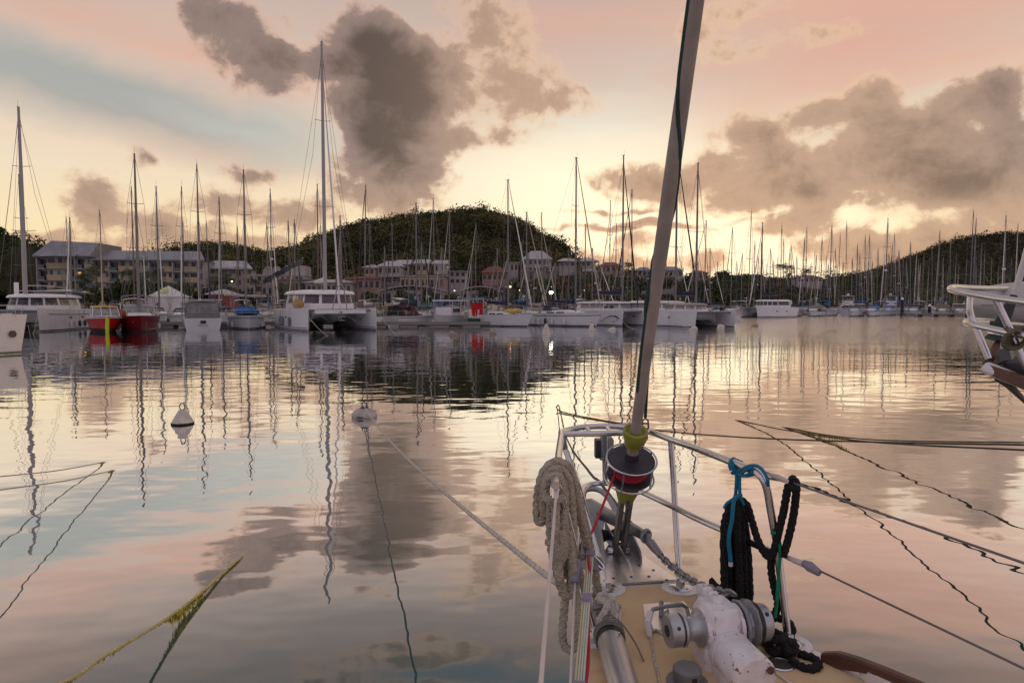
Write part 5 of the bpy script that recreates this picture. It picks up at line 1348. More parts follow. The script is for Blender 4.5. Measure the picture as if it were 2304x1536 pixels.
# ------------------------------------------------------------------ lamps that are lit
def lamp(px, py, Y, col, power, label, r=.16, zb=1.1):
    p = P(px, py, Y); root = thing('street_lamp', (p.x, p.y, zb), label, 'lamp')
    mb = MB(); mb.tube([(0, 0, -.6), (0, 0, p.z - zb - .05), (0, -.0, p.z - zb + .25), (0, -.35, p.z - zb + .3)], .06, 6); part(mb, 'post', M_wire, root)
    mb = MB(); mb.ball((0, -.32, p.z - zb), r, r, r * .8); part(mb, 'lamp_globe', mat('lamp_glow_%d' % int(power * 10 + col[2] * 100), (.8, .7, .5), .4, emit=(col, power)), root)
LMP = [(1240, 658, 118, (1, .92, .66), 14, 'brightest white quay lamp below the large pale villa', .34), (1148, 645, 150, (1, .45, .12), 6, 'orange street lamp below the round hill', .24), (1240, 645, 165, (1, .62, .3), 4, 'small warm lamp above the brightest quay lamp', .17),
       (1169, 653, 160, (1, .55, .25), 3, 'faint warm lamp right of the orange street lamp', .15), (734, 637, 150, (1, .8, .5), 6, 'white lamp just left of the tall catamaran mast', .24), (190, 658, 120, (1, .62, .22), 5, 'orange lamp over the left boats', .2), (523, 633, 150, (1, .7, .4), 4, 'warm lamp before the pale yellow end block', .18),
       (1315, 653, 150, (1, .6, .3), 2.5, 'faint warm lamp behind the navy boom covers', .15), (1023, 654, 150, (1, .9, .7), 3, 'faint white lamp before the right vaulted shed', .15), (1704, 641, 240, (1, .75, .4), 3, 'small lamp on the far shore behind the windowed catamaran', .26), (2015, 620, 500, (1, .7, .35), 3, 'tiny lamp on the long hill, left one', .5), (2080, 633, 420, (1, .7, .35), 3, 'tiny lamp on the long hill, right one', .45)]
for px, py, Y, c, pw, lab, r in LMP: lamp(px, py, Y, c, pw, lab, r)
# ------------------------------------------------------------------ the crowded rows of sailboats further back
ORD = ['first', 'second', 'third', 'fourth', 'fifth', 'sixth', 'seventh', 'eighth', 'ninth', 'tenth', 'eleventh', 'twelfth', 'thirteenth', 'fourteenth', 'fifteenth', 'sixteenth', 'seventeenth', 'eighteenth', 'nineteenth', 'twentieth',
       'twenty-first', 'twenty-second', 'twenty-third', 'twenty-fourth', 'twenty-fifth', 'twenty-sixth', 'twenty-seventh', 'twenty-eighth', 'twenty-ninth', 'thirtieth', 'thirty-first', 'thirty-second', 'thirty-third', 'thirty-fourth']
H0 = 15.0
protos = []
for i, kw in enumerate([
    dict(L=11, B=3.6, fb=1.15, cover=M_navy, hood=M_navy, furl=M_whitec, bim=None, radar=False),
    dict(L=12, B=3.9, fb=1.25, cover=M_whitec, hood=M_greyc, furl=M_navy, bim=M_greyc, hull_m=M_gelw),
    dict(L=10, B=3.3, fb=1.1, cover=M_beige, hood=M_beige, furl=M_beige, bim=None, hull_m=M_cream, frac=.88, stripe=M_maroon),
    dict(L=11.5, B=3.7, fb=1.2, cover=M_blue, hood=M_blue, furl=M_whitec, bim=M_blue, radar=True, stripe=M_blue),
    dict(L=10.5, B=3.4, fb=1.15, cover=None, hood=M_navy, furl=None, bim=M_whitec, stripe=None, mastm=M_brown_mast, spreaders=1),
    dict(L=11, B=3.6, fb=1.2, cover=M_greenc, hood=M_greenc, furl=M_greenc, bim=None, hull_m=M_gelw, stripe=M_greenc)]):
    r_, h_ = sloop('x', 'x', (0, 0, 0), 0, top=H0, extra=True, r=.10, **kw)
    protos.append((r_, h_))
M_orange_b = mat('orange_lifebuoy', (.55, .12, .02), .6)
for i, (r_, h_) in enumerate(protos):
    yb = -h_.L / 2 + .15; zb = h_.fb
    if i in (0, 2, 3):
        mb = MB(); mb.torus((.9, yb + .1, zb + .5), .27, .08, Matrix.Rotation(pi/2, 4, 'X'), 12, 6, -.4, pi + .4); part(mb, 'lifebuoy', M_orange_b if i != 2 else M_lime, r_)
    if i in (1, 4):
        mb = MB()
        for s in (1, -1): mb.tube([(s * 1.3, yb + .1, zb), (s * 1.25, yb - .1, zb + 1.9)], .025, 5)
        mb.tube([(-1.25, yb - .1, zb + 1.9), (1.25, yb - .1, zb + 1.9)], .025, 5); part(mb, 'stern_arch', M_rail, r_)
        mb = MB(); mb.box(-1.2, 1.2, yb - .5, yb + .35, zb + 1.95, zb + 1.99); part(mb, 'solar_panel', mat('dark_solar_panel', (.02, .02, .035), .2), r_)
    if i in (5, 3):
        mb = MB(); mb.tube([(-1.1, yb, zb), (-1.1, yb, zb + 2.6)], .03, 5); mb.ball((-1.1, yb, zb + 2.7), .12, .3, .12)
        for k in range(3): a = k * 2 * pi / 3; mb.tube([(-1.1, yb + .25, zb + 2.7), (-1.1 + .55 * cos(a), yb + .25, zb + 2.7 + .55 * sin(a))], .03, 4)
        part(mb, 'wind_generator', M_gelw, r_)
    if i in (0, 5, 4):
        mb = MB(); mb.bbox(-1.35, -1.05, yb - .05, yb + .25, zb + .25, zb + .8, .06); part(mb, 'outboard_motor', M_black if i else M_gelw, r_)
    if i in (1, 3, 2):
        mb = MB(); rings = [[Vector((w * cos(a), y, zb + .52 + .22 * max(sin(a), -.3))) for a in [2 * pi * k / 10 for k in range(10)]] for y, w in ((h_.L * .20, .5), (h_.L * .24, .7), (h_.L * .33, .62), (h_.L * .39, .12))]
        mb.loft(rings); part(mb, 'lashed_dinghy', (M_greyc, M_whitec, M_beige)[i % 3], r_)
    fender_parts(r_, h_, (.35, .55), 1, M_fend if i % 2 else M_fendb); fender_parts(r_, h_, (.45,), -1, M_fend)
    mb = MB(); mb.poly([(.25, -.3 + h_.L * .08, 6.2), (.25, -.75 + h_.L * .08, 6.15), (.25, -.72 + h_.L * .08, 5.85), (.25, -.3 + h_.L * .08, 5.9)]); part(mb, 'courtesy_flag', (M_redc, M_blue, M_orange, M_whitec, M_redc, M_navy)[i], r_, smooth=0)
PK = ['navy cover', 'grey bimini', 'cream hull', 'blue canvas', 'bare boom', 'green cover']
PX = [(56, 398), (158, 490), (161, 492), (197, 378), (232, 476), (303, 424), (327, 560), (358, 424), (408, 424), (415, 500), (473, 500), (500, 447), (537, 512), (612, 430), (604, 505), (655, 500), (664, 497), (716, 420), (722, 505), (770, 488), (765, 540), (819, 422), (832, 505), (857, 580),
      (885, 505), (911, 452), (920, 580), (931, 486), (978, 450), (1011, 475), (1020, 540), (1030, 590), (1046, 495), (1070, 505), (1079, 590), (1110, 588), (1134, 595), (1201, 585), (1220, 482), (1222, 587), (1249, 592), (1280, 563), (1316, 507), (1345, 590), (1371, 455), (1384, 505), (1422, 430), (1446, 590), (1456, 580), (1500, 567), (1530, 590), (1556, 575), (1572, 590), (1584, 500), (1612, 590),
      (1644, 515), (1683, 480), (1667, 571), (1697, 544), (1711, 546), (1724, 593), (1740, 587), (1746, 579), (1755, 510), (1761, 540), (1775, 563), (1789, 577), (1805, 538), (1812, 515), (1829, 567), (1833, 576), (1846, 536), (1866, 511), (1862, 595), (1887, 528), (1902, 501), (1915, 583), (1933, 572), (1944, 532), (1953, 530), (1961, 591), (1991, 495), (1995, 569), (2003, 553), (2009, 527), (2030, 584), (2038, 587), (2049, 545), (2058, 566), (2069, 592), (2074, 573), (2096, 565), (2107, 522), (2129, 601), (2137, 539), (2153, 595), (2181, 477), (2188, 494), (2202, 553), (2213, 566), (2227, 584), (2257, 488), (2242, 598), (2258, 563), (2272, 584), (2286, 506), (2295, 475), (2330, 520), (2352, 560), (2378, 500)]
PX += [(866, 556), (898, 572), (948, 548), (963, 590), (995, 560), (1060, 572), (1092, 540), (1122, 560), (1145, 575), (1170, 548), (1188, 570), (1235, 560), (1265, 592), (1306, 575), (1332, 560), (1358, 580), (1396, 560), (1412, 585), (1470, 560), (1518, 545), (1564, 548), (1598, 560), (1626, 575), (1656, 590), (1704, 580), (1732, 560), (1768, 588), (1782, 552), (1822, 590), (1854, 575), (1878, 560), (1896, 592), (1926, 552), (1972, 560), (1984, 590), (2020, 565), (2063, 588), (2086, 600), (2118, 580), (2146, 570), (2170, 585), (2194, 575)]
PX.sort()
zones = [(0, 420, 'before the hotel'), (420, 690, 'left of the big catamaran'), (690, 900, 'behind the big catamaran'), (900, 1080, 'before the round hill middle'), (1080, 1290, 'before the round hill right side'),
         (1290, 1500, 'behind the emblem catamaran'), (1500, 1640, 'behind the rightmost near catamarans'), (1640, 1800, 'in the far row left part'), (1800, 1960, 'in the far row middle'), (1960, 2120, 'before the long hill foot'), (2120, 2500, 'before the long hill right')]
zc = {}
placed = []
def rect_ok(x, y, L, B, a):
    for (x2, y2, L2, B2, a2) in placed:
        dx, dy = x2 - x, y2 - y
        if dx * dx + dy * dy > 400: continue
        u = abs(dx * -sin(a) + dy * cos(a)); v = abs(dx * cos(a) + dy * sin(a))
        if u < (L + L2) / 2 * .92 and v < (B + B2) / 2 * 1.02: return False
    return True
for o in [o for o in COL.objects if o.parent is None and o.get('category') in ('sailboat', 'catamaran', 'motorboat', 'fishing boat') and o.get('group') != 'x']:
    cat_ = o.get('category'); placed.append((o.location.x, o.location.y, 13 if cat_ == 'catamaran' else 11, 8 if cat_ == 'catamaran' else 3.6, o.rotation_euler.z))
def shore_limit(x): return shore_y(x) - 8
front_px = [1755, 1805, 1866, 1944, 1991, 2107, 2181, 1711, 1902, 2049, 2257]
for (px, py) in PX:
    side = px > 1640
    best = None
    nomin = [15, 14, 16, 13.5, 17, 12.5, 18.5, 12, 20, 11] if side else [15.5, 14, 17, 13, 18.5, 12, 20, 11, 21, 10, 22.5, 9]
    a = radians(random.choice([143, 140, 147, -37 + 0, -40]) if side else random.choice([210, 205, 30, 28, 214]))
    k = random.randrange(6)
    for hgt in nomin:
        Y = F * (hgt - HC) / (682 - py)
        lo, hi = (150, 262) if side else (92, 200)
        if px in front_px: lo, hi = 147, 156
        if not (lo <= Y <= hi):
            Y2 = min(max(Y, lo), hi); hgt2 = HC + (682 - py) * Y2 / F
            if not (7.5 < hgt2 < 24): continue
            Y, hgt_ = Y2, hgt2
        else: hgt_ = hgt
        p = P(px, 682, Y)
        r_, h_ = protos[k]
        my = h_.L * .08
        x = p.x + sin(a) * my; y = Y - cos(a) * my
        if y > shore_limit(x): continue
        if rect_ok(x, y, h_.L, h_.B, a): best = (x, y, hgt_, True); break
        if best is None: best = (x, y, hgt_, False)
    if best is None or not best[3]:
        # look for free water a little nearer or farther on the same line of sight
        for Y in np.arange(95, 200, 3.0) if not side else np.arange(150, 262, 3.0):
            hgt_ = HC + (682 - py) * Y / F
            if not (7 < hgt_ < 25): continue
            p = P(px, 682, Y); x = p.x + sin(a) * my; y = Y - cos(a) * my
            if y < shore_limit(x) and rect_ok(x, y, h_.L, h_.B, a): best = (x, y, hgt_, True); break
    if best is None: continue
    x, y, hgt_, ok = best
    if not ok: continue
    c = copy_tree(r_)
    c.location = (x, y, 0); c.rotation_euler = (random.gauss(0, .010), random.gauss(0, .010), a)
    s = None
    for ch in c.children:
        b_ = ch.name.split('.')[0]
        if b_ in ('mast', 'rigging', 'furled_headsail'):
            zd = ch.location.z; fat = random.uniform(.75, 1.35) if b_ == 'mast' else 1; ch.scale = (fat, fat, (hgt_ - zd) / (H0 - zd))
    placed.append((x, y, h_.L, h_.B, a))
    zn = next(z for z in zones if z[0] <= px < z[1])
    zc[zn[2]] = zc.get(zn[2], 0) + 1
    c['_z'] = zn[2]; c['_n'] = zc[zn[2]]; c['_k'] = k; c['_stern'] = bool(cos(a) > 0); c['_x'] = px; c['_top'] = py
fleet = [o for o in COL.objects if o.get('_z')]
for o in fleet:
    same = sorted([q for q in fleet if q['_z'] == o['_z']], key=lambda q: q['_x'])
    i = same.index(o)
    o['label'] = 'sailboat with %s, %s from left %s' % (PK[o['_k']], ORD[i], o['_z'])
    o['group'] = 'sailboats moored in the back rows'
for o in fleet:
    for k in ('_z', '_n', '_k', '_stern', '_x', '_top'): del o[k]
for r_, h_ in protos:
    for ch in list(r_.children):
        for g in list(ch.children): bpy.data.objects.remove(g)
        bpy.data.objects.remove(ch)
    bpy.data.objects.remove(r_)
print('fleet', len(fleet), 'of', len(PX))
pC = pontoon('long grey pontoon with dark piles before the right part of the far row', (82, 143.5), (112, 143.5), 2.0, .7)
for px, top, lab in [(2029, 672, 'thick dark mooring pile with a pale cap in the far row'), (2091, 687, 'short dark mooring pile right of the tall dark pile')]:
    p = at_px(px, 711); mb = MB(); h = P(px, top, p.y).z
    t = thing('mooring_pile', (p.x, p.y, 0), lab, 'pile'); mb.lathe([(.32, -1), (.32, h - .3), (.27, h - .25), (.27, h - .2)], 10); part(mb, 'post', M_black, t)
    m2 = MB(); m2.lathe([(.30, h - .2), (.30, h), (.05, h + .35)], 10); part(m2, 'cap', M_gelw, t)
# motor yachts seen between the masts of the far row
for px, lab in [(1915, 'white motor yacht with a flybridge and round radar in the far row'), (2012, 'white motor yacht with a beige flybridge cover in the far row')]:
    p = at_px(px, 707); root = thing('motor_yacht', (p.x, p.y + 2, 0), lab, 'motorboat', None, radians(150))
    h = Hull(12, 4.0, 1.5, .9, 1.4, -.1, .25)
    part(h.mesh(), 'hull', M_gelw, root); part(h.band(.02, .16), 'boot_stripe', M_anti, root); part(h.deck(), 'deck', M_deckg, root)
    mb = MB(); mb.loft([[Vector((s * w, y, z)) for s, y in ((1, -3.5), (1, f), (-1, f), (-1, -3.5))] for w, f, z in ((1.6, 2.4, 1.5), (1.45, 1.6, 2.3), (1.35, .9, 2.75))]); c = part(mb, 'saloon', M_gelw, root)
    mb = MB(); mb.loft([[Vector((1.50, -2.8, 1.9)), Vector((1.50, 1.2, 1.9))], [Vector((1.42, -2.8, 2.45)), Vector((1.42, .9, 2.45))]], closed=False, cap=False); part(mb, 'window', M_glass, c)
    mb = MB(); mb.loft([[Vector((-1.50, -2.8, 1.9)), Vector((-1.50, 1.2, 1.9))], [Vector((-1.42, -2.8, 2.45)), Vector((-1.42, .9, 2.45))]], closed=False, cap=False); part(mb, 'window', M_glass, c)
    mb = MB(); mb.bbox(-1.25, 1.25, -2.6, .3, 2.76, 3.5, .15); part(mb, 'flybridge', M_gelw, root)
    mb = MB(); mb.bbox(-1.4, 1.4, -2.7, .2, 4.6, 4.72, .04); part(mb, 'hardtop', M_whitec if px == 1915 else M_beige, root)
    mb = MB(); [mb.tube([(s * 1.2, y, 3.4), (s * 1.2, y, 4.62)], .04, 5) for s in (1, -1) for y in (-2.4, 0)]; part(mb, 'hardtop_post', M_rail, root)
    mb = MB(); mb.ball((0, -1.2, 5.0), .35, .35, .3); part(mb, 'radar_dome', M_gelw, root)

# ------------------------------------------------------------------ buoys
M_buoy = mat('stained_white_buoy', (.56, .51, .44), .6, var=.18, vscale=7, col2=(.20, .15, .10), c2=(.54, .74))
M_buoyd = mat('grimy_buoy', (.30, .25, .20), .65, var=.3, vscale=6, col2=(.09, .07, .04), c2=(.5, .7))
M_weedband = mat('waterline_growth', (.035, .030, .022), .9, var=.5, vscale=14, bump=.8, bscale=40)
M_iron = mat('rusty_iron_ring', (.06, .045, .038), .7, var=.3)
def cone_buoy(px, py, label, R=.30, H=.55, m=M_buoy, tilt=0.0, group=None):
    p = at_px(px, py); t = thing('cone_buoy', p, label, 'buoy', group)
    mb = MB(); mb.lathe([(R * .7, -.22), (R, -.02), (R * 1.0, .06), (R * .28, H), (R * .2, H + .02)], 14, Matrix.Rotation(tilt, 4, 'Y')); part(mb, 'body', m, t)
    mb = MB(); mb.torus((0, 0, H + .09), .07, .014, Matrix.Rotation(pi/2, 4, 'X'), 12, 5); part(mb, 'ring', M_iron, t)
    return t
def can_buoy(px, py, label, R=.3, H=.6, tilt=.5, m=M_buoy, az=0.0):
    p = at_px(px, py); t = thing('can_buoy', p, label, 'buoy')
    M = Matrix.Rotation(az, 4, 'Z') @ Matrix.Rotation(tilt, 4, 'Y')
    mb = MB(); mb.lathe([(R * .35, -H * .55), (R * .85, -H * .4), (R, -H * .1), (R, H * .3), (R * .7, H * .48), (R * .15, H * .52)], 14, M); part(mb, 'body', m, t)
    mb = MB(); mb.torus(M @ Vector((0, 0, H * .58)), .07, .014, M @ Matrix.Rotation(pi/2, 4, 'X'), 12, 5); part(mb, 'ring', M_iron, t)
    return t
cone_buoy(1229, 753, 'white cone buoy in the water below the white sloop with fenders', .42, .95)
cone_buoy(1331, 744, 'small white cone buoy under the bow of the white sloop with fenders', .36, .72)
can_buoy(1377, 742, 'white can buoy lying on its side below the emblem catamaran', .26, .75, 1.25)
can_buoy(1560, 742, 'white can buoy tilted below the grey sail bag catamaran', .36, .85, .9)
can_buoy(1621, 740, 'white can buoy floating upright before the rightmost near catamaran', .40, 1.0, .25)
can_buoy(1698, 735, 'grey buoy right of the near catamarans, tied to a thin line', .30, .75, 1.1, M_buoyd)
can_buoy(1018, 755, 'dirty mooring buoy lying low, left of the ringed buoy', .34, .75, .5, M_buoyd)
can_buoy(1108, 751, 'dark mooring buoy with a big ring before the small white sloop', .34, .7, .35, M_buoyd)
for px, lab, f in [(1725, 'small white buoy, first from the left along the far row', 1), (1772, 'small white buoy, second from the left along the far row', 0), (1830, 'small white buoy, third from the left along the far row', 1), (1888, 'small white buoy, fourth from the left along the far row', 1),
                   (1950, 'white cone buoy, fifth from the left along the far row', 0), (1984, 'small white buoy, sixth from the left along the far row', 0), (2042, 'dark buoy left of the middle of the far pontoon', 2), (2076, 'dark buoy before the far pontoon, right one', 2), (2142, 'small white buoy right of the far pontoon', 1), (2204, 'small pale buoy near the steel pulpit at the right', 1)]:
    if f == 0: cone_buoy(px, 709, lab, .55, 1.0)
    else: can_buoy(px, 711, lab, .42, .8, .9, M_buoy if f == 1 else M_buoyd)
# the two near buoys
p = at_px(411, 953); b1 = thing('cone_buoy', p, 'near white cone buoy with a rusty ring and dark waterline band', 'buoy')
mb = MB(); mb.lathe([(.10, -.25), (.19, -.06), (.215, -.01)], 24); mb.lathe([(.246, .040), (.226, .075), (.09, .31), (.085, .325), (.02, .33)], 24); part(mb, 'body', M_buoy, b1)
mb = MB(); mb.lathe([(.215, -.01), (.252, .008), (.252, .034), (.246, .0402)], 32); part(mb, 'growth_band', M_weedband, b1)
mb = MB(); mb.torus((0, 0, .40), .062, .012, Matrix.Translation((0, 0, 0)) @ Matrix.Scale(1.25, 4, (0, 0, 1)) @ Matrix.Rotation(pi/2, 4, 'X'), 18, 6); part(mb, 'ring', M_iron, b1)
p = at_px(820, 938); b2 = thing('round_buoy', p, 'near flattened white buoy holding the pale mooring rope', 'buoy')
mb = MB(); prof = [(.05, -.14), (.2, -.12), (.27, -.07), (.308, .0), (.315, .035), (.30, .09), (.25, .16), (.17, .215), (.08, .235), (.02, .237)]; mb.lathe(prof, 28); part(mb, 'body', mat('grimy_white_buoy', (.42, .37, .33), .6, var=.25, vscale=6, col2=(.16, .12, .08), c2=(.54, .75)), b2)
mb = MB(); mb.lathe([(.10, .225), (.105, .25), (.06, .262), (.02, .263)], 16); part(mb, 'cap', M_navyh, b2)
mb = MB(); mb.torus((0, 0, .30), .06, .012, Matrix.Rotation(pi/2, 4, 'X'), 18, 6); part(mb, 'ring', M_iron, b2)
# worn black marks on its side
mk = MB()
for k, (x, w) in enumerate(((-.115, .022), (-.06, .04), (-.012, .04), (.03, .03))):
    yy = -sqrt(max(.317**2 - x * x, 0)) - .004
    mk.poly([(x - w/2, yy, .02), (x + w/2, yy, .02), (x + w/2, yy, .055), (x - w/2, yy, .055)])
part(mk, 'worn_marking', M_black, b2, smooth=0)
# ------------------------------------------------------------------ the yacht we stand on: its bow
ZD = 1.66
def D(px, py, dz=0.0): 
    v = W(px, py, ZD + dz); return v
AFT = Vector((.19, -.98, 0)).normalized(); STB = Vector((.98, .19, 0)).normalized(); UP = Vector((0, 0, 1))
M_ns = mat('tan_nonskid_deck', (.66, .47, .265), .85, var=.10, vscale=3.5, bump=.35, bscale=420, col2=(.50, .34, .19), c2=(.56, .82))
M_dkw = mat('white_deck_paint', (.68, .65, .63), .4, var=.1, vscale=4, col2=(.42, .38, .34), c2=(.6, .8))
M_ss = mat('stainless_tube', (.64, .63, .65), .24, metal=1.0, var=.10, vscale=9, bump=.06, bscale=90)
M_plate = mat('stained_stainless_plate', (.80, .77, .76), .30, metal=1.0, var=.12, vscale=7, col2=(.42, .34, .30), c2=(.66, .80), bump=.12, bscale=30)
M_galv = mat('galvanised_steel', (.30, .31, .33), .48, metal=.75, var=.15, vscale=14, bump=.15, bscale=80)
M_darkss = mat('dark_steel_link', (.13, .115, .10), .45, metal=.6, var=.25, vscale=10)
M_poleal = mat('satin_aluminium', (.50, .48, .49), .38, metal=.85, var=.10, vscale=6, bump=.08, bscale=60)
M_drumal = mat('cast_aluminium', (.44, .44, .46), .40, metal=.75, var=.12, vscale=14, bump=.2, bscale=60)
M_chip = mat('chipped_white_paint', (.70, .66, .67), .38, var=.14, vscale=17, col2=(.19, .05, .045), c2=(.628, .655), bump=.2, bscale=26, edge=.012)
M_greyp = mat('grey_plastic', (.16, .16, .165), .5, var=.15, vscale=20)
M_blackp = mat('black_plastic', (.018, .018, .02), .45, var=.25, vscale=12)
M_furlg = mat('faded_lime_plastic', (.27, .27, .035), .5, var=.15, vscale=20)
M_drumb = mat('dull_navy_plastic', (.034, .03, .038), .5, var=.2, vscale=16)
M_foil = mat('sun_bleached_sailcloth', (.31, .265, .23), .75, var=.16, vscale=9, bump=.5, bscale=18)
M_uv = mat('dark_green_uv_strip', (.022, .055, .045), .85, var=.25, vscale=9)
M_ropet = mat('worn_tan_rope', (.44, .38, .295), .95, var=.22, vscale=45, bump=.8, vor=150)
M_ropep = mat('worn_pale_rope', (.62, .57, .50), .95, var=.22, vscale=45, bump=1.0, vor=110)
M_ropeb = mat('black_rope', (.008, .008, .009), .9, var=.4, vscale=40, bump=1.0, vor=120)
M_ropebl = mat('blue_cord', (.0, .155, .27), .7, var=.15, vscale=60, bump=.3, bscale=400)
M_roper = mat('red_furling_line', (.42, .020, .035), .8, var=.35, vscale=160)
M_ropeg = mat('green_cord', (.0, .20, .10), .75, var=.3, vscale=70)
M_wrap = mat('grey_lashing', (.20, .18, .16), .9, var=.25, vscale=60)
M_tape = mat('grey_tape', (.22, .21, .26), .7, var=.2, vscale=20)
M_wirew = mat('white_coated_wire', (.58, .50, .46), .5, var=.1)
M_bat = mat('pale_green_batten', (.50, .52, .43), .45, var=.08, vscale=20)
M_baty = mat('yellow_batten_edge', (.52, .44, .22), .5, var=.08)
M_teakr = mat('oiled_teak_rail', (.105, .045, .028), .5, var=.3, vscale=10, bump=.2, bscale=40)
M_weed = mat('olive_weed', (.11, .095, .014), .9, var=.4, vscale=25)
M_weedr = mat('weedy_rope', (.18, .15, .06), .95, var=.4, vscale=25, col2=(.09, .085, .015), c2=(.45, .6))

yacht = thing('sailing_yacht', (.5, 2.2, 0), 'bow of the yacht the picture is taken from, tan deck and steel pulpit', 'yacht')
port = [D(1372, 1228), D(1346, 1262), D(1331, 1320), D(1323, 1400), D(1318, 1536), Vector((-.02, 1.3, ZD)), Vector((-.45, .2, ZD)), Vector((-.8, -1.2, ZD))]
stbd = [D(1392, 1222), D(1444, 1253), D(1526, 1304), D(1660, 1374), D(1800, 1447), Vector((1.62, 1.25, ZD)), Vector((1.95, .2, ZD)), Vector((2.15, -1.2, ZD))]
# topsides
mb = MB(); rings = []
for kz, sx, dy in ((ZD - .004, 1.0, 0), (ZD - .35, .93, -.16), (.8, .82, -.38), (.0, .68, -.72), (-.4, .45, -1.0)):
    ring = []
    for i, p in enumerate(port):
        q = stbd[i]; c = (p + q) / 2; w = 1 - i / len(port); v = c + (p - c) * sx; ring.append(Vector((v.x + .06 * dy * w * -1, v.y + dy * w, kz)))
    ring.reverse()
    for i, q in enumerate(stbd):
        p = port[i]; c = (p + q) / 2; w = 1 - i / len(port); v = c + (q - c) * sx; ring.append(Vector((v.x + .06 * dy * w * -1, v.y + dy * w, kz)))
    rings.append(ring)
mb.loft(rings, closed=True, cap=False); mb.build('hull', M_gelw, yacht)
mb = MB(); mb.add([tuple(p) for p in list(reversed(port)) + stbd], [tuple(range(16))]); mb.build('deck', M_dkw, yacht, smooth=0)
def inset(k, dz, i0=2):
    a = []; b = []
    for i in range(i0, len(port)):
        p, q = port[i], stbd[i]; d = (q - p).normalized()
        a.append(p + d * k[0] + UP * dz); b.append(q - d * k[1] + UP * dz)
    return a, b
a, b = inset((.012, .055), .004)
a[0] = D(1347, 1324, .004); b[0] = D(1522, 1313, .004)
mb = MB(); mb.loft([a, b], closed=False, cap=False); mb.build('nonskid_deck', M_ns, yacht, smooth=0)
# steel plate over the stem
pl = [D(1347, 1322), D(1524, 1310), D(1446, 1254), D(1410, 1226), D(1372, 1226), D(1350, 1262)]
mb = MB(); mb.add([tuple(p + UP * .006) for p in pl] + [tuple(p + UP * .014) for p in pl], [(5,4,3,2,1,0), (6,7,8,9,10,11)] + [(i, (i+1) % 6, 6 + (i+1) % 6, 6 + i) for i in range(6)])
bowp = mb.build('bow_plate', M_plate, yacht, smooth=0)
for (px, py) in [(1380, 1300), (1420, 1297), (1460, 1296), (1438, 1272), (1500, 1304), (1470, 1282)]:
    p = D(px, py, .014); mb = MB(); mb.lathe([(.007, 0), (.007, .0015), (.004, .003)], 8, Matrix.Translation(p)); mb.build('screw', M_darkss, bowp)
def plate_between(p0, p1, prof, th, name, m, par=None):
    # vertical plate from p0 to p1 (ground points); prof = [(u, height)...]
    d = (p1 - p0); L = d.length; d.normalize(); n = Vector((-d.y, d.x, 0)) * th / 2
    mb = MB(); poly = [(u * L, z) for u, z in prof]; k = len(poly)
    vs = [p0 + d * u + UP * z - n for u, z in poly] + [p0 + d * u + UP * z + n for u, z in poly]
    fs = [tuple(reversed(range(k))), tuple(range(k, 2*k))] + [(i, (i+1) % k, k + (i+1) % k, k + i) for i in range(k)]
    mb.add(vs, fs); return mb.build(name, m, par if par is not None else yacht, smooth=0)
fin_ = [(0, .0), (0, .02), (.06, .045), (.5, .10), (.8, .13), (1.0, .10), (1.0, 0)]
plate_between(D(1443, 1264, .012), D(1388, 1196, .012), fin_, .008, 'roller_cheek', M_galv)
plate_between(D(1424, 1297, .012), D(1362, 1212, .012), [(0, 0), (0, .01), (.1, .035), (.6, .06), (1, .08), (1, 0)], .007, 'roller_cheek', M_plate)
plate_between(D(1362, 1270, .012), D(1338, 1200, .012), [(0, 0), (.02, .03), (.3, .08), (.7, .12), (.95, .11), (1, .05), (1, 0)], .008, 'roller_cheek', M_galv)
mb = MB(); a = D(1350, 1205, .05); b = D(1395, 1200, .05); mb.tube([a, a.lerp(b, .15), a.lerp(b, .5), a.lerp(b, .85), b], [.035, .03, .018, .03, .035], 12); mb.build('bow_roller', M_blackp, yacht)
# pulpit
def R3(px, py, z): return W(px, py, z)
ZT, ZM = 2.24, 1.955
TR = .0132
top_path = [R3(1250, 1092, ZT), R3(1254, 1050, ZT), R3(1258, 1015, ZT), R3(1263, 978, ZT)]
arc = [R3(1264, 972, ZT), R3(1285, 965, ZT), R3(1318, 960, ZT), R3(1365, 959, ZT), R3(1415, 961, ZT), R3(1457, 969, ZT), R3(1506, 987, ZT), R3(1560, 1006, ZT), R3(1642, 1037, ZT), R3(1690, 1056, ZT)]
endc = [R3(1704, 1063, ZT - .004), P(1718, 1080, 2.225), P(1727, 1105, 2.225), P(1733, 1140, 2.235), P(1742, 1190, 2.25), P(1750, 1240, 2.27), D(1774, 1445, .0)]
mb = MB(); mb.tube(catmull(top_path + arc + endc, 5), TR, 12); mb.build('top_rail', M_ss, yacht)
mb = MB(); mb.tube([R3(1266, 976, ZT), R3(1340, 975, ZT), R3(1450, 972, ZT)], TR, 10); mb.build('bow_seat_tube', M_ss, yacht)
for u0, u1 in (((1318, 960), (1330, 975)), ((1365, 959), (1374, 974))):
    mb = MB(); mb.tube([R3(*u0, ZT), R3(*u1, ZT)], .009, 8); mb.build('seat_strut', M_ss, yacht)
mid = [P(1297, 1252, 2.30), R3(1302, 1205, ZM), R3(1306, 1150, ZM), R3(1309, 1112, ZM), R3(1318, 1094, ZM), R3(1345, 1087, ZM), R3(1385, 1089, ZM), R3(1436, 1103, ZM), R3(1516, 1140, ZM), R3(1560, 1162, ZM), R3(1634, 1195, ZM), R3(1735, 1240, ZM)]
mb = MB(); mb.tube(catmull(mid, 5), TR * .95, 12); mb.build('middle_rail', M_ss, yacht)
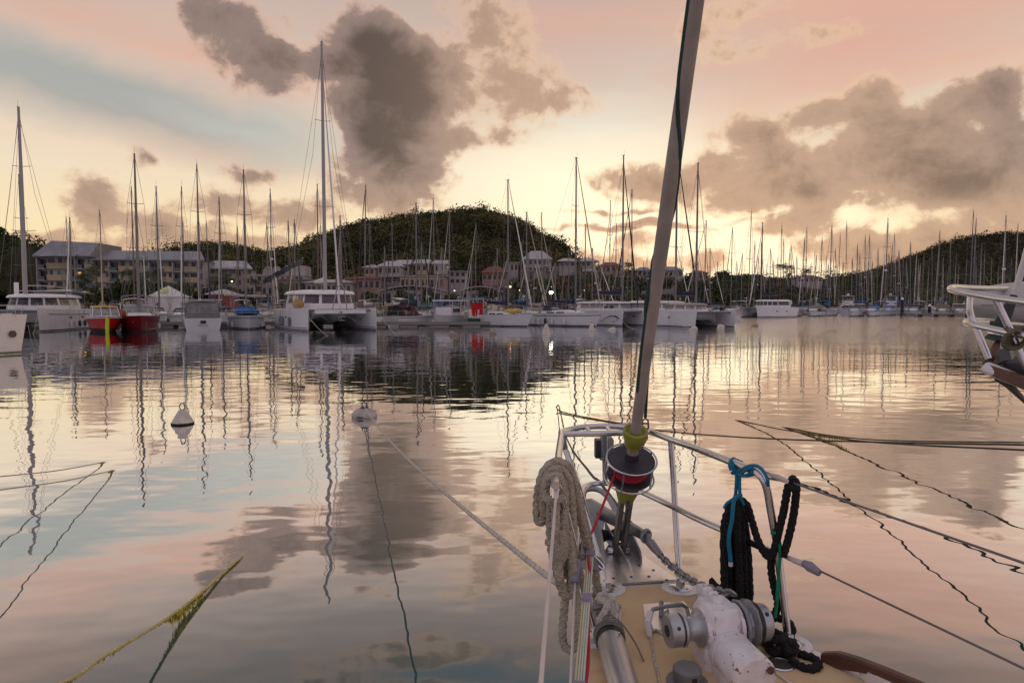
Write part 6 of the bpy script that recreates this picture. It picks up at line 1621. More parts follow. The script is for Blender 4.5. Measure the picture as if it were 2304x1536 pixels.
for nm_, pts in (('pulpit_leg', [R3(1252, 1088, ZT - .006), P(1262, 1108, 2.16), P(1279, 1178, 2.2), P(1297, 1250, 2.27), P(1318, 1340, 2.32), D(1342, 1432)]),
                 ('pulpit_leg', [R3(1266, 981, ZT - .01), P(1272, 1010, 2.95), P(1304, 1100, 2.88), P(1340, 1230, 2.79), D(1365, 1324)]),
                 ('pulpit_leg', [R3(1509, 990, ZT - .008), P(1515, 1070, 2.815), P(1521, 1180, 2.79), D(1531, 1322)]),
                 ('front_post', [R3(1360, 976, ZT - .01), R3(1362, 1086, ZM)])):
    mb = MB(); mb.tube(pts, TR * .95, 12); mb.build(nm_, M_ss, yacht)
for (px, py) in ((1531, 1322), (1774, 1447), (1365, 1324), (1342, 1434)):
    p = D(px, py, .005); mb = MB(); mb.lathe([(.046, 0), (.046, .004), (.036, .008), (.018, .010), (.016, .03), (.0135, .032)], 20, Matrix.Translation(p)); b_ = mb.build('leg_base', M_ss, yacht)
    for k in range(4):
        a = k * pi/2 + .6; mb = MB(); mb.lathe([(.006, 0), (.006, .002), (.003, .003)], 8, Matrix.Translation(p + Vector((.032*cos(a), .032*sin(a), .006)))); mb.build('screw', M_darkss, b_)
    m2 = MB(); m2.lathe([(.075, 0), (.075, .0025)], 20, Matrix.Translation(p + UP * -.0005)); m2.build('bare_patch', M_dkw, yacht, smooth=0)
# navigation light on the front post
mb = MB(); c = P(1359, 1006, 3.10); mb.bbox(c.x - .020, c.x + .042, c.y - .03, c.y + .03, c.z - .055, c.z + .048, .010); nl = mb.build('navigation_light', mat('mauve_grey_plastic', (.27, .24, .25), .5), yacht)
mb = MB(); mb.bbox(c.x - .042, c.x - .0195, c.y - .03, c.y + .03, c.z - .045, c.z + .038, .004); mb.build('light_cover', M_blackp, nl)
# lifelines
def lifeline(pts, r, m, par=yacht): mb = MB(); mb.tube(pts, r, 7); return mb.build('lifeline', m, par)
lifeline([R3(1252, 1100, ZT - .02), R3(1217, 1536, ZT - .02), Vector((-.35, .2, ZT - .02)), Vector((-.7, -1.2, ZT - .02))], .0042, M_wirew)
lifeline([P(1294, 1312, 2.18), P(1284, 1536, 1.62), Vector((-.25, .2, ZM - .06)), Vector((-.6, -1.2, ZM - .06))], .0042, M_wirew)
lifeline([P(1722, 1074, 2.23), R3(1785, 1086, 2.225), R3(2304, 1266, ZT - .02), Vector((1.75, .2, ZT - .02))], .0034, M_wire)
lifeline([R3(1757, 1248, ZM - .005), R3(1825, 1274, ZM - .01), R3(2304, 1503, ZM - .02), Vector((1.75, .2, ZM - .02))], .0034, M_wire)
mb = MB(); mb.tube([P(1731, 1066, 2.22), P(1752, 1074, 2.19), P(1770, 1082, 2.14)], [.006, .010, .008], 9); mb.build('turnbuckle', M_wirew, yacht)
mb = MB(); mb.tube([R3(1762, 1249, ZM - .005), R3(1790, 1261, ZM - .006), R3(1815, 1271, ZM - .008)], [.007, .010, .011], 9); mb.build('turnbuckle', M_wirew, yacht)
mb = MB(); c = R3(1824, 1275, ZM - .01); mb.tube([c + Vector((-.018, .02, .006)), c, c + Vector((.016, -.03, -.008))], [.010, .018, .011], 9, lobes=4, amp=.2, pitch=.05); mb.build('tape_wrap', M_tape, yacht)
mb = MB(); c = P(1250, 1100, 2.12); mb.tube([c + Vector((0, .05, .012)), c, P(1249, 1122, 2.10)], [.014, .013, .010], 10); mb.build('lifeline_fitting', M_ss, yacht)
mb = MB(); mb.tube([P(1296, 1262, 2.26), P(1295, 1290, 2.21), P(1293, 1312, 2.18)], [.016, .018, .014], 10, lobes=5, amp=.12, pitch=.06); mb.build('tape_wrap', M_tape, yacht)
# ---- headsail furler
A0 = P(1392, 1238, 3.02)
ax_top = P(1567, 0, 2.03)
AXD = (ax_top - A0).normalized()
def on_axis_at(py):
    lo, hi = 0.0, 3.5
    for _ in range(40):
        m = (lo + hi) / 2; q = A0 + AXD * m
        r_ = q - Vector((0, 0, HC)); u = r_.y * cos(PITCH) - r_.z * sin(PITCH); v = r_.y * sin(PITCH) + r_.z * cos(PITCH)
        if CY - F * v / u > py: lo = m
        else: hi = m
    return A0 + AXD * lo
MA = lambda c: Matrix.Translation(c) @ Vector((0, 0, 1)).rotation_difference(AXD).to_matrix().to_4x4()
side_ = AXD.cross(Vector((0, 1, 0))).normalized()
for s in (-1, 1):
    q0 = A0 + side_ * .018 * s; q1 = on_axis_at(1118) + side_ * .022 * s
    mb = MB(); M4 = MA(A0); Lk = (on_axis_at(1112) - A0).length
    mb.bbox(.012 * s - .004 if s > 0 else -.028, .028 if s > 0 else .012 * s + .004, -.026, .026, -.02, Lk, .004, M4); mb.build('link_plate', M_darkss, yacht)
mb = MB(); mb.lathe([(.012, -.05), (.014, -.045), (.014, .045), (.012, .05)], 10, MA(A0) @ Matrix.Rotation(pi/2, 4, 'Y')); mb.build('clevis_pin', M_ss, yacht)
cd = on_axis_at(1052)
fur = MB(); KD = .87; fur.lathe([(r_ * KD if r_ > .06 else r_, z_ * .92) for r_, z_ in [(.02, -.050), (.106, -.050), (.110, -.044), (.106, -.038), (.058, -.034), (.052, .028), (.108, .038), (.112, .046), (.108, .052), (.08, .054), (.055, .048), (.03, .052), (.028, .085), (.02, .088)]], 36, MA(cd))
drum = fur.build('furler_drum', M_drumb, yacht)
mb = MB()
for k in range(6): mb.torus(cd + AXD * (-.026 + k * .0095), .062 + .004 * (k % 2), .0054, MA(Vector((0, 0, 0))), 30, 7)
mb.build('wound_line', M_roper, drum)
mb = MB(); mb.torus(cd + AXD * .047, .103, .0042, MA(Vector((0, 0, 0))), 40, 7); mb.torus(cd - AXD * .051, .103, .0042, MA(Vector((0, 0, 0))), 40, 7)
for k in range(5):
    a = k * 2 * pi / 5 + .5; o = MA(Vector((0, 0, 0))) @ Vector((.103 * cos(a), .103 * sin(a), 0)); mb.tube([cd + o - AXD * .051, cd + o + AXD * .047], .0038, 6)
mb.build('drum_guard', M_ss, drum)
c = on_axis_at(1106); mb = MB(); mb.lathe([(.02, -.045), (.036, -.04), (.044, -.01), (.052, .012), (.052, .032), (.02, .036)], 8, MA(c)); mb.build('lower_collar', M_furlg, yacht)
mb = MB(); mb.lathe([(.012, -.062), (.014, -.058), (.014, .058), (.012, .062)], 10, MA(on_axis_at(1116)) @ Matrix.Rotation(pi/2, 4, 'X')); mb.build('collar_bolt', M_darkss, yacht)
c = on_axis_at(986); mb = MB(); mb.lathe([(.026, -.04), (.034, -.038), (.044, .0), (.050, .02), (.050, .040), (.042, .042), (.03, .03)], 20, MA(c)); col_ = mb.build('upper_collar', M_furlg, yacht)
mb = MB(); mb.lathe([(.024, -.08), (.024, .06), (.02, .062)], 14, MA(on_axis_at(1005))); mb.build('swivel_tube', M_foil, yacht)
s0 = on_axis_at(972); far = A0 + AXD * 9.0
pts = [s0 + AXD * q for q in (0, .3, .55, .8, 1.1, 1.5, 1.9, 4, 8)]
mb = MB(); mb.tube(pts, [.0215, .0222, .0235, .025, .0252, .0235, .0205, .03, .025], 14); mb.build('rolled_headsail', M_foil, yacht)
E1 = -side_; E2 = E1.cross(AXD); E2 = E2 if E2.y < 0 else -E2
def edge_pt(py, th, r): return on_axis_at(py) + (E1 * cos(th) + E2 * sin(th)) * r
TAB = [(-160, 1.02 * pi), (0, .98 * pi), (120, .93 * pi), (190, .86 * pi), (260, .66 * pi), (330, .36 * pi), (400, .12 * pi), (480, .0), (540, -.35 * pi), (580, -.8 * pi), (620, -1.0 * pi), (700, -1.04 * pi), (800, -1.08 * pi), (880, -1.2 * pi)]
mb = MB(); hp_ = catmull([edge_pt(py, th, .0215) for py, th in TAB], 6); mb.tube(hp_, [.0075] * (len(hp_) - 1) + [.003], 8); mb.build('dark_edge_strip', M_uv, yacht)
mb = MB(); mb.tube(catmull([P(1452, 938, 2.93), P(1455, 880, 2.80), P(1459, 800, 2.70)] + [edge_pt(700, -1.04 * pi - .0, .026), edge_pt(640, -1.0 * pi, .026)], 5), .0068, 8); mb.build('tack_strop', M_uv, yacht)
mb = MB(); 
sh = [P(1446, 945, 2.94), P(1445, 962, 2.95), P(1452, 968, 2.95), P(1459, 962, 2.94), P(1458, 945, 2.93), P(1452, 940, 2.93)]; mb.tube(sh, .004, 7, loop=True); mb.tube([P(1444, 952, 2.94), P(1460, 953, 2.94)], .004, 6); mb.build('shackle', M_darkss, yacht)
mb = MB(); mb.tube([P(1452, 965, 2.94), P(1452, 985, 2.90), P(1446, 998, 2.88), P(1444, 1010, 2.87)], [.010, .012, .009, .006], 8); mb.build('tack_swivel', M_darkss, yacht)

# ---- windlass
wc = Vector((.650, 2.112, 1.778))
AW = Matrix(((STB.x, -AFT.x, 0, wc.x), (STB.y, -AFT.y, 0, wc.y), (0, 0, 1, wc.z), (0, 0, 0, 1)))   # local x = starboard, y = forward, z = up
ROTX = Matrix.Rotation(pi/2, 4, 'Y')
mb = MB(); mb.lathe([(.02, -.062), (.064, -.060), (.067, -.055), (.067, -.044), (.052, -.043), (.052, .054), (.066, .055), (.066, .066), (.02, .068)], 26, AW @ ROTX); 
wl = mb.build('windlass', M_chip, yacht)
mb = MB(); mb.bbox(-.0605, .0605, -.066, .066, -.125, .076, .022, AW); mb.build('gear_housing', M_chip, wl)
mb = MB(); mb.bbox(-.10, .10, -.09, .085, -.13, -.115, .006, AW); mb.build('base_foot', M_dkw, wl)
mb = MB(); mb.lathe([(.02, -.168), (.046, -.168), (.050, -.163), (.050, -.132), (.047, -.128)], 28, AW @ ROTX); mb.lathe([(.050, -.124), (.052, -.122), (.052, -.117), (.044, -.113), (.036, -.10), (.036, -.085), (.046, -.070), (.058, -.064), (.058, -.0625)], 28, AW @ ROTX); dr = mb.build('warping_drum', M_drumal, wl)
mb = MB(); mb.lathe([(.047, -.1285), (.047, -.1235)], 28, AW @ ROTX); mb.lathe([(.0185, -.1690), (.0185, -.150)], 14, AW @ ROTX); mb.build('dark_groove', M_blackp, dr)
for a in (.6, 2.6, 4.6):
    mb = MB(); mb.lathe([(.006, -.001), (.006, .0012)], 10, AW @ Matrix.Translation((-.148, .0502 * cos(a), .0502 * sin(a))) @ Matrix.Rotation(a, 4, 'X') @ Matrix.Rotation(-pi/2, 4, 'X')); mb.build('bar_socket', M_blackp, dr)
mb = MB(); prof = [(.02, .07), (.072, .072), (.078, .078), (.060, .090), (.060, .098), (.078, .108), (.074, .116), (.055, .118)]; mb.lathe(prof, 10, AW @ ROTX); mb.build('chain_gypsy', M_galv, wl)
mb = MB(); mb.lathe([(.066, .1185), (.068, .122), (.066, .132), (.05, .134)], 26, AW @ ROTX); mb.build('clutch_ring', M_blackp, wl)
mb = MB(); mb.lathe([(.050, .1345), (.058, .138), (.058, .162), (.052, .170), (.02, .172)], 26, AW @ ROTX); cn = mb.build('clutch_nut', M_drumal, wl)
for a in (2.3, 4.2):
    mb = MB(); mb.lathe([(.007, -.001), (.007, .0012)], 10, AW @ Matrix.Translation((.150, .0582 * cos(a), .0582 * sin(a))) @ Matrix.Rotation(a, 4, 'X') @ Matrix.Rotation(-pi/2, 4, 'X')); mb.build('bar_socket', M_blackp, cn)
# motor
MM = AW @ Matrix.Translation((.010, -.03, -.050)) @ Matrix.Rotation(pi/2 + .03, 4, 'X')
mb = MB(); mb.lathe([(.03, .0), (.062, .02), (.068, .034), (.068, .050), (.0635, .052), (.0635, .054), (.066, .056), (.067, .178), (.061, .190), (.02, .192)], 30, MM); mo = mb.build('motor', M_chip, wl)
mb = MB(); mb.lathe([(.011, .190), (.011, .197), (.005, .198)], 8, MM @ Matrix.Translation((.040, .028, 0))); mb.build('bolt', mat('rust_bolt', (.11, .055, .03), .7, var=.4, vscale=60), mo)
mb = MB(); mb.lathe([(.010, .190), (.010, .196), (.005, .197)], 8, MM @ Matrix.Translation((-.040, -.03, 0))); mb.build('bolt', mat('rust_bolt', (.11, .055, .03), .7), mo)
mb = MB(); mb.bbox(-.05, .065, -.17, -.068, -.128, -.075, .01, AW); mb.build('motor_bracket', M_chip, wl)
# chain guide on top
mb = MB()
for k, (y, z, s) in enumerate(((.075, .112, .020), (.045, .104, .022), (.012, .092, .022), (-.018, .082, .02))): mb.bbox(-.016, .020, y - .018, y + .014, z - .02, z + .012, .006, AW @ Matrix.Rotation(-.35, 4, 'X'))
mb.build('chain_stripper', M_chip, wl)
# ---- deck fittings
def deck_plate(px, py, r, nm_='deck_filler'):
    p = D(px, py, .0045); mb = MB(); mb.lathe([(r, 0), (r, .003), (r * .92, .006), (r * .74, .0055), (r * .72, .002)], 28, Matrix.Translation(p)); o = mb.build(nm_, M_ss, yacht); m2 = MB(); m2.lathe([(r * .72, .0021), (r * .70, .0035), (.002, .0036)], 28, Matrix.Translation(p)); m2.build('filler_cap', M_darkss, o)
deck_plate(1756, 1494, .044); deck_plate(1700, 1438, .042)
p = D(1546, 1534, .0045); mb = MB(); mb.lathe([(.062, 0), (.062, .005), (.05, .008)], 26, Matrix.Translation(p)); fs_ = mb.build('foot_switch', M_greyp, yacht)
mb = MB(); mb.lathe([(.041, .008), (.043, .02), (.043, .042), (.036, .050), (.01, .052)], 26, Matrix.Translation(p)); mb.build('switch_cap', M_greyp, fs_)
mb = MB(); mb.box(p.x + .004, p.x + .018, p.y - .0455, p.y - .041, p.z + .012, p.z + .034); mb.build('switch_notch', M_blackp, fs_)
# chain stopper plate with hoop
q = [D(1447, 1364), D(1538, 1357), D(1560, 1384), D(1500, 1422), D(1455, 1424)]
mb = MB(); mb.add([tuple(v + UP * .0045) for v in q] + [tuple(v + UP * .010) for v in q], [(4,3,2,1,0), (5,6,7,8,9)] + [(i, (i+1) % 5, 5 + (i+1) % 5, 5 + i) for i in range(5)]); cs_ = mb.build('stopper_plate', M_plate, yacht, smooth=0)
h0, h1 = D(1466, 1420, .01), D(1551, 1392, .01)
mb = MB(); mb.tube([h0, P(1458, 1388, h0.y + .02), P(1470, 1370, h0.y + .05), P(1500, 1363, h0.y + .08), P(1535, 1360, h0.y + .11), P(1545, 1366, h0.y + .12), h1], .0075, 9); mb.build('stopper_hoop', M_galv, cs_)
mb = MB(); mb.tube([D(1488, 1385, .01), P(1488, 1350, D(1488, 1385).y)], [.010, .008], 8); mb.tube([D(1488, 1385, .02), P(1503, 1370, D(1488, 1385).y + .02), D(1508, 1388, .012)], .004, 6); mb.build('stopper_pawl', M_galv, cs_)
mb = MB(); mb.tube([P(1463, 1378, 2.33), P(1457, 1400, 2.28), D(1462, 1430, .012)], [.012, .013, .009], 8); mb.build('stopper_lever', M_dkw, cs_)
# teak rail along the starboard edge
e0, e1 = D(1852, 1486, .0), Vector((1.60, 1.25, ZD))
dv = (e1 - e0).normalized(); nv = Vector((-dv.y, dv.x, 0))
mb = MB(); rings = []
for u, zl, zh, w in ((0, .006, .030, .030), (.05, .004, .052, .034), (.11, .020, .060, .034), (.18, .040, .064, .034), (.32, .042, .066, .034), (.9, .042, .068, .034)):
    c = e0 + dv * u - nv * .02 * 0
    rings.append([c - nv * w/2 + UP * zl, c + nv * w/2 + UP * zl, c + nv * w/2 + UP * (zh - .006), c + nv * w * .3 + UP * zh, c - nv * w * .3 + UP * zh, c - nv * w/2 + UP * (zh - .006)])
mb.loft(rings); mb.build('teak_rail', M_teakr, yacht)
mb = MB(); rings = []
for u in (.12, .15, .2, .9):
    c = e0 + dv * u; k = .5 if u == .12 else 1; rings.append([c - nv * .017 * k + UP * .004, c + nv * .017 * k + UP * .004, c + nv * .017 * k + UP * .038 * k, c - nv * .017 * k + UP * .038 * k])
mb.loft(rings); mb.build('rail_chock', M_dkw, yacht)
mb = MB(); mb.tube([D(1782, 1436, .01), D(1810, 1450, .01)], .006, 7); mb.build('edge_strip', M_ss, yacht)
mb = MB(); mb.tube([D(1728, 1500, .008), D(1790, 1545, .008)], .004, 6); mb.build('hatch_edge', M_dkw, yacht)
# cleat
c = D(1362, 1394, .005); mb = MB(); mb.bbox(c.x - .045, c.x + .045, c.y - .02, c.y + .02, c.z, c.z + .010, .004); cl_ = mb.build('cleat', M_galv, yacht)
mb = MB(); mb.tube([c + Vector((-.055, -.01, .045)), c + Vector((-.02, 0, .05)), c + Vector((.02, 0, .05)), c + Vector((.055, .01, .045))], [.008, .012, .012, .008], 9); mb.tube([c + Vector((-.018, 0, .01)), c + Vector((-.018, 0, .05))], .009, 8); mb.tube([c + Vector((.018, 0, .01)), c + Vector((.018, 0, .05))], .009, 8); mb.build('cleat_horn', M_galv, cl_)
mb = MB(); mb.add([tuple(v) for v in (D(1340, 1415, .0055), D(1396, 1412, .0055), D(1398, 1374, .0055), D(1350, 1372, .0055))], [(0, 1, 2, 3)]); mb.build('bare_patch', M_dkw, yacht, smooth=0)

# ------------------------------------------------------------------ loose gear on the bow
def rope(name, pts, r, m, label, cat, lobes=3, amp=.14, pitch=None, n=9, sub=5, loop=False, parent=None, step=None):
    pts = catmull(pts, sub, loop)
    # resample finely enough for the strands to show
    if step:
        out = [pts[0]]; 
        for a, b in zip(pts, pts[1:]):
            k = max(1, int((b - a).length / step)); out += [a.lerp(b, (i + 1) / k) for i in range(k)]
        pts = out
    mb = MB(); mb.tube(pts, r, n, lobes=lobes, amp=amp, pitch=pitch or r * 7)
    o = mb.build(name, m, parent, smooth=60)
    if parent is None:
        c = pts[0].copy(); o.data.transform(Matrix.Translation(-c)); o.location = c
        tag(o, label, cat)
    return o
def root_at(name, c, label, cat): return thing(name, c, label, cat)
# anchor on the roller
f0, f1 = P(1455, 1207, 2.93), P(1318, 1134, 3.38)
anc = root_at('anchor', f1, 'grey roll bar anchor stowed on the bow roller', 'anchor')
d = (f1 - f0).normalized(); nn = d.cross(UP).normalized(); uu = nn.cross(d)
mb = MB(); prof = [(-.02, -.018), (-.02, .014), (.05, .022), (.3, .032), (.5, .040), (.56, .02), (.55, -.022), (.45, -.036), (.2, -.024)]; L = (f1 - f0).length / .54
k = len(prof); vs = [f0 + d * (u * L) + uu * z - nn * .010 for u, z in prof] + [f0 + d * (u * L) + uu * z + nn * .010 for u, z in prof]
mb.add(vs, [tuple(reversed(range(k))), tuple(range(k, 2*k))] + [(i, (i+1) % k, k + (i+1) % k, k + i) for i in range(k)]); mb.build('shank', M_galv, anc, smooth=0)
mb = MB(); hp = [P(1312, 1120, 3.52), P(1316, 1104, 3.55), P(1332, 1099, 3.56), P(1352, 1104, 3.55), P(1370, 1121, 3.5), P(1381, 1141, 3.45), P(1386, 1158, 3.4)]; mb.tube(catmull(hp, 4), .0145, 9); mb.build('roll_bar', M_galv, anc)
t0 = f1 + d * .06; mb = MB(); a1, a2, a3, a4 = t0 + nn * .17 - uu * .10 + d * .02, t0 - nn * .17 - uu * .10 + d * .02, t0 - uu * .36 - d * .12, t0 - uu * .06 + d * .1
mb.add([tuple(v) for v in (a1, a4, a3, a2)] + [tuple(v - d * .012) for v in (a1, a4, a3, a2)], [(0,1,2), (1,3,2), (6,5,4), (6,7,5), (0,4,5,1), (1,5,7,3), (3,7,6,2), (2,6,4,0)]); mb.build('fluke', M_galv, anc, smooth=0)
# shackle, swivel and chain to the windlass
ch = root_at('anchor_chain', f0, 'grey galvanised chain running from the anchor to the white windlass', 'chain')
mb = MB(); s0_ = f0; s1_ = P(1487, 1250, 2.83); mb.tube([s0_, s0_.lerp(s1_, .25), s0_.lerp(s1_, .3), s0_.lerp(s1_, 1)], [.012, .014, .019, .015], 10); mb.build('swivel', M_galv, ch)
mb = MB(); cc_ = s0_.lerp(s1_, -.05); mb.torus(cc_, .026, .008, Matrix.Rotation(.6, 4, 'Z') @ Matrix.Rotation(pi/2, 4, 'X'), 16, 7); mb.build('shackle', M_galv, ch)
cend = AW @ Vector((.094, .055, .075))
path = sag(s1_, cend, .035, 40); tot = sum((b - a).length for a, b in zip(path, path[1:]))
LINK = None
def link_mesh():
    mb = MB(); pts = []
    for i in range(14):
        a = 2 * pi * i / 14; pts.append(Vector((.0115 * cos(a), .0115 * sin(a) + (.0115 if sin(a) > 0 else -.0115), 0)))
    mb.tube(pts, .0052, 6, loop=True); return mb
pitch_ = .0345; nl_ = int(tot / pitch_)
for i in range(nl_):
    s = (i + .5) * pitch_; acc = 0
    for a, b in zip(path, path[1:]):
        l = (b - a).length
        if acc + l >= s: pos = a.lerp(b, (s - acc) / l); dirv = (b - a).normalized(); break
        acc += l
    if LINK is None:
        o = link_mesh().build('chain_link', M_galv, ch, local=True); LINK = o.data
    else:
        o = bpy.data.objects.new('chain_link', LINK); COL.objects.link(o); o.parent = ch
    o.location = pos - wloc(ch); qt = dirv.to_track_quat('Y', 'Z'); o.rotation_mode = 'QUATERNION'
    o.rotation_quaternion = qt @ Matrix.Rotation((pi/4 if i % 2 else -pi/4), 4, 'Y').to_quaternion()
# spinnaker pole
pe = W(1373, 1438, 1.712); pole = root_at('spinnaker_pole', pe, 'satin aluminium pole lying on the deck, lashed at its front end', 'pole')
mb = MB(); mb.tube([pe + Vector((0, -.0, 0)), pe + Vector((0.0, -.3, 0)), pe + Vector((.01, -1.9, 0))], .044, 30); mb.build('tube', M_poleal, pole)
mb = MB(); mb.tube([pe + Vector((-.002, .045, 0)), pe + Vector((0, .035, 0)), pe + Vector((0, -.02, 0))], [.034, .044, .0465], 28); mb.build('end_cap', M_blackp, pole)
mb = MB()
for k in range(4): mb.torus(pe + Vector((0, .005 + .010 * k, .004 * (k % 2))), .048, .0032, Matrix.Rotation(pi/2 + .1 * (k - 1.5), 4, 'X'), 24, 6)
mb.tube(catmull([pe + Vector((-.02, .03, .055)), pe + Vector((.0, .05, .06)), pe + Vector((.02, .03, .058)), pe + Vector((.005, .0, .06)), pe + Vector((-.015, .02, .062)), pe + Vector((.03, .03, .05)), pe + Vector((.075, .0, .0)), pe + Vector((.10, -.05, -.045))], 5), .0028, 6); mb.build('lashing', M_wrap, pole)
mb = MB(); mb.lathe([(.004, 0), (.004, .012), (.002, .014)], 8, Matrix.Translation(pe + Vector((.018, -.06, .0415)))); mb.build('pole_stud', M_ss, pole)
# bundle of battens along the port rail
b0, b1 = P(1329, 1236, 2.36), P(1303, 1545, 1.60)
bat = root_at('batten', b0, 'pale ribbed batten lashed along the port lifelines', 'batten')
dd = (b1 - b0).normalized(); sx = dd.cross(UP).normalized(); uz = sx.cross(dd)
for k, (off, m) in enumerate(((-.0095, M_bat), (-.003, M_bat), (.0035, M_bat), (.010, M_baty))):
    mb = MB(); rr = []
    for q in (b0, b0.lerp(b1, 1.9)): rr.append([q + sx * (off + ex) + uz * ez for ex, ez in ((-.0028, -.004), (.0028, -.004), (.0028, .003), (.0012, .005), (-.0012, .005), (-.0028, .003))])
    mb.loft(rr); mb.build('rib', m, bat, smooth=0)
for q in (.02, .42, .98):
    mb = MB(); c = b0.lerp(b1, q); mb.loft([[c + dd * e + sx * x + uz * z for x, z in ((-.0145, -.006), (.0145, -.006), (.0145, .0075), (-.0145, .0075))] for e in (0, .045)]); mb.build('tape_band', M_tape, bat, smooth=0)
# red furling line with its block
rope('furling_line', [cd + Vector((-.055, -.03, .01)), P(1375, 1088, 2.72), P(1340, 1178, 2.52), P(1318, 1224, 2.40), P(1322, 1246, 2.32), P(1326, 1275, 2.22), P(1324, 1400, 1.93), P(1317, 1545, 1.60), Vector((.03, .9, 1.97))], .0052, M_roper, 'thin red line running from the furling drum aft along the port rail', 'rope', 0, 0, n=8)
bk = P(1341, 1268, 2.36); blk = root_at('turning_block', bk, 'small grey pulley block shackled to the port pulpit leg', 'pulley')
mb = MB(); mb.lathe([(.01, -.010), (.026, -.009), (.027, -.003), (.022, 0), (.027, .003), (.026, .009), (.01, .010)], 20, Matrix.Translation(bk) @ Matrix.Rotation(.5, 4, 'Z') @ Matrix.Rotation(pi/2 - .5, 4, 'X')); mb.build('sheave', M_greyp, blk)
mb = MB(); mb.tube(catmull([bk + Vector((-.03, .03, .045)), bk + Vector((-.01, .01, .03)), bk + Vector((.022, -.01, .0)), bk + Vector((.02, -.015, -.012)), bk + Vector((-.015, .01, .016)), bk + Vector((-.034, .03, .04))], 4), .0038, 6); mb.build('bail', M_ss, blk)
mb = MB(); mb.tube([P(1299, 1256, 2.29), P(1312, 1252, 2.31), P(1325, 1258, 2.33)], [.012, .010, .006], 8, lobes=3, amp=.2, pitch=.03); mb.build('lashing', M_wrap, blk)
# tan rope coil on the port end of the pulpit
coil = root_at('rope_coil', P(1250, 1060, 2.16), 'heavy tan rope coiled and hung over the port end of the pulpit', 'rope')
def strand(pts, r=.0152, m=M_ropet, dy=0.0, par=coil, y=2.22):
    q = [P(px, py, y + (e[0] if e else 0) + dy) for (px, py, *e) in pts]
    pts_ = catmull(q, 10); mb = MB(); mb.tube(pts_, r * .97, 14, lobes=4, amp=.15, pitch=r * 7.5); return mb.build('strand', m, par, smooth=60)
strand([(1226, 1160, -.01), (1219, 1172), (1210, 1166, .01), (1209, 1130, .01), (1214, 1092), (1226, 1058, .01), (1250, 1039, .02), (1277, 1050, .03), (1293, 1090, .04), (1304, 1150, .06), (1318, 1215, .12), (1334, 1280, .2), (1350, 1345, .26), (1352, 1372, .27)])
strand([(1226, 1160, -.01), (1222, 1130, -.01), (1224, 1095, -.02), (1236, 1066, -.02), (1255, 1055, -.01), (1274, 1070, 0), (1284, 1112, .01), (1288, 1170, .02), (1289, 1240, .03), (1284, 1300, .04), (1280, 1338, .05)])
strand([(1226, 1112, -.05), (1229, 1088, -.05), (1243, 1072, -.05), (1258, 1074, -.05), (1267, 1094, -.04), (1270, 1140, -.04), (1264, 1200, -.04), (1256, 1250, -.04), (1259, 1300, -.04), (1268, 1335, -.03), (1280, 1338, -.02), (1288, 1310, -.02), (1286, 1255, -.02), (1277, 1190, -.02)])
strand([(1224, 1104, -.06), (1230, 1120, -.07), (1244, 1126, -.08), (1258, 1120, -.08), (1267, 1106, -.06)])
strand([(1240, 1120, -.03), (1238, 1170, -.03), (1240, 1220, -.03), (1246, 1255, -.03), (1258, 1262, -.03), (1268, 1245, -.03), (1270, 1200, -.03), (1266, 1150, -.03)])
strand([(1250, 1120, -.06), (1250, 1180, -.06), (1252, 1225, -.06), (1259, 1248, -.06), (1266, 1230, -.06), (1262, 1190, -.06)])
strand([(1244, 1128, 0), (1244, 1200, .02), (1250, 1270, .02), (1262, 1320, .02)])
strand([(1276, 1120, .05), (1279, 1180, .06), (1277, 1240, .06), (1270, 1300, .04)])
strand([(1247, 1086, -.07), (1254, 1080, -.075), (1261, 1086, -.07), (1262, 1104, -.07)])
strand([(1272, 1338, 0), (1268, 1385, 0), (1265, 1425, 0), (1270, 1452, 0), (1284, 1461, 0), (1296, 1448, 0), (1299, 1405, 0), (1297, 1350, .02), (1294, 1300, .04), (1296, 1262, .06)], .0138)
strand([(1302, 1120, .08), (1316, 1180, .12), (1330, 1240, .2), (1341, 1300, .26), (1340, 1340, .28), (1334, 1368, .3)], .0142)
strand([(1232, 1222, -.02), (1240, 1215, -.03), (1248, 1222, -.04)], .013)
# pale mooring rope from the flat buoy to the cleat
e_chock = D(1327, 1350, .02)
mr = sag(Vector(b2.location) + Vector((.0, -.05, .29)), P(1245, 1306, 2.62), .16, 40) + [P(1270, 1322, 2.55), P(1300, 1338, 2.50), P(1335, 1352, 2.46)]
rope('mooring_rope', mr, .0125, M_ropep, 'pale mooring rope running from the flattened buoy to the port side of the bow', 'rope', 3, .12, n=9, sub=2, step=.02)
loopc = root_at('cleat_rope', c_ := D(1362, 1394, .03), 'pale mooring rope eye looped over the port cleat', 'rope')
def lstr(pts, r=.0135): 
    mb = MB(); mb.tube(catmull([P(px, py, y) for px, py, y in pts], 7), r, 12, lobes=3, amp=.10, pitch=r * 6.5); mb.build('strand', M_ropep, loopc, smooth=60)
lstr([(1335, 1352, 2.46), (1336, 1375, 2.42), (1340, 1395, 2.36), (1350, 1408, 2.33), (1366, 1412, 2.31), (1380, 1402, 2.31), (1386, 1380, 2.34), (1382, 1356, 2.38), (1368, 1342, 2.41), (1352, 1340, 2.42), (1346, 1350, 2.42)])
lstr([(1350, 1350, 2.40), (1362, 1352, 2.37), (1366, 1366, 2.34), (1356, 1384, 2.31), (1346, 1400, 2.29), (1352, 1414, 2.285), (1368, 1416, 2.28)])
lstr([(1372, 1352, 2.37), (1378, 1372, 2.34), (1376, 1395, 2.31), (1366, 1408, 2.29)], .012)
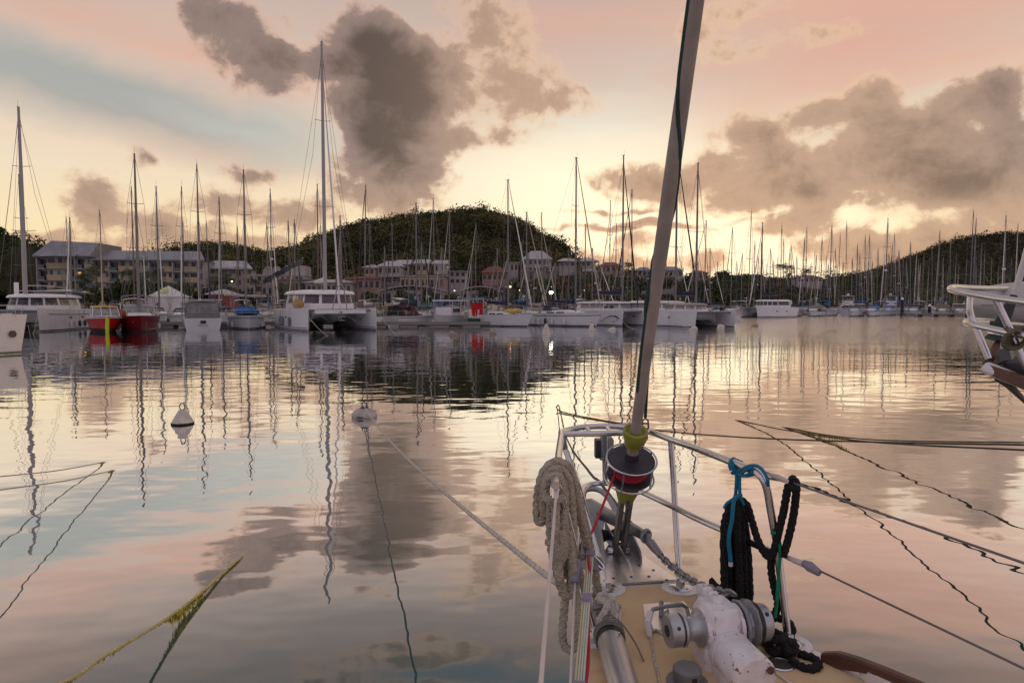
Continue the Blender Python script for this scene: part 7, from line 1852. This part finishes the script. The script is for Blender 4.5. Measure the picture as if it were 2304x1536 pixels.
# thin cord by the stopper
rope('thin_cord', [D(1463, 1424, .02), D(1466, 1445, .008), D(1474, 1490, .008), D(1486, 1545, .008), D(1490, 1600, .008)], .0042, M_ropep, 'thin pale cord tied to the chain stopper and trailing aft', 'cord', 0, 0, n=7)
rope('thin_cord', [D(1466, 1420, .02), D(1476, 1416, .012), D(1488, 1424, .008), D(1505, 1430, .008)], .0042, M_ropep, 'short pale cord end curling under the windlass drum', 'cord', 0, 0, n=7)

# black coil hung on the starboard rail
YB = 2.37
bco = root_at('rope_coil', P(1657, 1120, YB), 'thick black rope coil hanging from the starboard pulpit by a blue cord', 'rope')
def bstr(pts, r=.0135, m=M_ropeb, par=bco): 
    mb = MB(); mb.tube(catmull([P(px, py, y) for px, py, y in pts], 7), r, 11, lobes=3, amp=.14, pitch=r * 5); return mb.build('strand', m, par, smooth=60)
for k in range(6):
    xl = 1634 + k * 1.5; xr = 1683 - k * 1.2; dy = (k % 3) * .022 - .02; bt = 1340 + (k * 7) % 32
    f = k / 5
    a = 1635 + f * 40
    bstr([(1650 + 5 * f, 1126, YB + dy), (1640 + f * 26, 1140 + 3 * abs(k - 2.5), YB + dy), (1630 + f * 46, 1180, YB + dy), (1629 + f * 54, 1250, YB + dy), (1630 + f * 56, 1310, YB + dy), (1632 + f * 54, bt, YB + dy), (1646 + f * 28, bt + 14, YB + dy + .02), (1652 + f * 20, bt, YB + dy + .035), (1650 + f * 24, 1250, YB + dy + .04), (1652 + f * 20, 1160, YB + dy + .04), (1656, 1128, YB + dy + .03)])
bstr([(1660, 1120, YB), (1680, 1135, YB), (1690, 1165, YB - .01), (1702, 1205, YB - .04), (1718, 1240, YB - .08), (1732, 1252, YB - .11), (1742, 1235, YB - .12), (1752, 1195, YB - .14), (1764, 1145, YB - .16), (1772, 1100, YB - .185), (1781, 1082, YB - .2), (1790, 1084, YB - .2), (1791, 1110, YB - .19), (1785, 1160, YB - .17), (1774, 1210, YB - .15), (1762, 1250, YB - .13)], .0125)
bstr([(1776, 1090, YB - .19), (1784, 1076, YB - .17), (1793, 1088, YB - .19), (1786, 1098, YB - .22), (1777, 1092, YB - .2)], .011)
bstr([(1734, 1245, YB - .09), (1736, 1290, YB - .08), (1744, 1330, YB - .09), (1750, 1356, YB - .09), (1744, 1378, YB - .08), (1728, 1388, YB - .06), (1705, 1384, YB - .02)], .0125)
heap = root_at('black_rope', D(1740, 1440, .03), 'end of black rope knotted round the foot of the starboard pulpit leg', 'rope')
def hstr(pts, r=.013):
    mb = MB(); mb.tube(catmull([W(px, py, ZD + z) for px, py, z in pts], 7), r, 11, lobes=3, amp=.15, pitch=r * 5); mb.build('strand', M_ropeb, heap, smooth=60)
hstr([(1700, 1386, .10), (1730, 1388, .07), (1760, 1392, .06), (1778, 1404, .05), (1782, 1420, .03), (1774, 1432, .02), (1755, 1428, .05), (1740, 1420, .055)])
hstr([(1700, 1392, .04), (1716, 1412, .02), (1735, 1425, .02), (1750, 1432, .03), (1762, 1440, .05), (1770, 1458, .04), (1775, 1472, .03)])
hstr([(1726, 1452, .014), (1724, 1436, .03), (1736, 1424, .05), (1752, 1428, .05), (1760, 1446, .04), (1750, 1462, .03), (1734, 1462, .02), (1728, 1448, .03), (1740, 1436, .06), (1756, 1440, .055)], .0135)
hstr([(1750, 1462, .015), (1770, 1470, .02), (1788, 1462, .03), (1786, 1446, .04), (1770, 1448, .05)], .013)
hstr([(1762, 1462, .014), (1784, 1486, .013), (1806, 1500, .013), (1828, 1504, .013), (1842, 1496, .013), (1834, 1482, .013), (1812, 1474, .014), (1796, 1468, .016)], .013)
# dark lashing bundle beside the windlass
bun = root_at('webbing_bundle', D(1640, 1372, .04), 'black webbing strap bundle lying between the windlass and the black coil', 'strap')
for k, pts in enumerate(([(1598, 1306, .09), (1622, 1326, .08), (1652, 1350, .07), (1690, 1378, .06), (1716, 1396, .04)], [(1590, 1322, .05), (1620, 1342, .06), (1655, 1366, .06), (1700, 1392, .05)], [(1580, 1334, .02), (1600, 1345, .03), (1640, 1372, .05), (1690, 1400, .03)])):
    q = catmull([W(px, py, ZD + z) for px, py, z in pts], 6); mb = MB(); mb.tube(q, [.006] + [.016 - .003 * k] * (len(q) - 2) + [.008], 8, lobes=2, amp=.3, pitch=.25); mb.build('strap', M_ropeb, bun, smooth=60)
# blue cord
blu = root_at('blue_cord', R3(1655, 1040, ZT), 'bright blue cord knotted round the starboard top rail', 'cord')
def cord(pts, r=.0058, m=M_ropebl, par=blu):
    mb = MB(); mb.tube(catmull([P(px, py, y) for px, py, y in pts], 7), r, 9); return mb.build('strand', m, par, smooth=60)
for k in range(3):
    x = 1650 + k * 7; cord([(x - 4, 1058 + k * 2, 2.35), (x - 8, 1043 + k * 2, 2.36), (x, 1032 + k * 3, 2.39), (x + 8, 1040 + k * 3, 2.42), (x + 6, 1056 + k * 3, 2.42), (x - 2, 1064 + k * 2, 2.38)], .0068)
cord([(1660, 1062, 2.33), (1672, 1054, 2.30), (1690, 1047, 2.26), (1708, 1050, 2.23), (1722, 1066, 2.2), (1727, 1080, 2.19), (1728, 1092, 2.2)], .0058)
cord([(1664, 1068, 2.33), (1680, 1056, 2.26), (1692, 1052, 2.25), (1688, 1064, 2.26), (1674, 1070, 2.29), (1662, 1066, 2.32), (1680, 1070, 2.28), (1698, 1066, 2.26)], .0058)
cord([(1658, 1064, 2.33), (1657, 1085, 2.34), (1655, 1112, 2.35), (1650, 1122, 2.345), (1636, 1132, 2.35), (1630, 1142, 2.36)], .006)
cord([(1664, 1068, 2.33), (1664, 1090, 2.335), (1665, 1112, 2.34), (1668, 1125, 2.345), (1673, 1135, 2.35)], .006)
cord([(1668, 1112, 2.33), (1660, 1116, 2.325), (1652, 1124, 2.32), (1649, 1145, 2.315), (1647, 1170, 2.31), (1641, 1200, 2.31), (1640, 1225, 2.315), (1643, 1250, 2.32), (1644, 1264, 2.32)], .0072)
mb = MB(); mb.tube([P(1644, 1263, 2.32), P(1644, 1272, 2.322)], .0075, 9); mb.build('whipped_end', M_dkw, blu)
gr = root_at('green_cord', P(1752, 1240, 2.25), 'thin green cord tied to the starboard pulpit leg', 'cord')
cord([(1736, 1199, 2.24), (1744, 1198, 2.23), (1742, 1206, 2.26), (1752, 1212, 2.24), (1756, 1240, 2.24), (1752, 1290, 2.24), (1750, 1340, 2.245), (1746, 1372, 2.25), (1744, 1388, 2.25)], .0056, M_ropeg, gr)
cord([(1754, 1225, 2.23), (1755, 1260, 2.24), (1750, 1310, 2.24), (1747, 1350, 2.24)], .0045, M_ropeg, gr)
# ------------------------------------------------------------------ mooring ropes that dip into the water
M_shag = mat('hanging_olive_weed', (.44, .38, .04), .95, var=.45, vscale=30)
def weedy_rope(label, pts, r, m=M_weedr, weed=(), name='mooring_rope', seed=1, wm=M_shag):
    rnd = random.Random(seed)
    path = catmull(pts, 10); root = thing(name, path[0], label, 'rope')
    mb = MB(); mb.tube(path, r, 8, lobes=3, amp=.12, pitch=r * 8); mb.build('rope', m, root, smooth=60)
    n = len(path) - 1
    for (u0, u1, lmax, cnt) in weed:
        fs = []
        for _ in range(cnt):
            u = u0 + (u1 - u0) * rnd.random(); q = u * n; i = min(int(q), n - 1); p = path[i].lerp(path[i+1], q - i)
            if p.z < .005: continue
            env = sin(pi * min(max((u - u0) / (u1 - u0), .02), .98)) ** .6
            L = min(lmax * (.25 + .75 * rnd.random()) * env, p.z + .02); w = rnd.uniform(.003, .009)
            dx, dy = rnd.gauss(0, .01), rnd.gauss(0, .01); tx = (path[i+1] - path[i]).normalized()
            a = p - tx * w + Vector((rnd.gauss(0, .004), rnd.gauss(0, .004), .0)); b = p + tx * w + Vector((rnd.gauss(0, .004), rnd.gauss(0, .004), .0))
            t1 = p + Vector((dx, dy, -L)) + tx * rnd.gauss(0, .012)
            m1 = a.lerp(t1, .55) + Vector((rnd.gauss(0, .004), 0, 0)); m2 = b.lerp(t1, .55) + Vector((rnd.gauss(0, .004), 0, 0))
            fs.append([a, b, m2, m1]); fs.append([m1, m2, t1 + tx * .0008, t1 - tx * .0008])
        if fs:
            o_ = root.location; V = np.array([[tuple(Vector(v) - o_) for v in f] for f in fs])
            quads_mesh('hanging_weed', V, wm, None, kind='stuff', parent=root)
    return root
c0 = at_px(549, 1247)
M_ycord = mat('yellowed_rope', (.58, .48, .24), .9, var=.25, vscale=25, col2=(.40, .34, .08), c2=(.45, .6))
weedy_rope('yellow weed covered mooring rope rising out of the water at the lower left', [c0 + Vector((-.15, .9, -.28)), c0 + Vector((0, 0, -.012)), W(500, 1290, .02), W(443, 1340, .065), W(398, 1374, .115), W(352, 1406, .185), W(237, 1474, .37), W(138, 1536, .54), Vector((-2.62, 3.0, .95)), Vector((-2.35, .8, 1.7))], .0125, M_ycord,
           weed=[(.12, .47, .045, 380), (.28, .53, .10, 330), (.36, .51, .16, 110), (.30, .36, .12, 60), (.5, .58, .03, 40), (.62, .70, .05, 60), (.74, .82, .05, 90)], seed=3)
for k, (cx_, cy_, ex, ey, ez, lab) in enumerate(((241, 1039, -30, 1075, .50, 'thin tan mooring rope at the left, the farther of two'), (262, 1057, -30, 1106, .75, 'thin tan mooring rope at the left with a green weed tuft, the nearer of two'))):
    a = at_px(cx_, cy_); b = W(ex, ey, ez)
    weedy_rope(lab, [a + Vector((.5, .4, -.2)), a + Vector((0, 0, -.01)), a.lerp(b, .10) + Vector((0, 0, .0)), a.lerp(b, .5) - UP * .03, b, b + (b - a) * .6], .0085, M_ropep, weed=[(.18, .40, .10 if k else .05, 200)], seed=5 + k)
# right hand group: from the sunk point behind the pulpit, to our bow and to the neighbour
s = at_px(1256, 924)
weedy_rope('dark mooring rope from the water to the starboard bow, passing behind the pulpit', [s + Vector((-.1, .4, -.3)), s + Vector((0, 0, .16)), P(1275, 985, 10.5), P(1325, 1060, 6.3), P(1350, 1085, 5.45), P(1434, 1195, 3.6), P(1500, 1262, 3.05), P(1590, 1330, 2.62), D(1612, 1352, .05)], .0115, M_roped, weed=[(.12, .24, .12, 60)], seed=8, wm=M_roped)
nb = Vector((5.9, 9.2, 1.05))
weedy_rope('long weed fringed mooring rope stretched behind the pulpit to the right', [s + Vector((-.05, .1, .10)), P(1262, 925, 17.4), P(1317, 938, 16.6), P(1390, 951, 15.8), P(1490, 969, 14.6), P(1700, 985, 12.6), P(2000, 995, 10.8), P(2304, 1000, 9.2), P(2500, 1003, 8.4)], .014, M_roped, weed=[(.08, .55, .13, 420)], seed=9)
s2 = at_px(1652, 944)
weedy_rope('dark mooring rope from the water near the middle right, upper of the crossing lines', [s2 + Vector((-.3, .4, -.2)), s2 + Vector((0, 0, -.01)), P(1760, 966, 14.3), P(1940, 992, 11.0), P(2304, 1012, 7.7), P(2560, 1020, 6.2)], .012, M_roped, weed=[(.14, .30, .10, 160)], seed=10, wm=M_roped)
s3 = at_px(1758, 960)
weedy_rope('dark mooring rope entering the water farthest right', [s3 + Vector((-.3, .3, -.2)), s3 + Vector((0, 0, -.01)), P(1860, 978, 14.0), P(1990, 990, 12.6), P(2304, 995, 10.4), P(2560, 998, 9.2)], .012, M_roped, weed=[(.10, .50, .07, 260), (.22, .50, .16, 420)], seed=11)
# lines of the moored boats
def line(label, pts, r=.02, m=M_ropew, drop=.25):
    path = sag(pts[0], pts[1], drop, 14); mb = MB(); mb.tube(path, r, 5); o = mb.build('mooring_line', m, None); c = path[0]; o.data.transform(Matrix.Translation(-c)); o.location = c; tag(o, label, 'rope'); return o
def px_on(px, py, Y): return P(px, py, Y)
line('pale mooring line from the left bow of the big catamaran to the water', (P(680, 692, 66.5), at_px(737, 756)))
line('pale mooring line from the right bow of the big catamaran to the water', (P(848, 694, 70), at_px(892, 754)))
line('thin mooring line from the bow of the close left catamaran', (P(63, 730, 40), at_px(79, 790)), .014)
line('thin mooring line at the bow of the white cruising catamaran', (P(84, 705, 66), at_px(74, 752)), .014)
line('mooring line from the small white sloop to the water, upper one', (P(1195, 716, 84), at_px(1240, 740)), .022)
line('mooring line from the emblem catamaran down to the water', (P(1402, 724, 76), at_px(1434, 740)), .022)
line('mooring line from the grey sail bag catamaran to its buoy', (P(1480, 705, 78), at_px(1556, 738)), .022)
line('mooring line from the rightmost near catamaran to its buoy', (P(1556, 707, 78), at_px(1617, 734)), .022)
line('mooring line from the rightmost near catamaran to the grey buoy', (P(1675, 716, 77), at_px(1694, 732)), .022)
line('slack mooring line from the white sloop with fenders to the can buoy', (P(1282, 727, 86), at_px(1370, 739)), .022)
line('fine mooring line right of the near catamarans, running to the water', (P(1690, 712, 120), at_px(1772, 736)), .018)
line('mooring line at the bow of the dark red sailboat, left one', (P(300, 722, 66), at_px(293, 744)), .014)
line('mooring line at the bow of the dark red sailboat, right one', (P(330, 722, 66), at_px(327, 746)), .014)
line('mooring line at the stern of the white yacht with the grey cover', (P(413, 722, 68), at_px(420, 742)), .014)

# ------------------------------------------------------------------ the neighbour's bow at the right edge
M_pale = mat('pale_grey_dinghy_hull', (.43, .41, .39), .5, var=.08, vscale=2, bump=.05, bscale=15)
ny = thing('neighbour_yacht', (3.2, 3.0, 0), 'neighbouring yacht at the right edge with steel pulpit and teak bowsprit platform', 'yacht')
hN = Hull(11, 3.4, 2.35, .7, 1.0, -.2, .2, .5, 1.9)
mb = hN.mesh(); Mn = Matrix.Translation(Vector((2.62 + 5.45, 2.55, 0))) @ Matrix.Rotation(radians(86), 4, 'Z'); mb.v = [tuple(Mn @ Vector(v)) for v in mb.v]; mb.build('hull', M_gelw, ny)
RN = .0138
mb = MB(); mb.tube(catmull([P(2330, 684, 2.66), P(2304, 679, 2.70), P(2239, 670, 2.82), P(2181, 660, 2.95), P(2148, 654, 3.05), P(2138, 650, 3.12), P(2146, 646, 3.2), P(2181, 648, 3.3), P(2218, 649, 3.4), P(2320, 652, 3.7)], 6), RN, 12); mb.build('top_rail', M_ss, ny)
mb = MB(); mb.tube(catmull([P(2340, 762, 2.66), P(2270, 748, 2.78), P(2227, 739, 2.87), P(2192, 731, 2.95), P(2176, 727, 3.02), P(2175, 723, 3.08), P(2190, 721, 3.14), P(2227, 722, 3.25), P(2330, 727, 3.6)], 6), RN, 12); mb.build('middle_rail', M_ss, ny)
mb = MB(); mb.tube(catmull([P(2184, 661, 3.0), P(2181, 690, 3.0), P(2185, 711, 3.0), P(2193, 728, 2.99), P(2208, 765, 2.97), P(2225, 806, 2.95)], 5), RN, 12); mb.build('pulpit_leg', M_ss, ny)
mb = MB(); mb.tube([P(2239, 672, 2.82), P(2272, 740, 2.80), P(2302, 810, 2.78), P(2316, 842, 2.77)], RN, 12); mb.build('pulpit_leg', M_ss, ny)
pk = [P(2211, 814, 2.93), P(2228, 803, 3.08), P(2330, 830, 3.05), P(2330, 861, 2.64)]
mb = MB(); mb.add([tuple(v) for v in pk] + [tuple(v - UP * .045) for v in pk], [(0,1,2,3), (7,6,5,4)] + [(i, (i+1) % 4, 4 + (i+1) % 4, 4 + i) for i in range(4)]); mb.build('teak_platform', M_teakr, ny, smooth=0)
mb = MB(); mb.tube([P(2214, 823, 2.92), P(2222, 828, 2.91), P(2304, 861, 2.78), P(2345, 878, 2.7)], [.02, .027, .027, .027], 12); mb.build('white_tube', M_gelw, ny)
mb = MB(); mb.tube([P(2244, 846, 2.92), P(2270, 866, 2.90), P(2304, 900, 2.88), P(2420, 1010, 2.86)], [.02, .016, .010, .010], 8); mb.build('bobstay', M_darkss, ny)
mb = MB(); mb.tube([P(2312, 560, 3.06), P(2304, 590, 3.07), P(2281, 666, 3.08)], [.0145, .014, .0135], 12); mb.build('headstay_foil', M_poleal, ny)
mb = MB(); mb.tube([P(2282, 664, 3.08), P(2275, 680, 3.08), P(2262, 710, 3.08), P(2252, 735, 3.08)], [.014, .02, .026, .034], 12); mb.build('furler_boot', mat('black_furler_boot', (.02, .02, .025), .6), ny)
cD_ = P(2250, 748, 3.08); axn = (P(2304, 590, 3.07) - P(2241, 778, 3.08)).normalized()
MN = Matrix.Translation(cD_) @ Vector((0, 0, 1)).rotation_difference(axn).to_matrix().to_4x4()
mb = MB(); mb.lathe([(.02, -.04), (.048, -.04), (.05, -.03), (.044, -.02), (.044, .02), (.05, .03), (.05, .04), (.02, .042)], 28, MN); dN = mb.build('furler_drum', mat('dark_green_drum', (.018, .045, .042), .45, var=.2), ny)
mb = MB(); mb.lathe([(.0515, -.018), (.0525, -.012), (.0525, .0), (.0515, .006)], 28, MN); mb.build('drum_band', M_ss, dN)
mb = MB(); mb.tube([P(2245, 768, 3.07), P(2241, 780, 3.06), P(2236, 794, 3.03), P(2231, 806, 3.0)], [.010, .016, .018, .014], 8); mb.build('toggle', mat('rusty_toggle', (.12, .06, .04), .7), ny)
for q in ([P(2247, 785, 2.98), P(2268, 783, 2.94), P(2276, 808, 2.90), P(2254, 812, 2.94)], [P(2262, 808, 2.94), P(2304, 806, 2.80), P(2320, 838, 2.78), P(2290, 842, 2.86)]):
    mb = MB(); mb.add([tuple(v) for v in q] + [tuple(v + Vector((0, .02, -.02))) for v in q], [(0,1,2,3), (7,6,5,4)] + [(i, (i+1) % 4, 4 + (i+1) % 4, 4 + i) for i in range(4)]); mb.build('anchor_plate', mat('slate_grey_steel', (.10, .11, .13), .5, metal=.4, var=.2), ny, smooth=0)
# upturned dinghy stowed behind the pulpit
tip = P(2187, 684, 3.62); din = thing('dinghy', tip, 'smooth pale grey upturned dinghy behind the pulpit at the right edge', 'dinghy')
DP = [(0, .004, .004, .006), (.012, .030, .022, .05), (.04, .060, .050, .11), (.10, .095, .098, .18), (.18, .110, .118, .24), (.30, .122, .135, .28), (.55, .130, .15, .31), (1.0, .13, .155, .32), (1.7, .12, .15, .31)]
mb = MB(); rings = []
for u, hgt, low, w in DP:
    c = tip + Vector((u, .05 * u, .0))
    rings.append([c + Vector((0, w * cos(a), (hgt * sin(a) if sin(a) > 0 else low * sin(a)))) for a in [2 * pi * k / 20 for k in range(20)]])
mb.loft(rings); mb.build('hull', M_pale, din, smooth=70)
mb = MB(); mb.tube([tip + Vector((u, .05 * u - w - .004, .0)) for u, hgt, low, w in DP[1:]], .007, 7); mb.build('rubbing_strake', M_pale, din)
rc = thing('rope_coil', P(2285, 758, 2.80), 'small brown rope coil tied to the neighbouring pulpit', 'rope')
for k in range(5):
    mb = MB(); c = P(2294 - 3 * k, 757 + 2 * k, 2.79 - .012 * k); pts = [c + Vector(((.030 + .004 * k) * cos(a) , -.01 * sin(a), (.034 + .003 * (k % 3)) * sin(a))) for a in [2 * pi * i / 14 for i in range(14)]]
    mb.tube(pts, .0075, 8, loop=True, lobes=3, amp=.12, pitch=.05); mb.build('strand', mat('brown_green_rope', (.13, .11, .07), .9, var=.35, vscale=60), rc, smooth=60)
mb = MB(); mb.tube(catmull([P(2262, 738, 2.79), P(2275, 748, 2.76), P(2290, 748, 2.76), P(2304, 738, 2.74), P(2330, 722, 2.7)], 5), .0075, 8); mb.build('strand', MATS['brown_green_rope'], rc)
